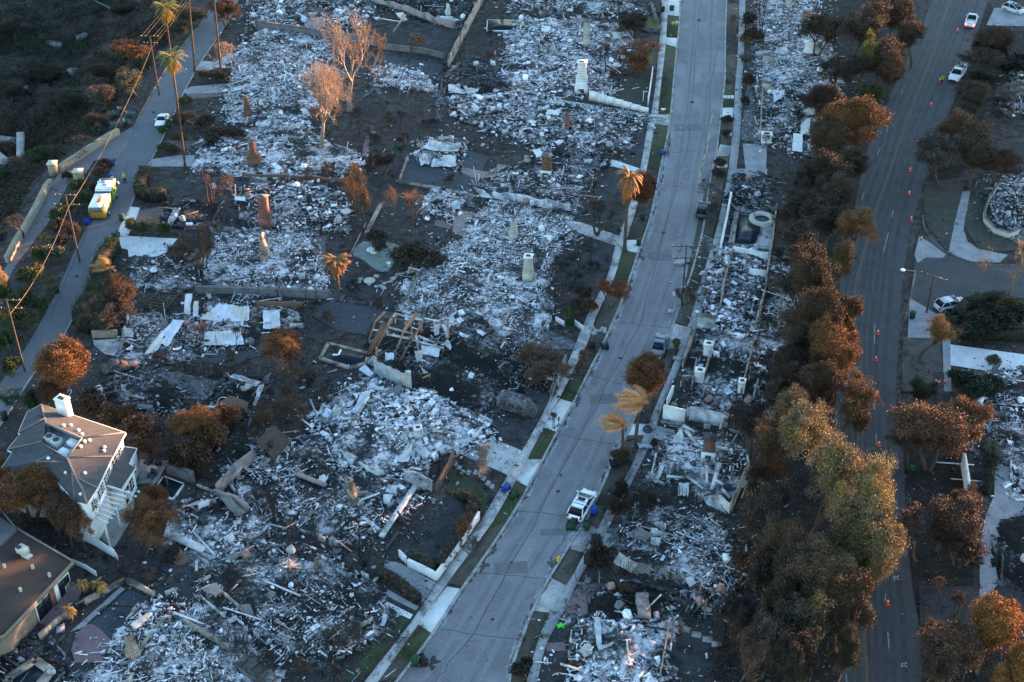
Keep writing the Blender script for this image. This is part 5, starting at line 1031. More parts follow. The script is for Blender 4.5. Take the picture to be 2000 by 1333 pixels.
    PRO[kind] = (to.data, co.data, to.name.split('.')[0], co.name.split('.')[0]); bpy.data.objects.remove(to); bpy.data.objects.remove(co); bpy.data.objects.remove(T)
    return PRO[kind]
HN = {'leafy': (10, 5, .62), 'euc': (14, 5.4, .6), 'thin': (8, 4, .6), 'bare': (7, 3.6, .55), 'stub': (5, 2, .45), 'tallbare': (20, 6.5, .6), 'shrub': (2, 1.6, .5), 'twiggy': (2, 1.6, .5), 'agave': (1.2, 1.2, .4), 'fan': (20, 1.6, .99), 'feather': (6.5, 2, .97), 'wind': (7.5, 3.2, .97), 'dwarf': (1.6, 1.1, .9)}
CN = {'leafy': 'tree', 'euc': 'tree', 'thin': 'tree', 'bare': 'bare_tree', 'stub': 'bare_tree', 'tallbare': 'bare_tree', 'shrub': 'shrub', 'twiggy': 'dead_shrub', 'agave': 'agave', 'fan': 'palm_tree', 'feather': 'palm_tree', 'wind': 'palm_tree', 'dwarf': 'small_palm'}
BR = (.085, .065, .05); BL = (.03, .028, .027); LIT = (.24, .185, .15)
def plant(kind, c, rp, h, label, leaf=(.1, .06, .03), bark=BR, group=None, base=False, terrain=False):
    """c = pixel of the crown's centre (or of the trunk's foot when base), rp = crown radius in photo pixels, h = metres"""
    terrain = terrain or (c[0] < 450 and c[1] < 640); k = kind.split(':')[0]; H0, R0, zc = HN[k]; td, cdm, tn, cn = proto(kind); x, y = c
    z = 0 if base else h * zc; g = (GT(x, y) if terrain and base else G(x, y, z)); gz = hgt(g[0], g[1]) if terrain else 0
    if terrain and not base:
        for _ in range(6): g = G(x, y, gz + z); gz = gz * .4 + hgt(g[0], g[1]) * .6
    r = rp / S(y) * (1.1 if x > 1500 and rp > 20 else 1) * {'leafy': 1.16, 'euc': 1.2, 'thin': 1.25, 'bare': 1.15}.get(k, 1.05); o = bpy.data.objects.new(CN[k], None); col.objects.link(o)
    o.location = (g[0], g[1], gz); o.rotation_euler = (0, 0, rnd.uniform(0, 6.28) if k not in ('wind',) else rnd.uniform(-.3, .3)); f = r / R0
    o.scale = (f, f, h / H0); tag(o, label, {'tree': 'tree', 'bare_tree': 'bare tree', 'shrub': 'shrub', 'dead_shrub': 'dead shrub', 'agave': 'agave', 'palm_tree': 'palm tree', 'small_palm': 'small palm'}[CN[k]], group)
    for me, nm, cc in ((td, tn, bark), (cdm, cn, bark if cn == 'twigs' else leaf)):
        m = bpy.data.objects.new(nm, me); col.objects.link(m); m.parent = o; m.color = (*cc, 1)
    return o
OR = (.165, .078, .033); BRN = (.088, .054, .034); DBR = (.052, .037, .027); RED = (.13, .045, .025); GLD = (.185, .135, .07); GRN = (.05, .07, .025); OLV = (.075, .09, .06); GRY = (.085, .068, .055)
FILL = [('leafy:1',(1605,200),36,9,'dark brown tree west of the large orange tree'),('thin:2',(1600,60),34,9,'dull thin tree at the top of the east row, left side'),('leafy:3',(1570,420),34,7,'dark low tree by the corner of the pool terrace'),('euc:3',(1620,400),38,10,'brown tree filling the row above the dark limbs'),
 ('thin:0',(1555,590),34,8,'dark scorched tree touching the strip of ash'),('euc:0',(1560,650),40,10,'dark brown tree left of the brown topped tree'),('leafy:2',(1545,750),36,9,'blackish tree left of the middle of the east row'),('thin:3',(1520,800),38,8,'thin dark tree east of the long burned house'),('leafy:0',(1560,810),40,10,'brown tree north of the golden topped tree'),
 ('euc:2',(1600,850),44,12,'olive brown tree between the orange dome and the golden top'),('thin:1',(1470,960),34,7,'thin tree near the gable panel'),('euc:1',(1545,1060),46,11,'grey olive tree below the rubble seen through crowns'),('thin:2',(1500,1130),44,8,'brown feathery tree right of the grey rubble plot'),('leafy:3',(1540,1180),44,9,'dark tree between grey brown and olive trees'),('thin:0',(1450,1290),40,7,'thin brown tree at the bottom beside the five pads'),('leafy:1',(1620,1150),46,11,'dim brown tree under the rounded gold tree'),('euc:3',(1685,1130),40,11,'gold olive tree bulging low over the lane')]
FC = [DBR, (.07,.052,.035), (.045,.037,.028), (.062,.05,.034), (.05,.045,.03), (.08,.055,.036)]
YARD = [(470,300,'bare',16,3),(560,345,'stub',10,2.5),(600,350,'twiggy',14,1.5),(640,330,'bare',16,3),(440,400,'stub',12,3),(425,445,'bare',18,3),(620,440,'twiggy',14,1.4),(610,600,'bare',20,3.2),(640,620,'twiggy',20,1.6),(590,620,'stub',12,2.5),(480,720,'bare',18,3),(560,760,'bare',20,3),(600,740,'twiggy',22,1.6),(640,770,'bare',18,3),(450,700,'twiggy',20,1.6),(530,880,'bare',18,3),(470,880,'twiggy',22,1.6),(500,850,'bare',16,3),(600,900,'stub',10,2.5),(420,990,'twiggy',16,1.4),
(385,1130,'bare',18,2.6),(330,1090,'twiggy',18,1.6),(400,1180,'bare',16,2.8),(440,1240,'stub',14,3),(480,1270,'stub',14,3),(520,1290,'bare',18,2.8),(590,1300,'twiggy',22,1.6),(650,1300,'bare',20,2.8),(240,1120,'twiggy',16,1.6),(290,1120,'bare',14,2.6),(700,250,'bare',20,3.2),(730,270,'twiggy',20,1.6),(760,230,'twiggy',18,1.5),(790,270,'bare',16,3),(840,240,'twiggy',20,1.6),(700,220,'twiggy',16,1.6),(760,350,'bare',18,3),(720,330,'twiggy',20,1.5),(830,270,'stub',10,2.2),(690,560,'twiggy',18,1.4),
(780,580,'bare',18,2.4),(740,590,'twiggy',18,1.4),(850,480,'bare',16,2.6),(880,350,'twiggy',14,1.3),(970,290,'stub',12,2.2),(900,330,'bare',10,2),(1110,340,'bare',14,3),(1160,360,'bare',18,3),(1180,320,'twiggy',16,1.5),(1180,290,'bare',16,2.6),(1210,300,'twiggy',12,1.3),(1120,540,'bare',16,2.6),(1100,520,'twiggy',16,1.4),(1090,570,'bare',18,2.8),(1160,520,'twiggy',14,1.3),(960,70,'bare',14,2.6),(960,110,'twiggy',18,1.6),(900,120,'stub',10,2.6),(980,30,'stub',10,3),(1060,20,'bare',14,3),
(1480,690,'bare',22,4),(1500,640,'bare',22,4),(1510,560,'stub',18,4),(1500,740,'twiggy',24,2.2),(1490,790,'bare',22,4),(1460,1020,'bare',22,4),(1440,1060,'twiggy',24,2.2),(1450,1120,'bare',24,4.5),(1430,1200,'stub',16,3.5),(1400,1280,'twiggy',20,1.8),(1340,1240,'bare',16,3),(1220,1150,'twiggy',18,1.6),(1240,1040,'bare',14,2.8),(1255,1000,'twiggy',20,1.6),(1500,280,'bare',16,3),(1560,230,'bare',20,4),(1580,330,'twiggy',20,2.2),(1530,430,'bare',24,4),(1540,500,'twiggy',24,2),(1870,1180,'bare',22,3.5),(1840,1150,'bare',20,3.5),(1900,1100,'twiggy',20,2),(1960,820,'bare',18,3),(1950,760,'twiggy',18,1.6)]
def near(x, y, taken={}):
    """name a yard plant by the closest landmark"""
    L_ = [(490,300,'the dark tapering chimney'),(515,410,'the tall red brick chimney'),(500,520,'the broken pale chimney'),(430,640,'the corrugated roof sheets'),(385,830,'the round orange tree'),(560,675,'the round orange brown tree'),(540,860,'the slatted pergola'),(690,970,'the leaning orange chimney'),(350,1100,'the square paved patio'),(500,1250,'the bottom ash field'),(690,1230,'the bottom lawn'),(200,1150,'the rose terrace'),(640,220,'the tall bare trees'),(740,500,'the drained pond'),(860,350,'the dark court'),(800,130,'the dark paved court at the top'),(880,80,'the tall lit wall'),(1135,150,'the tall white chimney'),(1065,330,'the white fireplace chimney'),(1230,380,'the tall palm at the pavement'),(1120,610,'the white garden fence'),(1170,430,'the wide black bare tree'),(1465,440,'the kidney shaped pool'),(1420,720,'the long burned house'),(1590,95,'the square white chimney wall'),(1400,960,'the gable panel'),(1350,1080,'the grey rubble plot'),(1400,1250,'the five square pads'),(1200,1080,'the blackened hedge'),(1880,1180,'the lower right lot'),(1950,800,'the white walled ruin'),(1040,30,'the top edge rubble'),(1590,260,'the large orange tree'),(780,680,'the roof frame')]
    lx, ly, n = min(L_, key=lambda q: (q[0]-x)**2 + (q[1]-y)**2); dx, dy = x - lx, y - ly; s = ('above' if dy < -14 else 'below' if dy > 14 else '') ; h = 'left of' if dx < -10 else 'right of' if dx > 10 else ''
    d = ' and '.join(q for q in (s, h) if q) or 'close to'; t = d + ' ' + n; k = taken.get(t, 0); taken[t] = k + 1
    return t + ('' if not k else ', ' + ('second nearest', 'third nearest', 'fourth nearest', 'farthest')[min(k - 1, 3)])
YD = [('%s:%d' % (k, i % (6 if k == 'bare' else 4 if k == 'stub' else 3)), (x, y), r, h, {'bare': 'bare tree ', 'stub': 'forked stump ', 'twiggy': 'charred shrub '}[k] + near(x, y), BR, [(.03,.027,.025), (.055,.042,.034), (.09,.06,.042)][i % 3]) for i, (x, y, k, r, h) in enumerate(YARD)]
TR = YD + [(k, c, r, h, l, FC[i % 6] if 'gold' not in l else GLD) for i, (k, c, r, h, l) in enumerate(FILL)] + [ # left side
('leafy:0',(145,712),62,9.5,'big orange brown scorched tree between the hill road and the white house',OR),
('leafy:1',(95,765),34,4.5,'low brown scorched tree north of the white house roof',BRN),('leafy:1',(385,828),46,5.5,'round orange tree with a green patch on top, above the burned hedge',OR),
('leafy:0',(565,672),50,5.5,'round orange brown tree beside the small corrugated sheet',OR),('thin:0',(545,710),50,4.5,'thin brown tree fringing the round orange brown tree on its left',BRN),
('leafy:0',(128,1015),50,6.5,'orange brown tree at the south corner of the white house',BRN),('thin:3',(160,1035),34,5,'thin brown tree right under the lit corner of the white house',(.15,.085,.045)),('leafy:1',(50,960),62,7.5,'wide feathery orange brown tree covering the west wing of the white house',OR),('thin:1',(110,1000),62,6,'feathery brown tree between the two left buildings',OR),('leafy:2',(-15,940),40,7,'feathery orange tree cut by the left edge of the photo',OR),
('leafy:3',(310,965),24,4.5,'orange brown tree above the pool of the white house',OR),('thin:2',(295,1010),42,5,'curly leaved brown tree beside the pergola',OR),('thin:0',(280,1055),40,4,'curly leaved scorched tree at the corner of the white fence',OR),
('leafy:1',(230,575),38,6.5,'orange lit tree standing out of the dark green hedge by the hill road',BRN),('thin:2',(215,605),36,5,'grey brown thin tree at the lower part of the hedge',GRY),
('wind:1',(212,522),30,4.5,'bright orange drooping palm above the dark green hedge',(.30,.16,.05)),
('leafy:2',(265,160),36,6,'silvery green bushy tree beside the upper hill road',OLV),('leafy:0',(205,190),40,4.5,'dome shaped pinkish brown tree above the agaves',(.13,.09,.065)),('thin:1',(262,98),38,5,'orange tipped thin tree beside the pole in the ravine',OR),
('leafy:3',(355,238),27,3.5,'round grey brown dry bush tree beside the white coupe',GRY),
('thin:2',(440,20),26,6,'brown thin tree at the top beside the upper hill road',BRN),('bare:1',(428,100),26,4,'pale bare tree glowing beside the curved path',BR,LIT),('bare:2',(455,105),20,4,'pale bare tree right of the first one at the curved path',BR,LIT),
('euc:1',(0,545),20,7,'pale thin tree at the left edge beside the crossarms',(.3,.2,.1)),
# centre gardens
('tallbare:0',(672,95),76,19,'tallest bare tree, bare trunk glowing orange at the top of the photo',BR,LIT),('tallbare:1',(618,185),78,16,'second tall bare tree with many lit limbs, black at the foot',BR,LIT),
('bare:0',(720,95),30,9,'slender brown bare tree just right of the tallest bare tree',BR,(.10,.075,.06)),('bare:3',(640,225),24,6,'small brown bare tree at the foot of the tall bare trees',BR,BRN),('bare:2',(735,105),22,9,'outermost slender brown bare tree in the group of tall bare trees',BR,(.10,.075,.06)),('tallbare:2',(655,150),50,12,'thin tangled bare tree between the two tall bare trees',BR,(.11,.085,.07)),
('bare:4',(797,90),38,5.5,'broad bare tree in front of the long top wall',BR,(.07,.055,.045)),('bare:0',(808,205),24,4,'brown rounded bare tree in the charred garden',BR,(.07,.055,.045)),('thin:1',(745,315),22,4,'small brown tree in the charred middle garden, near the green bin',DBR),('bare:2',(780,230),16,3,'little bare shrub tree beside the rounded bare tree',BR,BL),
('bare:3',(700,385),30,11,'tall dark brown bare tree beside the fallen lit fence',BR,(.075,.05,.035)),('bare:1',(690,360),22,9,'bushy dark bare top left of the tall dark brown tree',BR,(.075,.05,.035)),('bare:2',(768,400),26,6.5,'bare tree with twisted lit trunk south of the fallen fence',BR,(.16,.10,.07)),('bare:5',(806,395),28,5.5,'orange brown bare clump with several lit stems',BR,(.22,.12,.07)),
('feather:0',(655,510),27,6.2,'palm with hanging orange brown fronds beside the drained pond',(.17,.095,.035)),
('bare:1',(492,500),0,0,'x'),
('bare:5',(500,520),0,0,'x'),
('stub:0',(410,370),20,6,'blackened orange tipped stems left of the red chimney plot',BR,(.10,.045,.03)),('bare:2',(450,365),26,5,'brown spiky bare tree right of the blackened stems',BR,(.10,.07,.05)),('bare:3',(393,500),34,4.5,'bare tree on the stepping stones west of the pale ash field',BR,(.07,.05,.04)),('twiggy:0',(385,465),36,2.2,'wide reddish dead shrub north of the stepping stones',BR,(.11,.065,.045)),('twiggy:1',(350,490),26,2.5,'reddish dead shrub beside the white concrete driveway',BR,(.10,.065,.045)),
('bare:4',(375,660),34,4.5,'round bare tree in front of the largest corrugated sheet',BR,(.06,.05,.045)),('bare:2',(460,660),20,3.5,'small bare tree in front of the flat corrugated sheet',BR,BL),('twiggy:2',(575,800),40,2.8,'wide rusty dead bush in the scorched garden north of the slatted pergola',BR,(.10,.055,.035)),('twiggy:0',(520,810),34,2.6,'rusty dead bush left of the widest one',BR,(.10,.055,.035)),
('bare:0',(535,985),0,0,'x'),
('stub:1',(532,1000),26,5,'tallest black bare tree of the cluster by the grey court',BR,BL),('stub:2',(508,985),20,4,'black bare tree at the left of the cluster by the grey court',BR,BL),('stub:3',(552,1005),18,4,'black bare tree at the right of the cluster by the grey court',BR,BL),('stub:0',(568,1030),15,3.5,'small orange tipped bare tree right of the cluster',BR,(.07,.04,.03)),('stub:1',(614,1045),16,3.5,'lone black bare tree in the ash above the wide rubble field',BR,BL),('stub:2',(648,1075),12,2.8,'smallest black bare tree left of the many stemmed one',BR,BL),
('stub:5',(712,1078),34,4.2,'many stemmed black bare tree at the head of the parallel paths',BR,BL),('stub:4',(708,1085),28,3.8,'inner stems of the many stemmed bare tree clump',BR,BL),
('bare:3',(940,903),34,4,'pale bare tree on the stepping stones beside the pale driveway',BR,(.22,.18,.15)),('bare:4',(868,965),30,5.5,'grey bare tree in the walled court with a round planting hole',BR,(.12,.10,.09)),('bare:5',(920,1065),30,3.5,'grey bare tree overhanging the long white wall',BR,(.09,.075,.065)),('twiggy:1',(905,1030),26,2.4,'rusty dead hedge plant on the long white wall',BR,(.16,.08,.05)),
('bare:1',(1082,822),16,2.5,'very small bare tree on the pale apron',BR,(.07,.06,.055)),('bare:2',(700,1240),40,4,'spreading dark bare tree over the bottom lawn',BR,(.06,.045,.04)),('thin:0',(665,1240),36,2.5,'low dark brown bush in the bottom garden',DBR),('bare:4',(1010,370),14,4.5,'black bare tree in front of the toppled wavy wall',BR,BL),
# along the street
('leafy:0',(1262,372),42,8,'dark red leafy tree beside the street, next to the palm',RED),('thin:3',(1225,350),0,0,'x'),
('leafy:0',(1276,735),52,8.5,'dense red brown round tree overhanging the street',(.15,.065,.028)),('feather:1',(1228,350),22,12,'tall palm with orange fronds and a long bare trunk by the west pavement',(.24,.125,.05)),
('wind:0',(1246,792),42,6.5,'larger windblown orange palm at the east kerb',(.55,.24,.08)),('wind:2',(1218,832),38,5.2,'smaller windblown orange palm below the larger one',(.52,.23,.08)),
('bare:1',(1167,425),46,5.5,'wide black bare tree on the pale garden path',BR,(.06,.05,.042)),('bare:4',(1185,415),34,5,'greyish upper twigs of the wide bare tree',BR,(.10,.085,.06)),('bare:3',(1138,495),38,4.5,'low dark bare tree in the front yard below the wide one',BR,(.055,.045,.038)),
('thin:1',(1195,575),30,3.8,'orange red thin street tree on the west verge',(.20,.075,.03)),('thin:3',(1130,705),22,3.6,'orange tipped thin street tree near the glowing wall',(.17,.085,.045)),('thin:2',(1065,710),46,4,'brown hedge like tree in the yard of the burned van',(.12,.07,.05)),('bare:5',(1032,690),24,6,'tall bare brown tree left of the brown hedge like tree',BR,(.12,.075,.055)),
('bare:0',(1185,105),32,7,'big black bare tree north of the dark lawn',BR,BL),('bare:5',(1200,150),26,5,'dense blackened tree at the corner of the dark lawn',BR,(.05,.04,.032)),('thin:0',(1250,100),40,5.5,'orange brown burned hedge tree glowing above the yellow lawn',(.17,.07,.03)),('thin:2',(1240,45),30,5,'brown bare tree beside the bright green lawn',DBR),
('stub:3',(1213,25),10,8,'black burned pole like tree right of the burned sedan',BR,BL),('stub:0',(1232,22),9,8,'second black pole like tree near the top driveway',BR,BL),
('bare:2',(1392,380),28,4,'grey bare street tree above the dark parked wreck',BR,(.11,.095,.085)),('bare:1',(1390,415),22,3.5,'second low bare street tree on the east verge',BR,(.07,.055,.045)),('twiggy:2',(1340,580),26,3,'brown twiggy bush at the foot of the street pole',BR,(.10,.06,.045)),
('shrub:0',(1322,673),12,1.6,'grey green round shrub beside the parked sedan',(.09,.10,.05)),('bare:5',(1435,40),16,5,'pale bare tree on the top east verge',BR,(.14,.10,.075)),('stub:2',(1490,30),12,10,'tall black tree at the top, east of the pavement',BL,BL),('bare:3',(1200,720),0,0,'x'),
('stub:1',(1305,1150),14,6,'tall black charred tree among the southern charred rooms',BR,BL),('stub:3',(1165,1180),12,4,'black forked stump tree in the charred rooms',BR,BL),
# rows beside the wide road
('leafy:0',(1745,35),50,10,'orange topped tree at the upper bend of the wide road',BRN),('leafy:2',(1790,75),34,9,'orange edged tree hanging over the wide road at the top',BRN),('euc:1',(1670,60),42,13,'dark brown tall tree at the top of the east row',DBR),('leafy:3',(1715,115),44,10,'grey brown rounded tree below the orange topped tree',(.10,.06,.04)),
('euc:2',(1680,110),26,11,'narrow yellow green conifer like tree in the east row',(.10,.10,.02)),('leafy:1',(1745,140),30,9,'brown tree reaching over the left lane',(.11,.06,.038)),('leafy:2',(1708,185),24,6,'low yellow green tree just above the large orange tree',(.06,.075,.015)),('thin:1',(1640,140),36,9,'dark thin tree behind the conifer like tree',DBR),
('leafy:1',(1655,245),56,12,'large orange and brown tree beside the upper wide road',(.17,.078,.03)),('leafy:0',(1620,290),46,10,'lower brown half of the large orange tree group',BRN),('leafy:3',(1600,345),50,9,'dark brown tree at the corner of the slab driveway',DBR),('leafy:2',(1655,330),30,8,'olive brown tree below the large orange tree',(.06,.05,.03)),('thin:0',(1545,365),36,6,'thin dark scorched tree above the walled rooms',DBR),
('euc:0',(1660,450),44,10,'orange edged tree with visible dark limbs left of the dark crossing',OR),('thin:2',(1605,430),48,9,'dark leafless looking tree east of the swimming pool',(.05,.038,.03)),('thin:3',(1580,480),44,10,'thin dark tree above the strip of ash',(.05,.038,.03)),('euc:3',(1648,510),34,9,'hanging olive orange boughs above the wide road kerb',(.12,.075,.035)),('leafy:2',(1590,535),44,13,'dark tall tree between ash strip and wide road',(.05,.038,.03)),('euc:1',(1600,575),40,13.5,'tall dark tree above the strip of ash, next to the side street mouth',(.06,.042,.03)),
('leafy:1',(1590,625),42,13,'brown topped tree where the dark row starts again',BRN),('leafy:3',(1635,635),36,11,'olive brown tree overhanging the wide road kerb',(.09,.06,.032)),('leafy:0',(1605,690),46,11,'orange brown tree in the middle of the east row',(.16,.08,.035)),('leafy:2',(1645,720),44,11,'bright orange domed tree over the wide road',(.19,.085,.035)),('leafy:1',(1590,760),44,10,'brown tree below the middle one of the east row',BRN),('euc:2',(1650,790),40,10,'ragged brown tree with a long bough over the lane',(.12,.065,.035)),
('thin:1',(1540,700),36,7,'thin black brown tree behind the middle of the east row',(.05,.035,.03)),('euc:1',(1680,830),28,9,'hanging dark green brown boughs over the lane',(.06,.05,.025)),
('euc:0',(1540,870),58,14,'tall golden topped tree at the north of the golden group',GLD),('euc:2',(1490,900),46,12,'brown tree left of the golden topped tree',BRN),('thin:2',(1470,840),40,7,'thin brown tree at the burned house corner',DBR),('leafy:1',(1495,920),26,8,'small orange tree beside the tan wall',OR),
('euc:3',(1590,960),62,15,'large gold and olive tree in the centre of the golden group',GLD),('euc:1',(1655,1000),60,15,'gold tree leaning over the wide road',(.22,.16,.08)),('leafy:0',(1690,1070),52,13,'rounded gold tree nearest the wide road lane',(.22,.16,.08)),('leafy:3',(1640,1080),50,12,'olive gold tree left of the rounded gold tree',(.13,.11,.05)),('leafy:2',(1610,930),40,12,'orange flushed tree on the north edge of the golden group',(.2,.11,.04)),
('thin:3',(1530,1010),56,9,'thin dark tree showing rubble through its crown',(.06,.045,.035)),('euc:0',(1620,1130),56,12,'brown tree with one orange patch, below the gold trees',(.10,.065,.04)),('leafy:1',(1560,1120),50,10,'grey brown tree at the left foot of the gold trees',GRY),('thin:0',(1480,1080),42,7,'dark thin tree east of the grey rubble plot',(.05,.038,.03)),
('leafy:3',(1655,1200),48,11,'dark brown tree with an orange tip over the lower lane',(.08,.055,.035)),('euc:2',(1600,1220),50,11,'dark olive tree left of the orange tipped tree',(.055,.05,.03)),('thin:1',(1500,1240),54,10,'grey twiggy tree at the bottom, left of the row',GRY),('leafy:2',(1490,1290),44,9,'pale brown tree at the bottom of the east row',(.12,.08,.06)),('leafy:0',(1570,1300),46,10,'blackish tree at the bottom edge of the east row',(.04,.035,.025)),('euc:1',(1640,1290),30,9,'dark boughs at the bottom beside the lane',(.04,.035,.025)),('thin:2',(1440,1200),40,6,'thin dark tree near the row of square pads',(.05,.04,.035)),
# right of the wide road
('leafy:1',(1948,78),36,7,'brown tree between the pickup and the pale forecourt',BRN),('thin:0',(1930,125),36,7,'thin brown tree behind the loaded pickup',DBR),('leafy:2',(1912,185),36,7,'brown tree right of the road worker',(.09,.06,.04)),('leafy:3',(1862,265),50,9,'brown tree with orange flecks beside the verge lot',(.12,.07,.042)),('thin:1',(1840,310),44,8,'grey brown feathery tree at the wide road edge',GRY),('leafy:0',(1905,310),46,8,'olive brown tree above the round white wall',(.08,.055,.035)),('thin:3',(1870,215),36,6,'thin tree between two brown trees on the right verge',DBR),('leafy:1',(1950,320),34,6,'reddish brown tree left of the rust coloured rubble',(.10,.055,.035)),
('bare:3',(1990,190),30,6,'pale bare tree at the far right upper edge',BR,(.2,.14,.1)),('bare:0',(1985,520),52,9,'big pale bare tree at the right edge by the side street',BR,(.20,.15,.10)),('thin:2',(1945,30),0,0,'x'),
('leafy:2',(1805,640),0,0,'x'),('euc:3',(1806,652),36,6.5,'thin tree with orange leaves beside the side street corner',(.26,.13,.045)),('leafy:2',(1800,775),30,4.5,'dark green bush tree beside the three cones',(.03,.04,.02)),
('leafy:1',(1830,845),68,9,'large orange brown tree on the right verge',(.15,.082,.045)),('leafy:3',(1880,830),42,8,'orange flushed right half of the large verge tree',(.18,.09,.045)),('thin:0',(1785,860),36,7,'thin brown boughs left of the large verge tree',BRN),('leafy:0',(1845,1010),60,8,'grey brown tree below the large verge tree',(.10,.062,.042)),('thin:3',(1800,1040),46,7,'thin dull brown tree beside the wide road edge',GRY),('leafy:2',(1895,1000),36,7,'rusty tree touching the white ash area',(.13,.075,.05)),('thin:1',(1880,1060),44,6,'thin tree casting over the white ash area',DBR),
('leafy:0',(1930,1240),62,9,'bright orange scorched tree near the bottom right corner',(.26,.115,.035)),('leafy:1',(1865,1270),56,8,'orange brown tree left of the bright orange one',(.13,.075,.045)),('leafy:3',(1975,1300),52,8,'orange tree cut by the bottom right corner',(.24,.11,.035)),('leafy:2',(1810,1310),40,7,'dark brown tree at the bottom of the right verge',(.08,.055,.04)),('bare:5',(1823,1230),22,4,'small leafless tree with a few yellow leaves, lower right lot',BR,(.08,.06,.045)),
('feather:2',(1937,868),20,2.5,'spiky dark palm beside the white walled house',(.05,.05,.03)),('shrub:1',(1935,705),16,1.6,'small grey shrub on the pale right driveway',(.09,.09,.07)),
]
for t in TR:
    if t[4] == 'x': continue
    k, c, rp, h, l = t[:5]; lf = t[5]; bk = t[6] if len(t) > 6 else BR
    if k.startswith('feather:1'): rp = rp
    plant(k, c, rp, h, l, lf, bk)
# palms of the hill road
for c, l, foot, hh in (((334,112),'tall fan palm with a sunlit crown beside the hill road',(362,330),21),((321,14),'tall fan palm at the top, its crown brightly lit',(348,215),19),((365,-40),'tall palm whose crown is above the photo, left bare trunk at the path',(381,142),17),((413,-50),'tall palm whose crown is above the photo, right bare trunk at the path',(433,152),18)):
    g = G(*foot); td, cdm, _, _ = proto('fan:%d' % (hash(l) % 1)); o = thing('palm_tree', l, 'palm tree', g); gc = G(c[0], c[1], hh); dx, dy = gc[0] - g[0], gc[1] - g[1]
    tb = B(); n = 14; sg = []
    for i in range(n):
        f = lambda t: (g[0] + dx * t ** .9, g[1] + dy * t, hh * t); sg.append((*f(i/n), *f((i+1)/n), (.2 - .07*i/n + (.1 if i == 0 else 0)), .2 - .07*(i+1)/n))
    tubes(tb, sg, 8); m = tb.build('trunk', BARK, o); m.color = (.06, .045, .035, 1)
    m = bpy.data.objects.new('fronds', cdm); col.objects.link(m); m.parent = o; m.color = (.17, .16, .04, 1); s = 1.5
    pr = cdm.vertices; m.location = (dx - .35 * math.sin(2) * 2 * s, dy - .2 * math.sin(3) * s, hh - 20 * s); m.scale = (s, s, s)
for i, (c, r, l) in enumerate([((163,1139),13,'small orange palm left of the pair on the rose terrace'),((193,1142),15,'bigger orange palm of the pair on the rose terrace'),((135,1192),13,'lone small orange palm at the low terrace wall')]):
    plant('dwarf:0', c, r, 1.8, l, (.34,.20,.05))
for i, (x, y) in enumerate([(200,225),(188,245),(222,232),(240,222),(255,232),(210,250),(228,252),(248,246),(195,262),(185,228)]):
    plant('agave:0', (x, y), rnd.uniform(13, 17), 1.5, 'blue green spiky agave below the dome shaped tree, ' + ['third from the left','second from the left','middle of the top row','right one of the top row','rightmost of all','centre of the lower row','lower right, above the stone wall','far right of the lower row','lowest, nearest the stone wall','leftmost of all'][i], (.10,.16,.155), group='agaves beside the private drive', base=True)
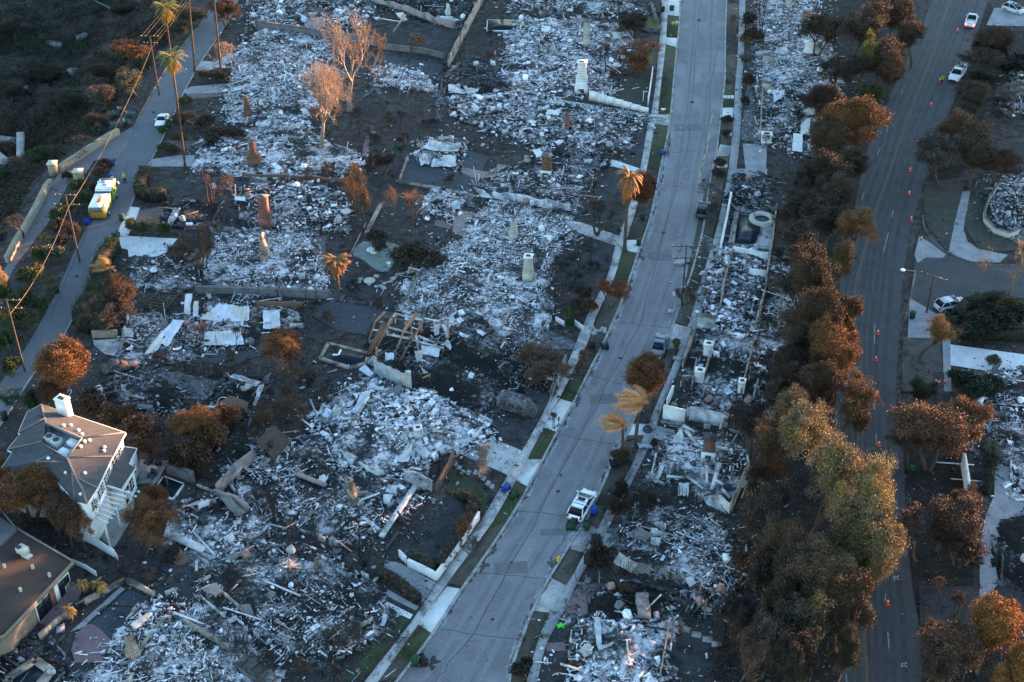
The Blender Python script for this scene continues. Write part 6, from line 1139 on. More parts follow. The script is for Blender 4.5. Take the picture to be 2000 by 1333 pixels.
# shrubs: strip between drive and hill road, ravine, gardens
SH = [(200,325,14,1.6,DBR,0,'dark shrub in the wedge bed beside the blue bins'),(190,340,12,1.4,BRN,0,'brown shrub at the point of the wedge bed'),(150,365,18,1.8,GRN,0,'olive green bush behind the gate pillar and firefighter'),(185,370,16,1.6,DBR,0,'brown shrub behind the fire engine cab'),(160,390,18,1.8,GRN,0,'green shrub beside the fire engine rear'),
(115,420,18,2,GRN,0,'round green shrub below the first crossarms'),(135,405,16,1.8,GRN,0,'green shrub right of the crossarm pole'),(110,445,18,1.8,DBR,0,'brown shrub on the strip between the two drives'),(90,475,20,2,GRN,0,'green shrub in the middle of the strip'),(75,500,20,2,GRN,0,'dense green shrub lower on the strip'),(110,500,22,2,OLV,0,'grey green shrub near the hill road, south of the blue bins'),(60,540,26,2.5,(.08,.085,.03),0,'yellowish green shrub crossed by the thick cable'),
(85,560,24,2.4,GRN,0,'green shrub right of the yellowish one'),(50,590,26,2.6,GRN,0,'dark green shrub by the lower hill road'),(80,600,18,2,GRN,0,'small dark green shrub at the hill road kerb'),(25,620,26,2.4,GRN,0,'dark green shrub at the lower crossarms'),(55,640,20,2,(.03,.06,.02),0,'deep green shrub on the lower road bank'),(15,670,28,2.4,GRN,0,'wide green shrub at the left edge'),(20,720,22,2,(.03,.05,.02),0,'dark green shrub at the left edge beside the road end'),(10,570,24,2.6,GRN,0,'green shrub in front of the pale tree at the left edge'),(-10,640,30,3,GRN,0,'green shrub cut by the left edge'),
(130,345,10,1.2,DBR,0,'small shrub between drive and pillar'),(140,455,18,1.7,DBR,0,'brown shrub left of the hill road below the fire engine'),(120,475,16,1.6,DBR,0,'brown shrub south of the blue bins'),
(30,780,26,3,(.025,.05,.018),0,'dark green bush between the hill road and the white house'),(60,790,18,2.5,(.03,.05,.02),0,'green bush at the rear corner of the white house'),(180,790,34,2.4,DBR,0,'dark bush along the rear wall of the white house'),(215,810,26,2.2,(.07,.06,.04),0,'grey brown bush north east of the white chimney'),
(320,205,9,1,GRN,0,'x'),(362,200,14,1.4,GRN,0,'green bush at the foot of the palm beside the coupe'),(320,290,14,1.3,GRN,0,'green bush on the brick paving near the coupe'),(340,293,14,1.2,DBR,0,'dark bush on the brick paving'),(320,255,12,1.2,(.05,.09,.03),0,'bright green bush right behind the coupe'),(350,270,14,1.2,GRN,0,'dark green bush below the dry bush tree'),
(255,445,16,1.6,GRN,0,'green bush left end of the low hedge by the brick patio'),(275,450,16,1.8,GRN,0,'green bush middle of the low hedge by the brick patio'),(300,440,18,2.2,(.045,.06,.035),0,'tallest bush of the low hedge by the brick patio'),(318,450,14,1.6,GRN,0,'right end bush of the low hedge by the brick patio'),(220,480,12,1.8,(.09,.10,.03),0,'yellow green bush at the corner of the white driveway'),
(430,150,24,1.6,DBR,0,'low brown bush at the foot of the two bare palm trunks'),(400,150,16,1.3,BRN,0,'brown bush left of the palm trunks'),(420,265,30,1.5,DBR,0,'dark bush strip south of the palm garden'),(460,262,22,1.2,DBR,0,'dark bush between the two western ash fields'),(395,240,22,1.3,DBR,0,'brown bush right of the dry bush tree'),
(320,375,16,1.4,GRN,0,'x'),(740,470,30,2.2,(.05,.04,.03),0,'dark tangled bush above the drained pond'),(790,500,40,2.2,(.045,.036,.026),0,'wide dark bush right of the drained pond'),(850,510,26,1.4,DBR,0,'brown bush south of the dark bushes'),(800,460,20,1.2,DBR,0,'x'),
(1120,600,16,1.4,DBR,0,'dark bush beside the white garden fence'),(1140,575,20,1.6,DBR,0,'dark shrub in the lower front yard'),(1115,612,14,1.2,(.08,.09,.03),0,'yellow flecked bush behind the white garden fence'),(1112,635,10,.9,(.04,.05,.02),0,'small green ball bush at the fence corner'),(1150,600,18,1.4,(.10,.055,.03),0,'rusty shrub between fence and pavement'),
(1250,125,30,2,(.16,.07,.03),0,'glowing orange shrub at the end of the burned hedge'),(1385,200,12,1,GRN,0,'x'),(1416,235,14,1,DBR,0,'brown shrub patch on the east verge near the paver pad'),(1416,262,14,1,DBR,0,'brown shrub patch below the first one on the verge'),(1408,318,14,1,DBR,0,'brown shrub on the verge by the stepping slabs'),(1402,340,16,1.2,DBR,0,'larger brown shrub on the verge above the bare street tree'),(1462,120,16,2,(.055,.035,.02),0,'dark hedge bush at the top east yard'),(1458,160,14,1.8,(.05,.032,.02),0,'dark hedge bush in the middle of the east hedge'),(1456,200,12,1.4,(.05,.032,.02),0,'dark hedge bush at the end of the east hedge'),(1470,70,20,2.2,DBR,0,'brown bush at the foot of the black top tree'),(1455,78,14,1.2,(.16,.11,.05),0,'orange grass tuft beside the east pavement'),(1462,40,18,2,DBR,0,'brown bush at the very top east yard'),
(1215,960,20,2,(.04,.028,.02),0,'charred bush beside the lower east pavement'),(1208,1000,22,2.2,(.04,.028,.02),0,'charred hedge bush above the green bins'),(1260,985,22,1.5,(.04,.035,.03),0,'dark bush in the grey gravel garden'),(1165,1085,20,2,(.025,.022,.02),0,'black hedge bush at the drive corner'),(1180,1100,18,1.8,(.025,.022,.02),0,'second black hedge bush at the drive corner'),(1020,1310,24,2,(.03,.028,.022),0,'black bush at the bottom on the east pavement'),(1275,868,8,.9,(.05,.035,.03),0,'small ball bush beside the brick pad'),(1215,895,20,1.5,(.06,.045,.03),0,'low growth at the foot of the smaller windblown palm'),
(1900,760,36,2.2,(.022,.03,.018),0,'dark green bush mass south of the pale driveway'),(1870,740,22,1.6,(.03,.04,.02),0,'dark green bush at the driveway wall'),(1925,755,26,1.8,(.025,.03,.02),0,'dark bush right part of the mass'),(1960,620,40,2.5,(.015,.02,.012),0,'dark bush inside the curved hedge'),(1920,640,40,2.2,(.018,.024,.012),0,'blackish green bush inside the curved hedge, left'),(1975,600,26,2,(.14,.08,.03),0,'orange dry bush at the right edge by the silver wagon'),
(1950,860,14,1.2,DBR,0,'x'),(330,800,0,0,0,0,'x'),(1940,100,36,3,(.015,.016,.012),0,'black bush mass right of the pickups'),(1975,130,40,3,(.012,.014,.01),0,'black bush mass at the upper right edge'),(1935,210,30,2.5,(.015,.016,.012),0,'black bush below the mass at the upper right'),(1920,160,24,2,(.02,.024,.012),0,'dark green bush strip near the upper right lot'),
(270,840,30,2.6,DBR,0,'brown hedge bush at the left of the burned hedge block'),(300,860,34,3,(.085,.05,.032),0,'brown burned hedge bush south west of the orange tree'),(340,870,36,3,(.075,.045,.03),0,'brown burned hedge bush below the orange tree'),(380,890,36,3,(.08,.045,.028),0,'brown burned hedge bush at the lower edge'),(420,860,32,3,(.12,.06,.03),0,'orange brown hedge bush right of the orange tree'),(450,820,26,2.6,(.14,.065,.03),0,'rust hedge bush reaching up to the fence'),(290,830,30,2.6,(.08,.05,.035),0,'brown bush above the brown hedge bushes'),(400,905,24,2.4,(.05,.035,.025),0,'dark bush at the foot of the burned hedge'),(350,905,30,2.4,(.05,.035,.025),0,'dark bush above the pool of the white house'),(250,815,22,2.2,(.07,.05,.035),0,'dark bush right behind the white chimney')]
for i, s in enumerate(SH):
    if s[6] == 'x': continue
    lb = s[6] if len(s[6].split()) < 17 else ' '.join(s[6].split()[:16])
    plant('shrub:%d' % (i % 3) if i % 4 else 'thin:%d' % (i % 4) if s[3] > 1.9 else 'shrub:1', (s[0], s[1]), s[2] * 1.1, s[3] * 1.3, lb, s[4])
# the ravine: stuff nobody could count, plus single trees
def ravine():
    b = B(); C = []; sh = []
    while len(C) < 4200:
        p = (rng.uniform(-120, 430), rng.uniform(-60, 620)); g = GT(*p)
        if hgt(g[0], g[1]) < -.6: C.append([g[0], g[1], hgt(g[0], g[1]) + rng.uniform(.3, .9)])
    C = np.array(C); v = vn(C[:, 0] * .12, C[:, 1] * .12)
    for lo, hi, c in ((0, .42, (.05, .036, .025)), (.42, .62, (.035, .033, .02)), (.62, 1, (.026, .04, .018))):
        m = C[(v >= lo) & (v < hi)]
        if len(m): leaves(b, m, 55, 1.3, .15, c, (.05, .042, .028), .25, .55)
    o = tag(b.build('ravine_scrub', LEAF), 'dark scorched scrub covering the ravine slope', kind='stuff'); o.color = (1, 1, 1, 1)
ravine()
for i, (c, r, h, l) in enumerate([((120,60),44,5,'dark bare tree high in the ravine'),((60,130),40,5,'black bare tree on the upper left ravine slope'),((150,140),36,4,'black bare tree right of the pale ravine slab'),((100,190),44,4.5,'bare tree with pale limbs over the dark ravine hollow'),((215,60),38,4.5,'bare tree below the green pipe in the ravine'),((60,240),34,4,'bare tree above the dark pit in the ravine'),((150,285),34,3.5,'brown bare shrub tree above the stone wall'),((30,330),36,4,'bare tree at the edge of the dark pit'),((40,440),34,4,'bare tree below the pit beside the stone wall'),((310,60),30,4,'bare brown tree beside the top palm trunk')]):
    plant('bare:%d' % (i % 6), c, r, h, l, BR, (.05, .043, .036), terrain=True)
for i, (c, r, h, cc, l) in enumerate([((140,190),40,4,(.03,.036,.02),'dark green tree in the middle of the ravine'),((90,140),36,3.5,(.045,.038,.026),'dim brown tree in the upper ravine'),((70,300),34,3,(.03,.045,.018),'dark green bush tree right of the dark pit'),((180,240),30,3,(.07,.05,.035),'brown bush tree left of the agaves'),((230,20),40,4,(.035,.03,.022),'dim tree at the top of the ravine'),((370,30),34,4,(.07,.065,.04),'olive tree at the top beside the hill road'),((340,60),28,3.5,(.05,.05,.03),'olive brown tree left of the top hill road'),((20,60),46,4.5,(.04,.032,.025),'dim brown tree in the top left corner'),((20,180),40,4,(.045,.035,.028),'brown tree at the left edge of the ravine'),((205,140),34,4,(.04,.036,.024),'dark tree left of the silvery green one')]):
    plant('leafy:%d' % (i % 4), c, r, h, l, cc, terrain=True)
# clipped hedges
def hedge(path, w, h, label, c=GRN, alt=(1.6, 1.2, .5), altp=.15, name='hedge'):
    P = [G(a, b) for a, b in px(path)]; T = thing(name, label, 'hedge', P[0]); core = B(); lf = B(); C = []
    for p, q in zip(P[:-1], P[1:]):
        L_ = np.linalg.norm(q - p); beam(core, (p[0], p[1], h*.45), (q[0], q[1], h*.45), w * .75, h * .9, (.35, .35, .35)); n = int(L_ * (w + h) * 5); d = (q - p) / L_; nn = np.array([-d[1], d[0], 0])
        for _ in range(n):
            s = rnd.choice([-1, 1, 0, 0]); t = rnd.random()
            C.append(p + d * L_ * t + (nn * s * w / 2 + [0, 0, rnd.uniform(.1, h)] if s else nn * rnd.uniform(-.5, .5) * w + [0, 0, h * rnd.uniform(.88, 1.05)]))
    leaves(lf, np.array(C), 11, .22, .085, alt=alt, altp=altp, lobevar=.2)
    o = core.build('stems', BARK, T); o.color = (.06, .05, .04, 1); o = lf.build('foliage', LEAF, T); o.color = (*c, 1)
for a in [('b1 1085,40 1060,120 1040,200 1120,240 1240,230',1.9,1.7,'clipped dark green hedge wrapped round the small lawn by the hill road',GRN),('b1 860,600 800,680 760,760 740,900 690,1000 640,1080 600,1160',2.4,2.2,'long dark green hedge along the lower hill road',GRN),('b1 600,1180 700,1210 860,1215',2.4,2.2,'dark green hedge across the foot of the long one',GRN),
 ('d2 1140,425 1240,470 1330,520',1.1,1.2,'dark hedge with a yellow green top in front of the walled court',(.09,.075,.025)),('d2 1370,500 1440,400 1530,270 1600,130 1640,20',1.2,1.4,'brown burned hedge along the long white wall',(.13,.07,.04)),('c2 1480,1190 1600,1230 1650,1290',.9,1.3,'yellow brown hedge at the back of the walled court',(.11,.085,.04)),
 ('d2 905,530 1000,575 1100,650 1210,740',1.2,1.1,'dark brown clipped hedge between drive and narrow path',(.085,.055,.04)),('c4 1440,-60 1425,-150 b4 1455,1150 1540,1040 1680,1000 1830,985',1.6,1.5,'curved dark green hedge round the garden by the side street',(.035,.06,.02)),('b4 1440,1230 1560,1260 1980,1270',1.5,1.5,'dark green hedge along the pale right driveway',(.03,.045,.018)),
 ('c2 1600,1050 1450,1180',.5,.6,'x',GRN),('d1 560,800 690,690 820,620',.8,.7,'low dark hedge behind the rose terrace wall',(.05,.05,.03)),('c4 1745,860 1740,1000 1690,1170',1,1.4,'dark hedge beside the white walled house ruin',(.04,.05,.02)),('d3 560,470 640,380 620,300',1.3,1.6,'blackened hedge at the corner of the grey driveway',(.02,.018,.017)),
 ('c1 1300,1010 1440,950 1560,870 1700,720 1820,590',.5,1.5,'rusty vine covered fence beside the burned hedge',(.14,.07,.035))]:
    if a[3] != 'x': hedge(*a)
# rows of thin charred stems
def stems(path, n, h, label):
    P = [G(a, b) for a, b in px(path)]; T = B(); sg = []
    for i in range(n):
        k = rnd.randrange(len(P) - 1); p = P[k] + (P[k+1] - P[k]) * rnd.random() + [rnd.gauss(0, .3), rnd.gauss(0, .3), 0]; hh = h * rnd.uniform(.5, 1.2); q = p + [rnd.gauss(0, .15), rnd.gauss(0, .15), hh]; sg.append((*p, *q, .035, .015))
        for _ in range(3): t = rnd.uniform(.3, .9); m = p + (q - p) * t; sg.append((*m, *(m + [rnd.gauss(0, .25), rnd.gauss(0, .25), .3]), .015, .006))
    tubes(T, sg, 4); o = T.build('charred_stems', BARK); o.color = (.035, .03, .028, 1); tag(o, label, kind='stuff')
for a in [('b2 0,940 560,960',40,1.6,'thin charred stems on the long retaining wall'),('c1 1300,230 1500,280 1750,310',70,2.2,'row of black burned stems below the corrugated roof'),('b1 1640,390 1850,430',40,1.8,'black burned stems in the dark yard'),('a2 1560,1060 1980,1130',30,1.3,'thin stems on the wall above the dark court'),('d1 1300,760 1700,1000 1900,1130',34,2.2,'charred stems on the bank above the bottom ash field'),('d3 620,440 900,560',26,2,'black stems beside the pale house front'),('c3 1200,1180 1420,1230',26,1.5,'charred stems on the south rim of the duct strewn plot'),('c2 1380,880 1300,1080',14,1.5,'stems in the walled court'),('a2 930,640 1200,700',30,1.3,'charred stems below the dark paved court'),('b3 240,840 520,900',40,1.6,'charred stems in the front yard'),('c3 880,1180 1160,1260',50,1.6,'charred stems in the gravel garden')]:
    stems(*a)
# ================================================ THINGS
from mathutils.bvhtree import BVHTree
def H(x, y, z=0): return G(x * 400 / 1568, 760 + y * 400 / 1568, z)
ROOF = M('slate_roof', (.045,.047,.052), (.068,.07,.075), 1.5, .85, .1, 8, fine=(9, .3)); GLASS = M('dark_glass', (.012,.015,.022), (.012,.015,.022), 4, .2, spec=.15); HW = M('house_white', (.80,.79,.76), (.74,.73,.71), .5, .7)
def poly_b(b, pts): b.add(pts, [list(range(len(pts)))])
def white_house():
    T = thing('white_house', 'intact white house with grey hipped roof, roof well and pergola', 'house', H(500, 600)[:3] * [1, 1, 0])
    e, r = 6.3, 8.0
    A, Bp, C1, C2, D = H(315,118,e), H(962,335,e), H(862,518,e), H(745,760,e), H(665,885,e); N_, M_, L_, K_ = H(575,860,5.9), H(420,690,5.8), H(150,700,5.8), H(15,600,e); F1, F2, F3, F4, F5 = H(95,485,e), H(55,465,e), H(155,345,e), H(140,335,e), H(210,175,e)
    a, b_, e_, f_, g_, h_ = H(350,262,r), H(628,378,r), H(512,527,r-.1), H(580,680,7.4), H(632,770,6.9), H(545,560,7.4); j_ = H(270,560,7.2); k1, k2, k3 = H(345,228,7.7), H(385,318,7.6), H(318,405,7.5)
    k4, k5 = H(365,435,7.4), H(420,490,7.3)
    faces = [[A, Bp, b_, a], [Bp, C1, e_, b_], [C1, C2, f_, e_], [C2, D, g_, f_], [e_, f_, g_, D, N_, h_], [h_, N_, M_, j_], [j_, M_, L_, K_], [A, a, k1, F5], [F5, k1, F4], [F4, k1, a, k2], [F3, k2, k3, F2], [F4, k2, F3], [F2, k3, k4, F1], [F1, k4, k5, j_], [F1, j_, K_], [k5, e_, h_, j_]]
    rb = B(); V = []; FF = []
    for f in faces:
        n = len(f); v = [tuple(p) for p in f]; nz = (Vector(v[1]) - Vector(v[0])).cross(Vector(v[2]) - Vector(v[0])).z
        if nz < 0: v = v[::-1]
        c = np.mean(v, 0)
        for i in range(n): FF.append([len(V) + i, len(V) + (i + 1) % n, len(V) + n])
        V += v + [tuple(c)]
    rb.add(V, FF); roof = rb.build('roof', ROOF, T); bv = BVHTree.FromPolygons([Vector(v) for v in V], FF)
    cb_ = B()
    for p, q in ((a, b_), (b_, e_), (e_, C1), (f_, C2), (e_, f_), (f_, g_), (g_, D), (h_, N_), (Bp, b_), (A, a), (F4, k1), (F2, k3), (k5, j_), (j_, h_), (h_, e_)): beam(cb_, p + [0, 0, .05], q + [0, 0, .05], .2, .08)
    cb_.build('ridge_caps', M('ridge_cap', (.16,.16,.17), (.11,.11,.115), 3), T)
    # fascia under the eaves and walls
    ring = [A, Bp, C1, C2, D, N_, M_, L_, K_, F1, F2, F3, F4, F5]; fb = B()
    for p, q in zip(ring, ring[1:] + ring[:1]): beam(fb, p - [0,0,.12], q - [0,0,.12], .1, .22)
    fb.build('fascia', WHITE, T); cen = np.mean(ring, 0); wb = B(); ins = []
    for p in ring: d = cen - p; d[2] = 0; ins.append(p + d / np.linalg.norm(d) * .45)
    prism(wb, ins, 0, 5.6); wb.build('wall', HW, T)
    # well in the roof
    w = B(); well = [H(365,285,6.6), H(622,388,6.6), H(478,522,6.6), H(322,410,6.6)]; poly_b(w, [tuple(p) for p in well][::-1]); w.build('roof_well_floor', M('well_floor', (.28,.3,.33), (.2,.22,.24), 1, .7), T)
    w = B()
    tops = [a, b_, e_, k3]
    for i in range(4):
        p, q = well[i], well[(i+1)%4]; t1, t2 = tops[i], tops[(i+1)%4]; poly_b(w, [tuple(p), tuple(q), tuple(t2), tuple(t1)])
    w.build('roof_well_walls', HW, T)
    for c in ((388,412),(442,440)):
        g = H(*c, 6.6); ac = B(); box(ac, (g[0], g[1], 7.1), (1.0, 1.0, .95), R(-27)); o = ac.build('air_conditioner', M('ac_grey', (.45,.46,.42), (.4,.4,.38), 2, .6), T); fb = B(); cyl(fb, (g[0], g[1], 7.58), (g[0], g[1], 7.62), .38, sides=14); fb.build('fan_grille', WM['char'], o)
    for c in ((560,440),(495,510)): g = H(*c, 6.6); ac = B(); box(ac, (g[0], g[1], 7.0), (1.0, .8, .7), R(-27)); ac.build('roof_cabinet', HW, T)
    cpos = Vector((0, 0, CH))
    for c in [(487,285),(542,283),(600,322),(628,352),(648,408),(617,447),(686,398),(800,450),(797,478),(372,537),(505,645),(650,650),(620,810)]:
        d = Vector(H(*c, 0)) - cpos; hit = bv.ray_cast(cpos, d.normalized())
        if hit[0]:
            p = hit[0]; vb = B(); box(vb, (p.x, p.y, p.z + .1), (.3, .28, .24), R(-27)); vb.build('roof_vent', HW, T)
    ch = B(); g = H(500, 190, 6.6); box(ch, (g[0], g[1], 7.4), (1.35, 1.0, 2.6), R(-27)); box(ch, (g[0], g[1], 8.78), (1.5, 1.15, .16), R(-27)); o = ch.build('chimney', HW, T); fb = B(); box(fb, (g[0], g[1], 8.9), (.8, .5, .1), R(-27)); fb.build('flue', WM['char'], o)
    # windows on the east side
    def win(p, q, t, wd_, z, hh, m=2):
        d = (q - p); d[2] = 0; L = np.linalg.norm(d); d /= L; nn = np.array([d[1], -d[0], 0]); 
        if nn[0] < 0: nn = -nn
        c = p + d * L * t; c = np.array([c[0], c[1], z]); ya = math.atan2(d[1], d[0]); fb = B(); box(fb, c + nn * .03, (wd_ + .16, .08, hh + .16), ya); fo = fb.build('window', HW, T)
        pb = B(); box(pb, c + nn * .08, (wd_, .04, hh), ya); pb.build('pane', GLASS, fo); mb = B()
        for i in range(1, m): box(mb, c + nn * .105 + d * wd_ * (i / m - .5), (.05, .03, hh), ya)
        for i in range(1, 3): box(mb, c + nn * .105 + [0, 0, hh * (i / 3 - .5)], (wd_, .03, .05), ya)
        mb.build('glazing_bars', HW, fo)
    ii = {k: v for k, v in zip('ABCDE', [ins[0], ins[1], ins[2], ins[3], ins[4]])}
    for p, q, ts in (('B', 'C', (.35, .62, .82)), ('C', 'D', (.2, .42, .68, .88)), ('D', 'E', (.45,))):
        for t in ts: win(ii[p].copy(), ii[q].copy(), t, .8, 4.7, 1.15)
    # lower wing
    p1, p2, p3, p4 = H(1047,455,3.2), H(985,575,3.2), H(1040,600,3.1), H(925,770,3.1); q1, q2, q3 = H(945,440,4.5), H(880,575,4.6), H(815,735,4.3); lb = B(); n0 = H(905,600,4.7)
    for f in ([q1,p1,p2,q2], [q2,p2,p3], [q2,p3,p4,q3]):
        v = [tuple(x) for x in f]; nz = (Vector(v[1]) - Vector(v[0])).cross(Vector(v[2]) - Vector(v[0])).z; poly_b(lb, v if nz > 0 else v[::-1])
    lb.build('lower_roof', ROOF, T); fb = B()
    for p, q in ((q1,p1),(p1,p2),(p2,p3),(p3,p4),(p4,q3)): beam(fb, p - [0,0,.1], q - [0,0,.1], .1, .2)
    fb.build('lower_fascia', WHITE, T); cc = (p1+p2+p3+p4+q1+q3) / 6; P2 = []
    for p in (q1, p1, p2, p3, p4, q3): d = cc - p; d[2] = 0; P2.append(p + d / np.linalg.norm(d) * .3)
    wb = B(); prism(wb, P2, 0, 3.0); wb.build('lower_wall', HW, T)
    win(P2[3].copy(), P2[4].copy(), .35, .9, 1.7, 1.5); win(P2[3].copy(), P2[4].copy(), .75, 1.2, 1.4, 2.0); win(P2[1].copy(), P2[2].copy(), .6, .8, 1.7, 1.2)
    # pergola
    z = 3.0; pb = B(); beam(pb, H(858,728,z), H(700,945,z), .16, .2); beam(pb, H(985,785,z), H(790,1040,z), .18, .22); pg = pb.build('pergola_beams', WHITE, T); pb = B()
    for x0,y0,x1,y1 in [(770,735,1000,800),(762,770,975,832),(755,805,950,862),(745,838,925,893),(735,870,905,928),(720,905,885,962),(705,938,862,992),(690,972,832,1024)]: beam(pb, H(x0,y0,z+.2), H(x1,y1,z+.2), .12, .16)
    pb.build('pergola_rafters', WHITE, T)
    for c in ((985,790),(800,1030),(890,905)): g = H(*c, z); pb = B(); beam(pb, (g[0], g[1], 0), (g[0], g[1], z), .2, .2); pb.build('pergola_post', WHITE, T)
white_house()
# garden of the white house
def coping(pts, w, h, label, water=-.35, mat='white'):
    T = thing('swimming_pool', label, 'pool', (*pts[0][:2], 0)); b = B(); n = len(pts)
    for p, q in zip(pts, pts[1:] + pts[:1]): beam(b, (p[0], p[1], h/2), (q[0], q[1], h/2), w, h)
    b.build('coping', WM[mat], T); b = B(); prism(b, pts, 0.0, h * .55 + .14); b.build('water', WATER, T); return T
coping([H(1258,688)[:2], H(1402,742)[:2], H(1325,850)[:2], H(1180,795)[:2]], .35, .3, 'small dark rectangular pool beside the white house')
coping([G(a, b)[:2] for a, b in smooth_path(px('b3 1680,350 1790,365 1838,430 1845,480 1822,520 1815,555 1770,575 1640,560 1655,480'), 2)], .3, .3, 'dark kidney shaped pool on the east side of the street', mat='tan')
coping([G(a, b)[:2] for a, b in px('c2 540,55 840,130 820,200 700,235 480,165')], .5, .35, 'dark pool with floating white junk next to the roof frame', mat='tan')
coping([G(a, b)[:2] for a, b in px('a2 1725,160 1975,165 1955,240 1720,235')], .4, .3, 'blue rectangular pool with a white frame at the top', mat='white')
coping([G(a, b)[:2] for a, b in px('d1 60,1330 270,1190 385,1270 260,1420 100,1500')], .9, .5, 'empty dark pool shell at the bottom left corner', mat='tan')
coping([GT(a, b)[:2] for a, b in px('a1 -60,1045 180,1050 140,1205 -60,1200')], .8, .4, 'x', mat='grey') if 0 else None
T = thing('spa', 'round stone rimmed spa attached to the dark kidney shaped pool', 'spa', G(*px('b3 1858,392')[0])); g = T.location; b = B(); V = []; n = 28
for rr, zz in ((1.15, .2), (1.15, .62), (1.95, .62), (1.95, 0)):
    for i in range(n): a = 2*math.pi*i/n; V.append((rr*math.cos(a), rr*math.sin(a), zz))
b.add(V, [[k*n+i, k*n+(i+1)%n, (k+1)*n+(i+1)%n, (k+1)*n+i] for k in range(3) for i in range(n)]); b.build('rim', WM['cream'], T, world=False); b = B(); cyl(b, (0,0,0), (0,0,.35), 1.14, sides=24); b.build('water', WATER, T, world=False)
# white things floating and odd furniture
for s, z, l in (('c2 625,85 640,90 620,130 605,125', .42, 'white plank floating in the pool next to the roof frame'), ('c2 570,120 610,122 608,132 572,132', .43, 'second short plank in the pool next to the roof frame')):
    o = sheet('floating_board', s, z, WHITE); o.pop('kind', None); tag(o, l, 'board')
def disc(name, cat, c, r, h, mat, label, th=.08, leg=True, sy=1.0):
    g = G(*px(c)[0]); T = thing(name, label, cat, g, rnd.random()); b = B(); cyl(b, (0, 0, h - th), (0, 0, h), r, sides=18); o = b.build('table_top' if leg else 'slab', mat, T, world=False); o.scale[1] = sy
    if leg: b = B(); cyl(b, (0, 0, 0), (0, 0, h - th), .06, .06, 8); cyl(b, (0,0,0), (0,0,.05), r*.5, r*.45, 12); b.build('leg', mat, T, world=False)
disc('garden_table', 'table', 'b2 875,625', 1.1, .72, WHITE, 'white oval table standing in the drained pond', sy=.62)
disc('garden_table', 'table', 'b2 674,345', .75, .7, M('grey_white', (.5,.5,.5)), 'grey white round table on the burned brick patio')
disc('garden_table', 'table', 'b2 582,292', .5, .6, WHITE, 'small white table at the north end of the black pole')
disc('garden_table', 'table', 'b2 990,725', .35, .6, WHITE, 'small white stool at the edge of the drained pond')
disc('fire_pit', 'fire pit', 'b2 845,848', .8, .4, WM['cream'], 'round stone fire pit in the pond garden', leg=False)
disc('fire_pit', 'fire pit', 'c1 1135,995', .62, .45, WM['cream'], 'round fire pit with chairs on the white house patio', leg=False)
for c, l in (('c1 1105,940','black patio armchair north of the fire pit'),('c1 1182,945','black patio armchair east of the fire pit'),('c1 1132,1040','black patio armchair south of the fire pit'),('c1 1065,1085','dark sun lounger on the artificial lawn')):
    g = G(*px(c)[0]); T = thing('patio_chair', l, 'chair', g, rnd.uniform(0, 6)); L_ = 1.9 if 'loung' in l else .8
    b = B(); box(b, (0,0,.35), (L_, .75, .2)); b.build('seat', WM['roofgrey'] if L_ > 1 else WM['char'], T, world=False); b = B(); box(b, (-L_/2, 0, .65), (.15, .75, .6), 0, -.2); b.build('backrest', WM['char'], T, world=False)
    for sx in (-1, 1):
        for sy in (-1, 1): b = B(); box(b, (sx*L_*.42, sy*.3, .13), (.07, .07, .26)); b.build('leg', WM['char'], T, world=False)
k = 0
def slab(q, z, mat, label, group, name='stepping_stone', cat='stepping stone'):
    o = sheet(name, q, z, mat, thick=.06); o.pop('kind', None); return tag(o, label, cat, group)
for i, c in enumerate(['c1 1030,1143','c1 1005,1178','c1 978,1210']):
    g = px(c)[0]; slab([(g[0] + 3.6*math.cos(t*.628), g[1] + 2.4*math.sin(t*.628)) for t in range(10)], .13, WHITE, ['first white round stepping stone from the lounger','middle white round stepping stone on the artificial lawn','last white round stepping stone, nearest the pergola'][i], 'round stones on the artificial lawn')
for i, (x, y) in enumerate([(1450,910),(1482,935),(1508,968),(1535,1000),(1580,1003),(1632,1000),(1668,1010),(1692,1045),(1725,1080),(1755,1105)]):
    q = 500 + x * .26263, 660 + y * .26263; slab([(q[0]-1.5, q[1]-6), (q[0]+6, q[1]-3), (q[0]+1.5, q[1]+6), (q[0]-6, q[1]+2)], .11, M('slab_grey', (.32,.32,.31), (.22,.22,.22), 2), ('westernmost second third fourth fifth sixth seventh eighth ninth easternmost'.split()[i]) + ' pale square slab in the curved row beside the pale driveway, counted from the west', 'slabs beside the pale driveway')
for i, c in enumerate([(1240,905),(1295,935),(1375,975),(1455,1010),(1525,1050)]):
    q = 1000 + c[0] * .26263, 983 + c[1] * .26263; slab([(q[0]-9, q[1]-7), (q[0]+10, q[1]-3), (q[0]+8, q[1]+8), (q[0]-11, q[1]+4)], .13, CONC2, ['westernmost of the five square pads under the grey trees','second of the five square pads from the west','third of the five square pads, the middle one','fourth of the five square pads from the west','easternmost of the five square pads'][i], 'square pads under the grey trees', 'paving_pad', 'pad')
for c, l in ((px('a3 1612,722')[0], 'north'), (px('a3 1595,997')[0], 'middle'), (px('a3 1563,1235')[0], 'south')):
    for j, dx in enumerate((-7, 0, 7)): q = (c[0] + dx, c[1]); slab([(q[0]-3, q[1]-3), (q[0]+3, q[1]-3), (q[0]+3, q[1]+3), (q[0]-3, q[1]+3)], .14, CONC3, f'{("left", "middle", "right")[j]} white slab of the {l} row across the east verge', 'white slabs across the east verge')
for i in range(7):
    q = px('b1 %d,%d' % (1475 - i * 11, 592 + i * 13))[0]; slab([(q[0]-5, q[1]-1.2), (q[0]+5, q[1]+.2), (q[0]+4.5, q[1]+1.4), (q[0]-5, q[1])], .13, CONC2, ('top second third fourth fifth sixth lowest'.split()[i]) + ' thin pale step of the garden path west of the pale ash field', 'steps of the western garden path')
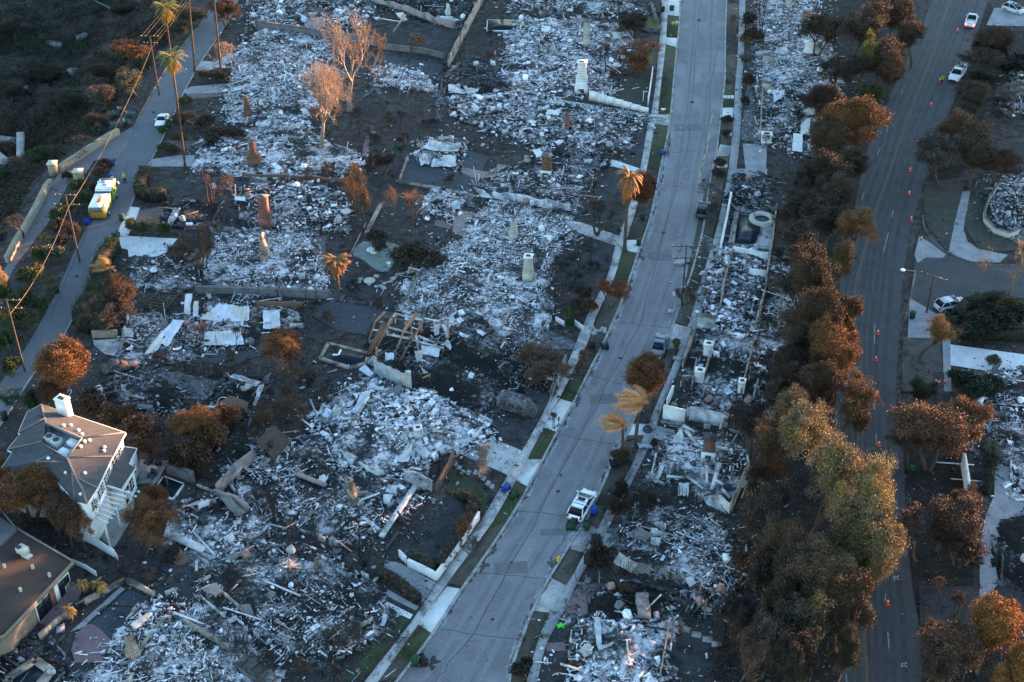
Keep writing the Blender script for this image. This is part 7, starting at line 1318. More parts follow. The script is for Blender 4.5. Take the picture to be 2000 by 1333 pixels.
def rocks(spec, label, n=3):
    ORD = 'first second third fourth fifth sixth seventh eighth ninth tenth eleventh twelfth thirteenth fourteenth fifteenth'.split()
    for i, (x, y) in enumerate(px(spec)):
        g = G(x, y); b = B(); sph(b, (g[0], g[1], .18), rnd.uniform(.22, .45), n=5, m=8, sz=.55); b.V[0] = b.V[0] + rng.normal(0, .03, b.V[0].shape); tag(b.build('garden_rock', M('pale_rock', (.38,.36,.33), (.25,.24,.23), 3)), ORD[i] + ' ' + label + ', counted from the west', 'rock', 'garden rocks')
rocks('b2 895,885 930,880 955,860 985,850 1005,845 1020,825 1035,815 1050,795 1075,790 1095,785 1135,775 1165,770 1140,750 1185,745', 'rounded pale rock in the curved line of the pond garden')
rocks('b2 780,830 770,850 895,808 1070,860 950,895 840,870', 'single pale rock on the dark pond garden ground')
rocks('b3 590,1190 620,1210 650,1215 680,1200 610,1230 690,1220', 'white stone on the dark verge by the driveway')
# ---------------------------------------------- vehicles
def loft(b, secs, color=(1,1,1)):
    n = len(secs[0]); V = [p for s in secs for p in s]; m = len(secs)
    b.add(V, [[k*n+i, (k+1)*n+i, (k+1)*n+(i+1)%n, k*n+(i+1)%n] for k in range(m-1) for i in range(n)], color)
    b.Fc.append(np.array([list(range(n))]) + b.n - m*n); b.Fc.append(np.array([list(range(n))[::-1]]) + b.n - n)
def sec(x, w, zb, zt, c=.14): return [(x,-w*.9,zb),(x,-w,zb+.12),(x,-w,zt-c),(x,-w*.84,zt),(x,w*.84,zt),(x,w,zt-c),(x,w,zb+.12),(x,w*.9,zb)]
def orient(rear, front):
    a, b = G(*rear), G(*front); d = b - a; return (a + b) / 2, math.atan2(d[1], d[0]), np.linalg.norm(d)
def wheel(T, x, y, r=.34, w=.24, rim=True):
    b = B(); cyl(b, (x, y - w/2, r), (x, y + w/2, r), r, sides=18); o = b.build('wheel', M('rubber', (.02,.02,.02), (.03,.03,.03), 5), T, world=False)
    if rim: s = 1 if y > 0 else -1; b = B(); cyl(b, (x, y + s*(w/2), r), (x, y + s*(w/2 + .015), r), r * .6, sides=12); b.build('rim', M('alloy', (.45,.45,.47), (.3,.3,.3), 5, .4), o, world=False)
def car(c, ang, label, paint, kind='suv', L=4.7, W=1.9, cat='car', name='parked_car', lights=False):
    g = G(*c); T = thing(name, label, cat, g, ang); h, w = L / 2, W / 2; burned = kind == 'burned'
    b = B()
    if kind in ('suv', 'wagon', 'sedan', 'coupe', 'burned'):
        hz = {'suv': 1.02, 'wagon': .92, 'sedan': .88, 'coupe': .80, 'burned': .85}[kind]
        loft(b, [sec(-h, w*.78, .35, hz*.85), sec(-h*.93, w*.95, .25, hz), sec(-h*.5, w, .22, hz+.03), sec(0, w, .22, hz+.02), sec(h*.45, w, .22, hz), sec(h*.75, w*.96, .24, hz-.06), sec(h*.93, w*.86, .28, hz-.18), sec(h, w*.66, .35, hz-.35)])
        x0, x1, t0, t1, zt = {'suv': (-h*.95, h*.58, -h*.70, h*.06, 1.64), 'wagon': (-h*.92, h*.54, -h*.70, h*.04, 1.44), 'sedan': (-h*.76, h*.52, -h*.36, h*.02, 1.38), 'coupe': (-h*.62, h*.28, -h*.30, h*.02, 1.22), 'burned': (-h*.72, h*.45, -h*.42, h*.08, 1.32)}[kind]
    else:
        hz = 1.08; loft(b, [sec(-h, w*.94, .4, hz), sec(-h*.1, w, .35, hz), sec(h*.1, w, .35, hz+.02), sec(h*.7, w*.98, .35, hz+.04), sec(h*.94, w*.9, .35, hz-.08), sec(h, w*.8, .4, hz-.3)])
        x0, x1, t0, t1, zt = -h*.12, h*.48, -h*.02, h*.28, 1.82
    b.build('body', paint, T, world=False)
    b = B(); wb, wt = w * .9, w * .74; b.add([(x0,-wb,hz),(x1,-wb,hz),(x1,wb,hz),(x0,wb,hz),(t0,-wt,zt),(t1,-wt,zt),(t1,wt,zt),(t0,wt,zt)], BOXF); b.build('window_glass', WM['char'] if burned else GLASS, T, world=False)
    b = B(); loft(b, [sec(t0-.06, wt*.95, zt-.05, zt+.04, .03), sec((t0+t1)/2, wt+.03, zt-.03, zt+.08, .03), sec(t1+.04, wt*.95, zt-.05, zt+.03, .03)]); rf = b.build('roof', paint, T, world=False)
    b = B()
    for sy in (-1, 1):
        beam(b, (x0,sy*wb,hz), (t0,sy*wt,zt), .09, .09); beam(b, (x1,sy*wb,hz), (t1,sy*wt,zt), .08, .08); beam(b, ((x0+x1)/2-.1,sy*(wb+.01),hz), ((t0+t1)/2-.1,sy*(wt+.01),zt), .09, .07)
    b.build('pillars', paint, T, world=False)
    if kind == 'suv':
        b = B(); box(b, (t1-.42, 0, zt+.085), (.5, wt*1.2, .02)); b.build('sunroof', GLASS, T, world=False)
        b = B()
        for x in ((t0+t1)/2+.1, t0+.55): box(b, (x, 0, zt+.12), (.05, wt*1.7, .04))
        b.build('roof_bars', WM['char'], T, world=False)
    if kind == 'pickup':
        b = B(); box(b, ((-h + x0)/2, 0, hz+.004), (x0+h-.25, w*1.62, .02)); b.build('load_bed', paint if not lights == 2 else WM['roofgrey'], T, world=False); b = B()
        for sy in (-1, 1): box(b, ((-h+x0)/2, sy*w*.92, hz+.12), (x0+h, .12, .26))
        box(b, (-h+.05, 0, hz+.12), (.1, w*1.8, .26)); b.build('bed_sides', paint, T, world=False)
    if not burned:
        for sy in (-1, 1):
            b = B(); box(b, (h*.93, sy*w*.66, hz-.24), (.22, .36, .14)); b.build('headlight', flat('lamp_glass', (.6,.6,.62), .2), T, world=False)
            b = B(); box(b, (-h+.02, sy*w*.78, hz-.16), (.12, .22, .3)); b.build('tail_light', flat('lit_tail_lamp', (1,.05,.04), .3, emit=2.0) if lights == 1 else flat('red_lens', (.25,.02,.02), .3), T, world=False)
            b = B(); box(b, (x1-.12, sy*(w+.12), hz+.1), (.12, .22, .14)); b.build('side_mirror', paint, T, world=False)
        b = B(); box(b, (h+.0, 0, .5), (.06, w*1.1, .18)); b.build('grille', WM['char'], T, world=False)
    for sx in (-.62, .62):
        for sy in (-1, 1): wheel(T, sx*h, sy*(w-.1), rim=not burned)
    return T
PWH = flat('white_car_paint', (.80,.81,.82), .3); PSIL = flat('silver_car_paint', (.50,.53,.57), .3); PBL = flat('grey_blue_car_paint', (.16,.19,.24), .3); BURN = M('burned_steel', (.03,.03,.032), (.20,.21,.23), 2.4, .75, .4, 10, .42, .62, c3=(.06,.04,.032), s3=1.2)
def ang(r, f): return orient(r, f)[1]
car((1137,994), ang((1123,1018), (1149,974)), 'white SUV with a sunroof parked facing uphill beside blue bin', PWH, 'suv', 4.95, 1.95)
car((1288,680), ang((1282,700), (1292,666)), 'parked car under the dense round tree, dark hood and pale roof', PBL, 'sedan', 4.5, 1.8)
car((317,241), ang((324,226), (311,252)), 'old white coupe facing downhill on the hill road', PWH, 'coupe', 4.3, 1.75)
car((1855,601), ang((1836,606), (1873,597)), 'silver wagon parked at the curved hedge on the side street', PSIL, 'wagon', 4.6, 1.8)
car((1979,24), ang((1962,19), (1996,31)), 'silver SUV at the top right corner, side view', PSIL, 'suv', 4.6, 1.85)
car((1896,47), ang((1893,56), (1900,36)), 'white pickup driving away with red tail lights', PWH, 'pickup', 5.6, 2.0, name='pickup_truck', cat='pickup', lights=1)
T = car((1869,151), ang((1882,134), (1859,165)), 'white work pickup loaded with brush, facing the camera', PWH, 'pickup', 5.8, 2.0, name='pickup_truck', cat='pickup')
b = B(); n = 160; boxes(b, np.stack([rng.uniform(-2.9, -.5, n), rng.uniform(-.85, .85, n), rng.uniform(1.1, 1.9, n)], 1), np.stack([rng.uniform(.1, .5, n), rng.uniform(.05, .25, n), rng.uniform(.03, .12, n)], 1), rng.uniform(-2, 2, (n, 3)), np.where(rng.random((n, 1)) < .35, [[.7,.7,.72]], [[.25,.13,.05]])); o = b.build('load', DEB, T, world=False); o['label'] = 'heap of brush and white scrap'; o['kind'] = 'stuff'
for c, r, f, l in (((1258,12),(1244,8),(1276,18),'burned out sedan on the driveway at the top of the photo'),((236,722),(222,726),(256,718),'burned out sedan below the corrugated sheets, near the hill road'),((500,1318),(480,1306),(524,1334),'burned out car cut by the bottom edge')):
    car(c, ang(r, f), l, BURN, 'burned', 4.4, 1.8, name='burned_car')
# burned van
g, a_, _ = orient((985,790), (1040,806)); T = thing('burned_van', 'burned out boxy van on the dark driveway', 'van', G(1012,803), a_); b = B(); loft(b, [sec(-2.5,.9,.3,1.9), sec(-2.3,.98,.25,2.0), sec(1.2,.98,.25,2.0), sec(1.7,.95,.25,1.3), sec(2.4,.9,.3,1.1), sec(2.55,.7,.4,.9)]); b.build('body', BURN, T, world=False)
b = B()
for x in (-1.6, -.5, .6):
    for sy in (-1, 1): box(b, (x, sy*.985, 1.45), (.8, .03, .55))
box(b, (1.5, 0, 1.6), (.05, 1.6, .5), 0, .6); b.build('empty_windows', WM['char'], T, world=False)
for sx in (-1.5, 1.6):
    for sy in (-1, 1): wheel(T, sx, sy*.85, rim=False)
# fire engine
def fire_engine():
    g, a, L = orient((190,437), (220,372)); T = thing('fire_engine', 'lime yellow and white fire engine parked on the hill road', 'fire engine', G(205,405), a)
    lime = flat('lime_paint', (.20,.29,.05), .35); wh = flat('engine_white', (.8,.82,.82), .35); h = 4.1; w = 1.25
    b = B(); loft(b, [sec(h-.1,w*.9,.5,2.2,.05), sec(h-.35,w,.45,2.55,.08), sec(.9,w,.45,2.6,.08)][::-1]); b.build('cab', lime, T, world=False)
    b = B(); box(b, (2.35, 0, 2.66), (3.0, 2.42, .14)); box(b, (.75, 0, 2.5), (.5, 2.4, .1)); b.build('cab_roof', wh, T, world=False)
    b = B(); box(b, (h-.12, 0, 1.95), (.12, 2.1, .85), 0, -.08)
    for sy in (-1, 1):
        for x in (3.3, 2.0): box(b, (x, sy*(w+.005), 1.95), (.85, .03, .65))
    b.build('cab_windows', GLASS, T, world=False)
    b = B(); box(b, (.35, 0, 1.4), (.75, 2.3, 1.8)); b.build('pump_panel', WM['char'], T, world=False); b = B()
    for k in range(6): box(b, (.35 + rnd.uniform(-.2, .2), -1.0 + k*.4, 2.35), (.35, .22, .18))
    b.build('deck_gear', M('gear', (.2,.22,.25), (.05,.06,.09), 5), T, world=False)
    b = B(); box(b, (-2.05, 0, 1.35), (4.0, 2.42, 1.7)); b.build('body', lime, T, world=False); b = B(); box(b, (-2.05, .15, 2.3), (4.0, 1.9, .22)); b.build('body_roof', wh, T, world=False)
    b = B(); box(b, (-2.0, -1.0, 2.27), (3.9, .42, .2)); b.build('side_walkway', WM['metal'], T, world=False)
    b = B(); box(b, (-2.0, -.15, 2.5), (1.7, .55, .2)); b.build('stretcher', flat('rescue_orange', (.75,.16,.05), .5), T, world=False)
    b = B(); box(b, (-4.06, 0, 1.9), (.05, 1.9, .7)); b.build('rear_window', WM['roofgrey'], T, world=False)
    b = B(); y2 = B()
    box(b, (-4.07, 0, .95), (.04, 2.3, .95)); rr = b.build('rear_panel', flat('chevron_red', (.35,.03,.02), .4), T, world=False)
    for k in range(-4, 5): y2.add([(-4.095, k*.26-.1, .5), (-4.095, k*.26+.05, .5), (-4.095, k*.26+.05+(.28 if k<0 else -.28), 1.4), (-4.095, k*.26-.1+(.28 if k<0 else -.28), 1.4)], [[0,3,2,1]])
    y2.build('chevrons', flat('chevron_yellow', (.4,.32,.02), .4), rr, world=False)
    for sy in (-1, 1):
        b = B()
        for x in (-3.3, -2.1, -.9): box(b, (x, sy*(w-.03), 1.5), (1.0, .04, 1.0))
        b.build('locker_doors', M('locker', (.35,.42,.2), (.3,.36,.2), 3), T, world=False)
        b = B(); box(b, (h+.02, sy*.85, 1.0), (.1, .35, .25)); b.build('headlight', flat('lamp_glass', (.6,.6,.62), .2), T, world=False)
        b = B(); box(b, (3.75, sy*(w+.25), 2.1), (.12, .25, .45)); b.build('side_mirror', wh, T, world=False)
        for x in (2.9, -2.4): wheel(T, x, sy*(w-.14), .5, .3)
    b = B(); box(b, (3.55, 0, 2.82), (.3, 1.9, .18)); b.build('light_bar', flat('beacon', (.05,.08,.25), .2), T, world=False)
    cu = bpy.data.curves.new('roof_number', 'FONT'); cu.body = 'OES 381'; cu.size = .62; cu.align_x = 'CENTER'; cu.align_y = 'CENTER'; cu.extrude = .004; t = bpy.data.objects.new('tmp', cu); col.objects.link(t)
    bpy.context.view_layer.update(); me = bpy.data.meshes.new_from_object(t.evaluated_get(bpy.context.evaluated_depsgraph_get())); bpy.data.objects.remove(t)
    o = bpy.data.objects.new('roof_number', me); col.objects.link(o); o.parent = T; o.location = (2.75, 0, 2.745); o.rotation_euler = (0, 0, -R(90)); me.materials.clear(); me.materials.append(flat('dark_lettering', (.05,.06,.07), .6))
    b = B()
    for sy in (-.18, .18): sph(b, (2.1, sy, 2.76), .13, n=6, m=10, sz=.5)
    box(b, (1.75, 0, 2.75), (.05, .8, .03)); b.build('roof_fittings', WM['char'], T, world=False)
fire_engine()
# ---------------------------------------------- people
def skin(name, pts, edges, rad, mat, parent, sub=1):
    me = bpy.data.meshes.new(name); me.from_pydata(pts, edges, []); o = bpy.data.objects.new(name, me); col.objects.link(o); o.parent = parent
    m = o.modifiers.new('skin', 'SKIN'); m.use_smooth_shade = True
    if not me.skin_vertices: me.skin_vertices.new() if hasattr(me.skin_vertices, 'new') else None
    sv = me.skin_vertices[0].data if me.skin_vertices else None
    if sv:
        for i, r in enumerate(rad): sv[i].radius = (r, r)
        sv[0].use_root = True
    m2 = o.modifiers.new('sub', 'SUBSURF'); m2.levels = sub; m2.render_levels = sub; me.materials.append(mat); return o
def bake(o):
    bpy.context.view_layer.update(); dg = bpy.context.evaluated_depsgraph_get(); me = bpy.data.meshes.new_from_object(o.evaluated_get(dg)); o.modifiers.clear(); o.data = me
def person(c, ya, label, jacket, trousers, hat, arms=0):
    g = G(*c); T = thing('person', label, 'person', g, ya); sk_ = flat('skin', (.42,.25,.17), .6)
    J = [(0,0,.98),(0,0,1.2),(0,0,1.42),(0,0,1.52),(0,.01,1.60),(0,.015,1.70)]; E = [(0,1),(1,2),(2,3),(3,4),(4,5)]; Rr = [.13,.14,.13,.06,.085,.085]
    def add(p, r, par): J.append(p); Rr.append(r); E.append((par, len(J)-1)); return len(J)-1
    arm = {}
    for s in (-1, 1):
        k = add((s*.20,0,1.42),.065,2); k = add((s*.27,.04,1.14),.05,k); hd = add((s*.22,.22 if arms or s > 0 else .08,.98 if s < 0 else 1.02),.035,k); pm = add((s*.215,.28,.93),.032,hd)
        for q, (dx, dz, ln) in enumerate([(-.03,-.07,1),(-.012,-.085,1),(.008,-.085,1),(.026,-.07,1)]): add((s*.215+dx, .30, .93+dz), .009, pm)
        add((s*.215-s*.05, .30, .935), .011, hd)
        k = add((s*.10,0,.90),.10,0); k = add((s*.12,.04*s,.50),.07,k); k = add((s*.13,.10*s-.02,.09),.045,k); add((s*.14,.10*s+.14,.05),.04,k)
    o = skin('body', J, E, Rr, sk_, T, 1)
    try: bake(o)
    except Exception as ex: print('bake', ex)
    b = B(); hip = (0,0,.93)
    tubes(b, [(0,0,.84,0,0,1.1,.20,.19),(0,0,1.1,0,0,1.36,.19,.22),(0,0,1.36,0,0,1.5,.22,.09)], 12)
    for s in (-1, 1): tubes(b, [(s*.17,0,1.43,s*.27,.04,1.14,.085,.07),(s*.27,.04,1.14,s*.225,.2 if s>0 else .08,1.0,.07,.055)], 10)
    b.build('jacket', jacket, T, world=False); b = B()
    for s in (-1, 1): tubes(b, [(s*.09,0,.92,s*.12,.04*s,.5,.125,.09),(s*.12,.04*s,.5,s*.13,.1*s-.02,.1,.09,.07)], 10); box(b, (s*.135, .1*s+.06, .05), (.11, .28, .1), 0)
    b.build('trousers', trousers, T, world=False); b = B(); sph(b, (0, .01, 1.70), .125, n=7, m=12, sz=.75); cyl(b, (0,.01,1.66), (0,.01,1.675), .17, .17, 14); b.build('helmet', hat, T, world=False)
    b = B(); box(b, (-.035,.115,1.66), (.02,.01,.012)); box(b, (.035,.115,1.66), (.02,.01,.012)); box(b, (0,.125,1.63), (.02,.03,.03)); box(b, (0,.115,1.595), (.045,.01,.01)); b.build('face', WM['char'], T, world=False)
YJ = flat('yellow_jacket', (.62,.45,.03), .7); NV = flat('navy_cloth', (.02,.022,.03), .8)
person((244,357), 2.6, 'person in a yellow jacket and dark trousers standing in mid road', YJ, NV, flat('yellow_hat', (.5,.35,.04)))
person((222,361), .3, 'person in yellow beside the blue bin, holding the bin lid', YJ, NV, flat('dark_hat', (.05,.05,.06)), 1)
person((142,350), -1.2, 'person in a yellow jacket by the gate pillar on the drive', YJ, flat('tan_cloth', (.35,.27,.08)), flat('dark_hat', (.05,.05,.06)))
person((1839,164), 2.9, 'road worker in dark clothes and yellow braces beside a cone', flat('black_yellow_vest', (.40,.30,.02)), NV, flat('dark_hat', (.05,.05,.06)))
# ---------------------------------------------- bins, cones, poles and small things
def make_bin(name='wheeled_bin'):
    T = bpy.data.objects.new(name, None); col.objects.link(T); b = B()
    V = [(-.26,-.30,.08),(.26,-.30,.08),(.26,.24,.08),(-.26,.24,.08),(-.33,-.38,1.0),(.33,-.38,1.0),(.33,.38,1.0),(-.33,.38,1.0)]; b.add(V, BOXF); b.build('tub', None or LEAF, T, world=False)
    b = B(); loft(b, [[(-.36,-.43,1.0),(.36,-.43,1.0),(.36,-.43,1.05),(-.36,-.43,1.05)],[(-.37,0,1.0),(.37,0,1.0),(.37,0,1.11),(-.37,0,1.11)],[(-.36,.42,1.0),(.36,.42,1.0),(.36,.42,1.06),(-.36,.42,1.06)]]); b.build('lid', LEAF, T, world=False)
    for s in (-1, 1): b = B(); cyl(b, (s*.24,.30,.14), (s*.32,.30,.14), .14, sides=12); b.build('wheel', MC['rubber'], T, world=False)
    b = B(); beam(b, (-.3,.45,.98), (.3,.45,.98), .04, .04); b.build('handle', LEAF, T, world=False); return T
pb = make_bin(); first = True
GR, BU, BK = (.012,.055,.028), (.015,.06,.30), (.02,.02,.025)
for x, y, cl, pose, l in [(239,432,GR,0,'green bin near the tail of the fire engine'),(234,461,GR,1,'tipped green bin at the end of the low hedge'),(111,572,GR,0,'green bin against the shrubs by the lower hill road'),(1247,480,GR,0,'green bin at the apron of the pale garden path'),(1172,682,GR,1,'tipped green bin at the kerb beside a black bin'),(1156,680,BK,0,'black bin at the kerb beside a tipped green bin'),
 (812,1300,GR,0,'green bin at the bottom west kerb'),(832,1302,BK,1,'melted black bin beside the scorch mark'),(1112,1031,GR,1,'green bin lying in the street, leftmost of the row behind the SUV'),(1125,1035,GR,1,'green bin lying in the middle of the row behind the SUV'),(1146,1040,GR,1,'green bin lying rightmost in the row behind the SUV'),
 (1312,22,GR,0,'green bin on the top apron'),(1294,24,BK,0,'black bin on the top pavement'),(1190,911,BK,1,'black bin on its side at the east kerb'),(1781,623,GR,0,'green bin at the corner of the side street'),(330,246,GR,0,'green bin beside the old white coupe, upper one'),(326,252,GR,1,'green bin beside the old white coupe, lower one'),
 (218,324,BU,0,'blue bin in the wedge bed'),(218,353,BU,0,'blue bin held by a person'),(281,343,BU,0,'blue bin at the hedge across the hill road'),(164,434,BU,1,'tipped blue bin left behind the fire engine'),(173,432,BU,1,'tipped blue bin right behind the fire engine'),(1301,304,BU,1,'blue bin lying at the upper west kerb'),(1160,1006,BU,0,'blue bin beside the white SUV'),(981,964,BU,1,'blue bin tipped on the lawn by the slab row'),(996,976,GR,1,'dark green bin tipped on the verge lawn'),(1255,430,GR,0,'dark green bin under the dark red tree'),(10,820,BK,0,'black bin at the hill road above the white house'),(772,290,GR,1,'green bin lying in the charred middle garden'),(1791,922,GR,1,'green bin in the shade of the right verge trees')]:
    T = pb if first else copy_tree(pb); first = False; g = G(x, y); T.location = (g[0], g[1], .02 if pose == 0 else .4); T.rotation_euler = (R(90) if pose else 0, 0, rnd.uniform(0, 6.28)); T.name = 'wheeled_bin'
    tag(T, l, 'bin', 'wheeled bins'); 
    for ch in T.children: ch.color = (*cl, 1)
def make_cone():
    T = bpy.data.objects.new('traffic_cone', None); col.objects.link(T); O = flat('cone_orange', (.75,.05,.03), .5)
    b = B(); box(b, (0,0,.03), (.5,.5,.06)); b.build('base', O, T, world=False); b = B(); cyl(b, (0,0,.06), (0,0,.9), .2, .05, 14); b.build('cone', O, T, world=False)
    b = B(); cyl(b, (0,0,.5), (0,0,.72), .128, .088, 14); b.build('collar', flat('reflective_white', (.8,.8,.8), .4), T, world=False); return T
pc = make_cone(); first = True; CO = [(1870,62,'behind the departing pickup, topmost in the wide road'),(1835,160,'beside the road worker'),(1818,208,'first below the road worker'),(1792,281,'second below the road worker'),(1777,335,'above the dark red kerb corner, third below the worker'),(1775,381,'level with the verge lot, fourth below the worker'),(1779,431,'just above the side street corner'),(1799,470,'at the mouth of the side street beside the kerb'),(1714,653,'at the upper end of the lane row, near the first white dash'),(1710,705,'second in the lane row below the side street'),(1713,772,'third in the lane row beside a long dash'),(1716,871,'fourth in the lane row beside the hanging boughs'),(1723,1007,'just below the upper turn arrow'),(1733,1181,'lowest in the wide road, below the gold tree'),(1827,750,'left one of the three beside the dark pad'),(1833,752,'middle one of the three beside the dark pad'),(1844,750,'right one of the three beside the dark pad')]
for x, y, l in CO:
    T = pc if first else copy_tree(pc); first = False; g = G(x, y); T.location = (g[0], g[1], .02); T.scale = (.9, .9, .9); T.rotation_euler = (0, 0, rnd.random()); T.name = 'traffic_cone'; tag(T, 'orange cone ' + l, 'traffic cone', 'traffic cones')
POLE = M('pole_wood', (.07,.05,.04), (.045,.035,.03), 2, .9); CAB = M('cable_tan', (.16,.11,.07), (.11,.075,.05), 1, .8)
def pole(top, h, label, arms=((0,1.6),(.9,1.3)), ya=0, terrain=False, foot=None):
    g = G(*top, h) if foot is None else G(*foot); z0 = hgt(g[0], g[1]) if terrain else 0; T = thing('utility_pole', label, 'utility pole', (g[0], g[1], z0)); b = B(); cyl(b, (0,0,-.3), (0,0,h - z0), .13, .09, 10); b.build('shaft', POLE, T, world=False)
    for dz, w in arms:
        b = B(); box(b, (0, 0, h - z0 - .15 - dz), (w*2, .09, .09), ya); o = b.build('crossarm', POLE, T, world=False); b = B()
        for k in (-.95, -.5, .5, .95): sph(b, (k*w*math.cos(ya), k*w*math.sin(ya), h - z0 - dz), .05, n=5, m=6)
        b.build('insulators', WHITE, o, world=False)
    return np.array([g[0], g[1], h])
t1 = pole((292,70), 11, 'utility pole in the orange tipped tree, thick cable running down', ((0,1.5),(1.2,1.2)), terrain=True); t2 = pole((127,380), 11, 'utility pole on the planted strip left of the fire engine', ((0,1.4),(1.5,1.8))); t3 = pole((12,585), 11, 'utility pole at the left edge of the photo', ((0,1.7),(1.2,1.7)))
t4 = pole((1336,490), 9.5, 'wooden street pole at the east kerb of the grey street', ((0,1.9),(1.8,1.7)), foot=(1331,597)); t5 = pole((1817,560), 6, 'dark thin pole with a slanted arm on the side street', ((0,1.8),), -.6, foot=(1809,612)); t0 = np.array([*G(520,-120)[:2], 12.0])
def cable(p, q, r, sag, label, name='cable', m=CAB):
    n = 18; s = []
    f = lambda t: p + (q - p) * t - np.array([0, 0, sag * 4 * t * (1 - t)])
    for i in range(n): s.append((*f(i/n), *f((i+1)/n), r, r))
    b = B(); tubes(b, s, 6); tag(b.build(name, m), label, 'cable')
d1 = np.array([0, 0, -2.2]); cable(t1 + d1, t2 + d1, .035, 1.2, 'thick tan cable from the tree pole down to the strip pole'); cable(t2 + d1, t3 + d1, .035, 1.2, 'thick tan cable from the strip pole to the left edge pole'); cable(t0 + d1, t1 + d1, .015, 1.2, 'tan cable coming down to the tree pole from the upper road')
for k, dx in enumerate((-1.4, -.7, .7, 1.4)):
    nm = ('leftmost', 'second', 'third', 'rightmost')[k]; v = np.array([dx, 0, -.1]); cable(t0 + v, t1 + v, .012, 1, nm + ' thin wire between the upper road and the tree pole', 'wire', WM['roofgrey'])
T = thing('street_lamp', 'street lamp reaching over the wide road near the side street', 'street lamp', G(1768,628)); b = B(); cyl(b, (0,0,0), (0,0,8), .1, .07, 10); cyl(b, (0,0,7.9), (-1.4,0,8.1), .05, .04, 8); b.build('post', WM['roofgrey'], T, world=False); b = B(); sph(b, (-1.7,0,8.1), .32, n=6, m=12, sz=.4); o = b.build('lamp_head', WHITE, T, world=False); o.scale = (1.0, 1, 1)
def torus(b, c, Rr, r, n=20, m=8):
    V = [(c[0] + (Rr + r*math.cos(2*math.pi*j/m))*math.cos(2*math.pi*i/n), c[1] + (Rr + r*math.cos(2*math.pi*j/m))*math.sin(2*math.pi*i/n), c[2] + r*math.sin(2*math.pi*j/m)) for i in range(n) for j in range(m)]
    b.add(V, [[i*m+j, ((i+1)%n)*m+j, ((i+1)%n)*m+(j+1)%m, i*m+(j+1)%m] for i in range(n) for j in range(m)])
for c, l, m, rr in (((1262,824),'upper coil of black hose beside the big palm',WM['char'],.5),((1265,842),'lower coil of black hose beside the big palm',WM['char'],.55),((1316,794),'pale green hose coil on the terrace by the pavement',M('hose_green',(.35,.4,.2)),.35)):
    g = G(*c); b = B(); [torus(b, (g[0]+rnd.gauss(0,.04), g[1]+rnd.gauss(0,.04), .2 + k*.09), rr - k*.05, .05) for k in range(4)]; tag(b.build('hose_coil', m), l, 'hose coil')
g = G(1091,1098); T = thing('fire_hydrant', 'yellow fire hydrant on the kerb of the brown verge', 'hydrant', (g[0], g[1], .11)); Y = flat('hydrant_yellow', (.65,.36,.02), .5); b = B(); cyl(b, (0,0,0), (0,0,.6), .16, .14, 12); sph(b, (0,0,.62), .16, n=6, m=12, sz=.8); b.build('barrel', Y, T, world=False); b = B(); cyl(b, (-.28,0,.42), (.28,0,.42), .08, .08, 10); b.build('outlets', Y, T, world=False)
g = G(1096,1224); T = B()
for a in range(5): t = a * 1.256 + .4; beam(T, (g[0], g[1], .17), (g[0] + .45*math.cos(t) * (1 + .4*(a % 2)), g[1] + .36*math.sin(t), .14), .26, .08)
sph(T, (g[0], g[1], .18), .25, n=5, m=10, sz=.4); tag(T.build('rag', flat('neon_green', (.08,.6,.05), .7)), 'bright green rag lying on the dark driveway', 'rag')
for c, m, l, r in (((1314,54),flat('balloon_green',(.15,.75,.1),.3),'bright green balloon on the upper verge lawn',.26),((1321,53),flat('balloon_coral',(.95,.35,.22),.3),'coral pink balloon on the upper verge lawn',.34)):
    g = G(*c); T = thing('balloon', l, 'balloon', (g[0], g[1], .11)); b = B(); sph(b, (0,0,.75), r, n=8, m=14, sz=1.15); b.build('skin', m, T, world=False); b = B(); cyl(b, (0,0,0), (0,0,.5), .008, .008, 5); b.build('string', WHITE, T, world=False)
# white picket fences, cross, fallen fence, fountain, pipe
def picket(s, n, label, h=.9):
    p, q = [G(a, b) for a, b in px(s)]; T = thing('picket_fence', label, 'fence', p); b = B()
    for k in range(n): t = k / (n-1); m = p + (q-p)*t; box(b, (m[0], m[1], h/2), (.09, .05, h), 0)
    b.build('pickets', WHITE, T); b = B(); beam(b, (*p[:2], h*.3), (*q[:2], h*.3), .05, .08); beam(b, (*p[:2], h*.85), (*q[:2], h*.85), .05, .08); b.build('rails', WHITE, T)
picket('b3 325,1140 388,1175', 12, 'left piece of white garden fence in the lower front yard'); picket('b3 468,1165 530,1210', 12, 'right piece of white garden fence in the lower front yard'); picket('d1 815,330 880,430', 12, 'collapsed white pickets at the end of the white fence'); picket('d1 1060,400 1065,440', 3, 'x') if 0 else None
wall('d1 580,255 700,310 860,405', 1.3, .15, 'white', 'white board fence below the pergola, broken at its end', name='fence', cat='fence', cap=False, rough=.15)
wall('d1 545,450 640,490 720,545', .9, .1, 'white', 'collapsed white fence strip beside the brown building', name='fence', cat='fence', cap=False, rough=.4)
g = G(*px('a3 975,755')[0]); b = B(); T = thing('signpost', 'white post with a crossbar on the dark lawn', 'post', g); cyl(b, (0,0,0), (0,0,1.9), .05, .05, 8); b.build('post', WHITE, T, world=False); b = B(); beam(b, (0,0,1.85), (.7,0,1.8), .06, .08); b.build('crossbar', WHITE, T, world=False)
g = G(*px('d1 1352,430')[0]); T = thing('fire_pit', 'round planter with a charred stump on the square paved patio', 'planter', g); b = B(); cyl(b, (0,0,0), (0,0,.35), .85, .9, 18); b.build('ring', WM['brown'], T, world=False); b = B(); cyl(b, (0,0,.2), (.1,0,1.7), .22, .08, 8); b.build('stump', WM['brown'], T, world=False)
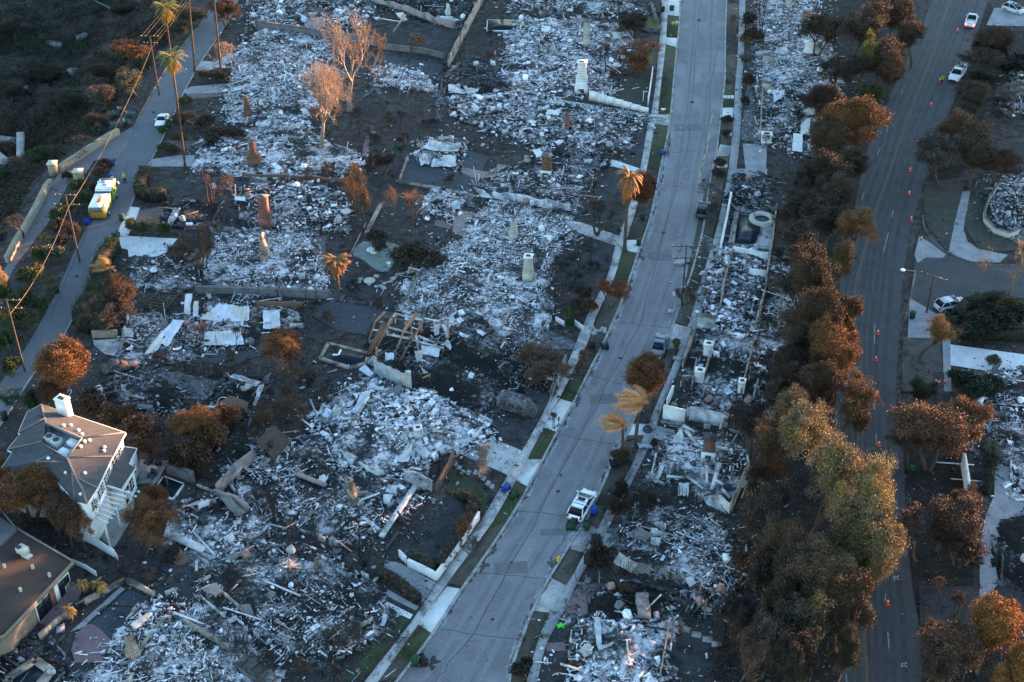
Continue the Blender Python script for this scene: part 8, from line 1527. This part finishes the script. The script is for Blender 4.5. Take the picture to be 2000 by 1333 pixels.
g1, g2 = GT(185, 10), GT(222, 28); b = B(); cyl(b, g1 + [0,0,1], g2 + [0,0,1], .18, .18, 8); tag(b.build('pipe', M('green_pipe', (.04,.12,.10), (.03,.08,.07), 2)), 'green pipe at the top of the ravine', 'pipe')
for q, l in (((95,82,124,90,120,97,90,89),'pale concrete slab across the upper ravine'),((40,172,56,174,54,181,37,179),'small pale slab on the left ravine slope'),((-20,270,48,275,42,283,-20,279),'pale rim slab above the dark pit at the left edge'),((38,283,52,280,40,318,30,318),'grey side wall slab of the dark pit'),((-10,316,38,318,30,325,-10,323),'grey lower rim of the dark pit'),((147,75,165,66,172,72,152,86),'pale broken rock slab in the ravine'),((150,138,158,140,140,150,133,146),'rust pale block on a log in the ravine')):
    P = [GT(q[i], q[i+1]) + [0,0,1.0] for i in range(0, 8, 2)]; b = B(); prism(b, P, sum(p[2] for p in P)/4 - 1.2, sum(p[2] for p in P)/4 - .3); tag(b.build('concrete_slab', CONC2), l, 'slab')
# brown flat roofed building
def brown_house():
    Q = lambda x, y, z=0: G(*px('d1 %f,%f' % (x, y))[0], z); T = thing('brown_house', 'intact low building with a flat brown roof and tan fascia', 'house', Q(100, 600)[:3] * [1,1,0]); z = 3.6
    P = [Q(-600,-80,z), Q(-40,-10,z), Q(110,180,z), Q(545,435,z), Q(270,735,z), Q(35,985,z), Q(-600,1300,z)]; b = B(); prism(b, P, z-.3, z); b.build('roof', M('brown_roof', (.036,.027,.023), (.055,.041,.034), .25, .9, 0, 8, fine=(8,.15)), T)
    b = B()
    for p, q in zip(P, P[1:] + P[:1]): beam(b, p - [0,0,.12], q - [0,0,.12], .2, .42)
    b.build('fascia', M('dull_fascia', (.22,.18,.14), (.16,.13,.10), 1, .8), T); c = np.mean(P, 0); I = [p + (c-p)/np.linalg.norm((c-p)[:2])*.9 for p in P]; b = B(); prism(b, I, 0, z-.3); b.build('wall', M('dull_tan_wall', (.20,.16,.12), (.15,.12,.095), .8, .85), T)
    p, q = I[3], I[4]; d = (q-p); d[2] = 0; L = np.linalg.norm(d); d /= L; nn = np.array([-d[1], d[0], 0]); nn = nn if nn[0] > 0 else -nn; ya = math.atan2(d[1], d[0])
    for t, w, hh, m in ((.08,.9,1.2,0),(.25,1.0,2.1,0),(.38,.7,2.1,1),(.52,.9,2.1,2),(.68,1.2,2.1,0),(.86,1.2,2.1,0)):
        m_ = p + d*L*t; b = B(); box(b, (m_[0]+nn[0]*.05, m_[1]+nn[1]*.05, 1.1+(.4 if hh<2 else 0)), (w+.15, .08, hh+.15), ya); o = b.build('door' if hh > 2 else 'window', HW if m != 2 else WM['brick'], T); b = B(); box(b, (m_[0]+nn[0]*.1, m_[1]+nn[1]*.1, 1.1+(.4 if hh<2 else 0)), (w-.1, .05, hh-.1), ya); b.build('pane', GLASS if m == 0 else HW if m == 1 else WM['brick'], o)
    g = Q(175,375,z); b = B(); box(b, (g[0], g[1], z+.5), (1.1,.85,.75), R(-30)); box(b, (g[0]+.5, g[1]-.4, z+.1), (1.0,.7,.2), R(-30)); o = b.build('air_conditioner', MC['ac_grey'], T); b = B(); cyl(b, (g[0]-.3,g[1],z+.88), (g[0]-.3,g[1],z+.91), .28, sides=14); b.build('fan_grille', WM['char'], o)
    for c in ((155,655),(35,480),(245,485),(370,545)): g = Q(*c, z); b = B(); cyl(b, (g[0],g[1],z), (g[0],g[1],z+.45), .16, .16, 10); b.build('roof_vent', WM['cream'], T)
    P2 = [Q(-600,-200,z+.6), Q(-20,80,z+.6), Q(118,182,z+.6), Q(0,290,z+.6), Q(-600,500,z+.6)]; b = B(); prism(b, P2, z, z+.45); b.build('upper_roof', M('grey_roof_felt', (.11,.115,.12), (.08,.085,.09), .6, .85), T)
brown_house()
car((1373,416), ang((1368,432), (1378,402)), 'dark grey dusty car at the east kerb under bare twigs', flat('dusty_dark_paint', (.06,.065,.075), .6), 'wagon', 4.5, 1.8)
# ================================================ GROUND COVER between the plots
def ground_cover():
    polys = [[G(a, b)[:2] for a, b in P] for P in (KLs + KRs[::-1], HLs + HRs[::-1], smooth_path(RL, 2) + smooth_path(RR, 2)[::-1])] + [[G(a, b)[:2] for a, b in px(r[0])] for r in RU]
    pale = [[G(a, b)[:2] for a, b in px(s)] for n, s, m in PATCH if m in (CONC3, CONC, CONC2, ROSE, GREENF, ASPH2, COURT, TAN)] + [[G(a, b)[:2] for a, b in px(s)] for n, s, m in VERGE if m in (CONC3, CONC)]
    n = 9000; P = np.array([G(rng.uniform(250, 2050), rng.uniform(-40, 1380))[:2] for _ in range(n)]); keep = np.ones(n, bool)
    for q in polys + pale: keep &= ~inside(P, q)
    d = vn(P[:, 0] * .16, P[:, 1] * .16 + 7) * .6 + vn(P[:, 0] * .5, P[:, 1] * .5) * .4; keep &= d > .44; P = P[keep]; d = d[keep]; C = np.stack([P[:, 0], P[:, 1], np.full(len(P), .22)], 1); b = B(); t = rng.random(len(C))
    for lo, hi, c, alt in ((0, .5, (.032, .025, .02), (.065, .045, .03)), (.5, .8, (.02, .018, .016), (.06, .05, .04)), (.8, .92, (.10, .062, .036), (.15, .08, .04)), (.92, 1, (.04, .048, .022), (.06, .05, .03))):
        m = C[(t >= lo) & (t < hi)]; leaves(b, m, 20, .62, .085, c, alt, .25, .35)
    tag(b.build('dead_ground_cover', LEAF), 'scorched low plants and leaf litter between the burned plots', kind='stuff')
    # fallen charred twigs and branches
    n = 2600; P = np.array([G(rng.uniform(250, 2050), rng.uniform(-40, 1380))[:2] for _ in range(n)]); keep = np.ones(n, bool)
    for q in polys[:3] + pale[:60]: keep &= ~inside(P, q)
    P = P[keep]; sg = []
    for x, y in P:
        a = rnd.random() * 6.3; L = rnd.uniform(.4, 2.2); sg.append((x, y, .18, x + L*math.cos(a), y + L*math.sin(a), .22 + rnd.random()*.3, .035, .012))
    b = B(); tubes(b, sg, 4, np.repeat(rng.uniform(.4, 4, (len(sg), 1)), 3, 1)); o = tag(b.build('fallen_twigs', BARK), 'charred twigs scattered over the burned yards', kind='stuff'); o.color = (.035, .03, .027, 1)
    # drifts of ash and cinders beside the ruins
    k = 0
    for r in RU:
        q = px(r[0]); c = np.mean(q, 0); R_ = [(1.0 + rnd.uniform(.02, .22)) for _ in range(5)]
        for f in R_:
            p = np.array(q[rnd.randrange(len(q))]); p = c + (p - c) * f; k += 1; w = G(*p)[:2]
            if any(inside(np.array([w]), z)[0] for z in polys[:3] + pale): continue
            blob(p[0], p[1], rnd.uniform(12, 30), .128 + .0006 * (k % 12), ASHY if k % 3 else SLATE, 'ash_drift', 'grey ash blown out around a burned house', .6, rnd.random() * 3)
ground_cover()
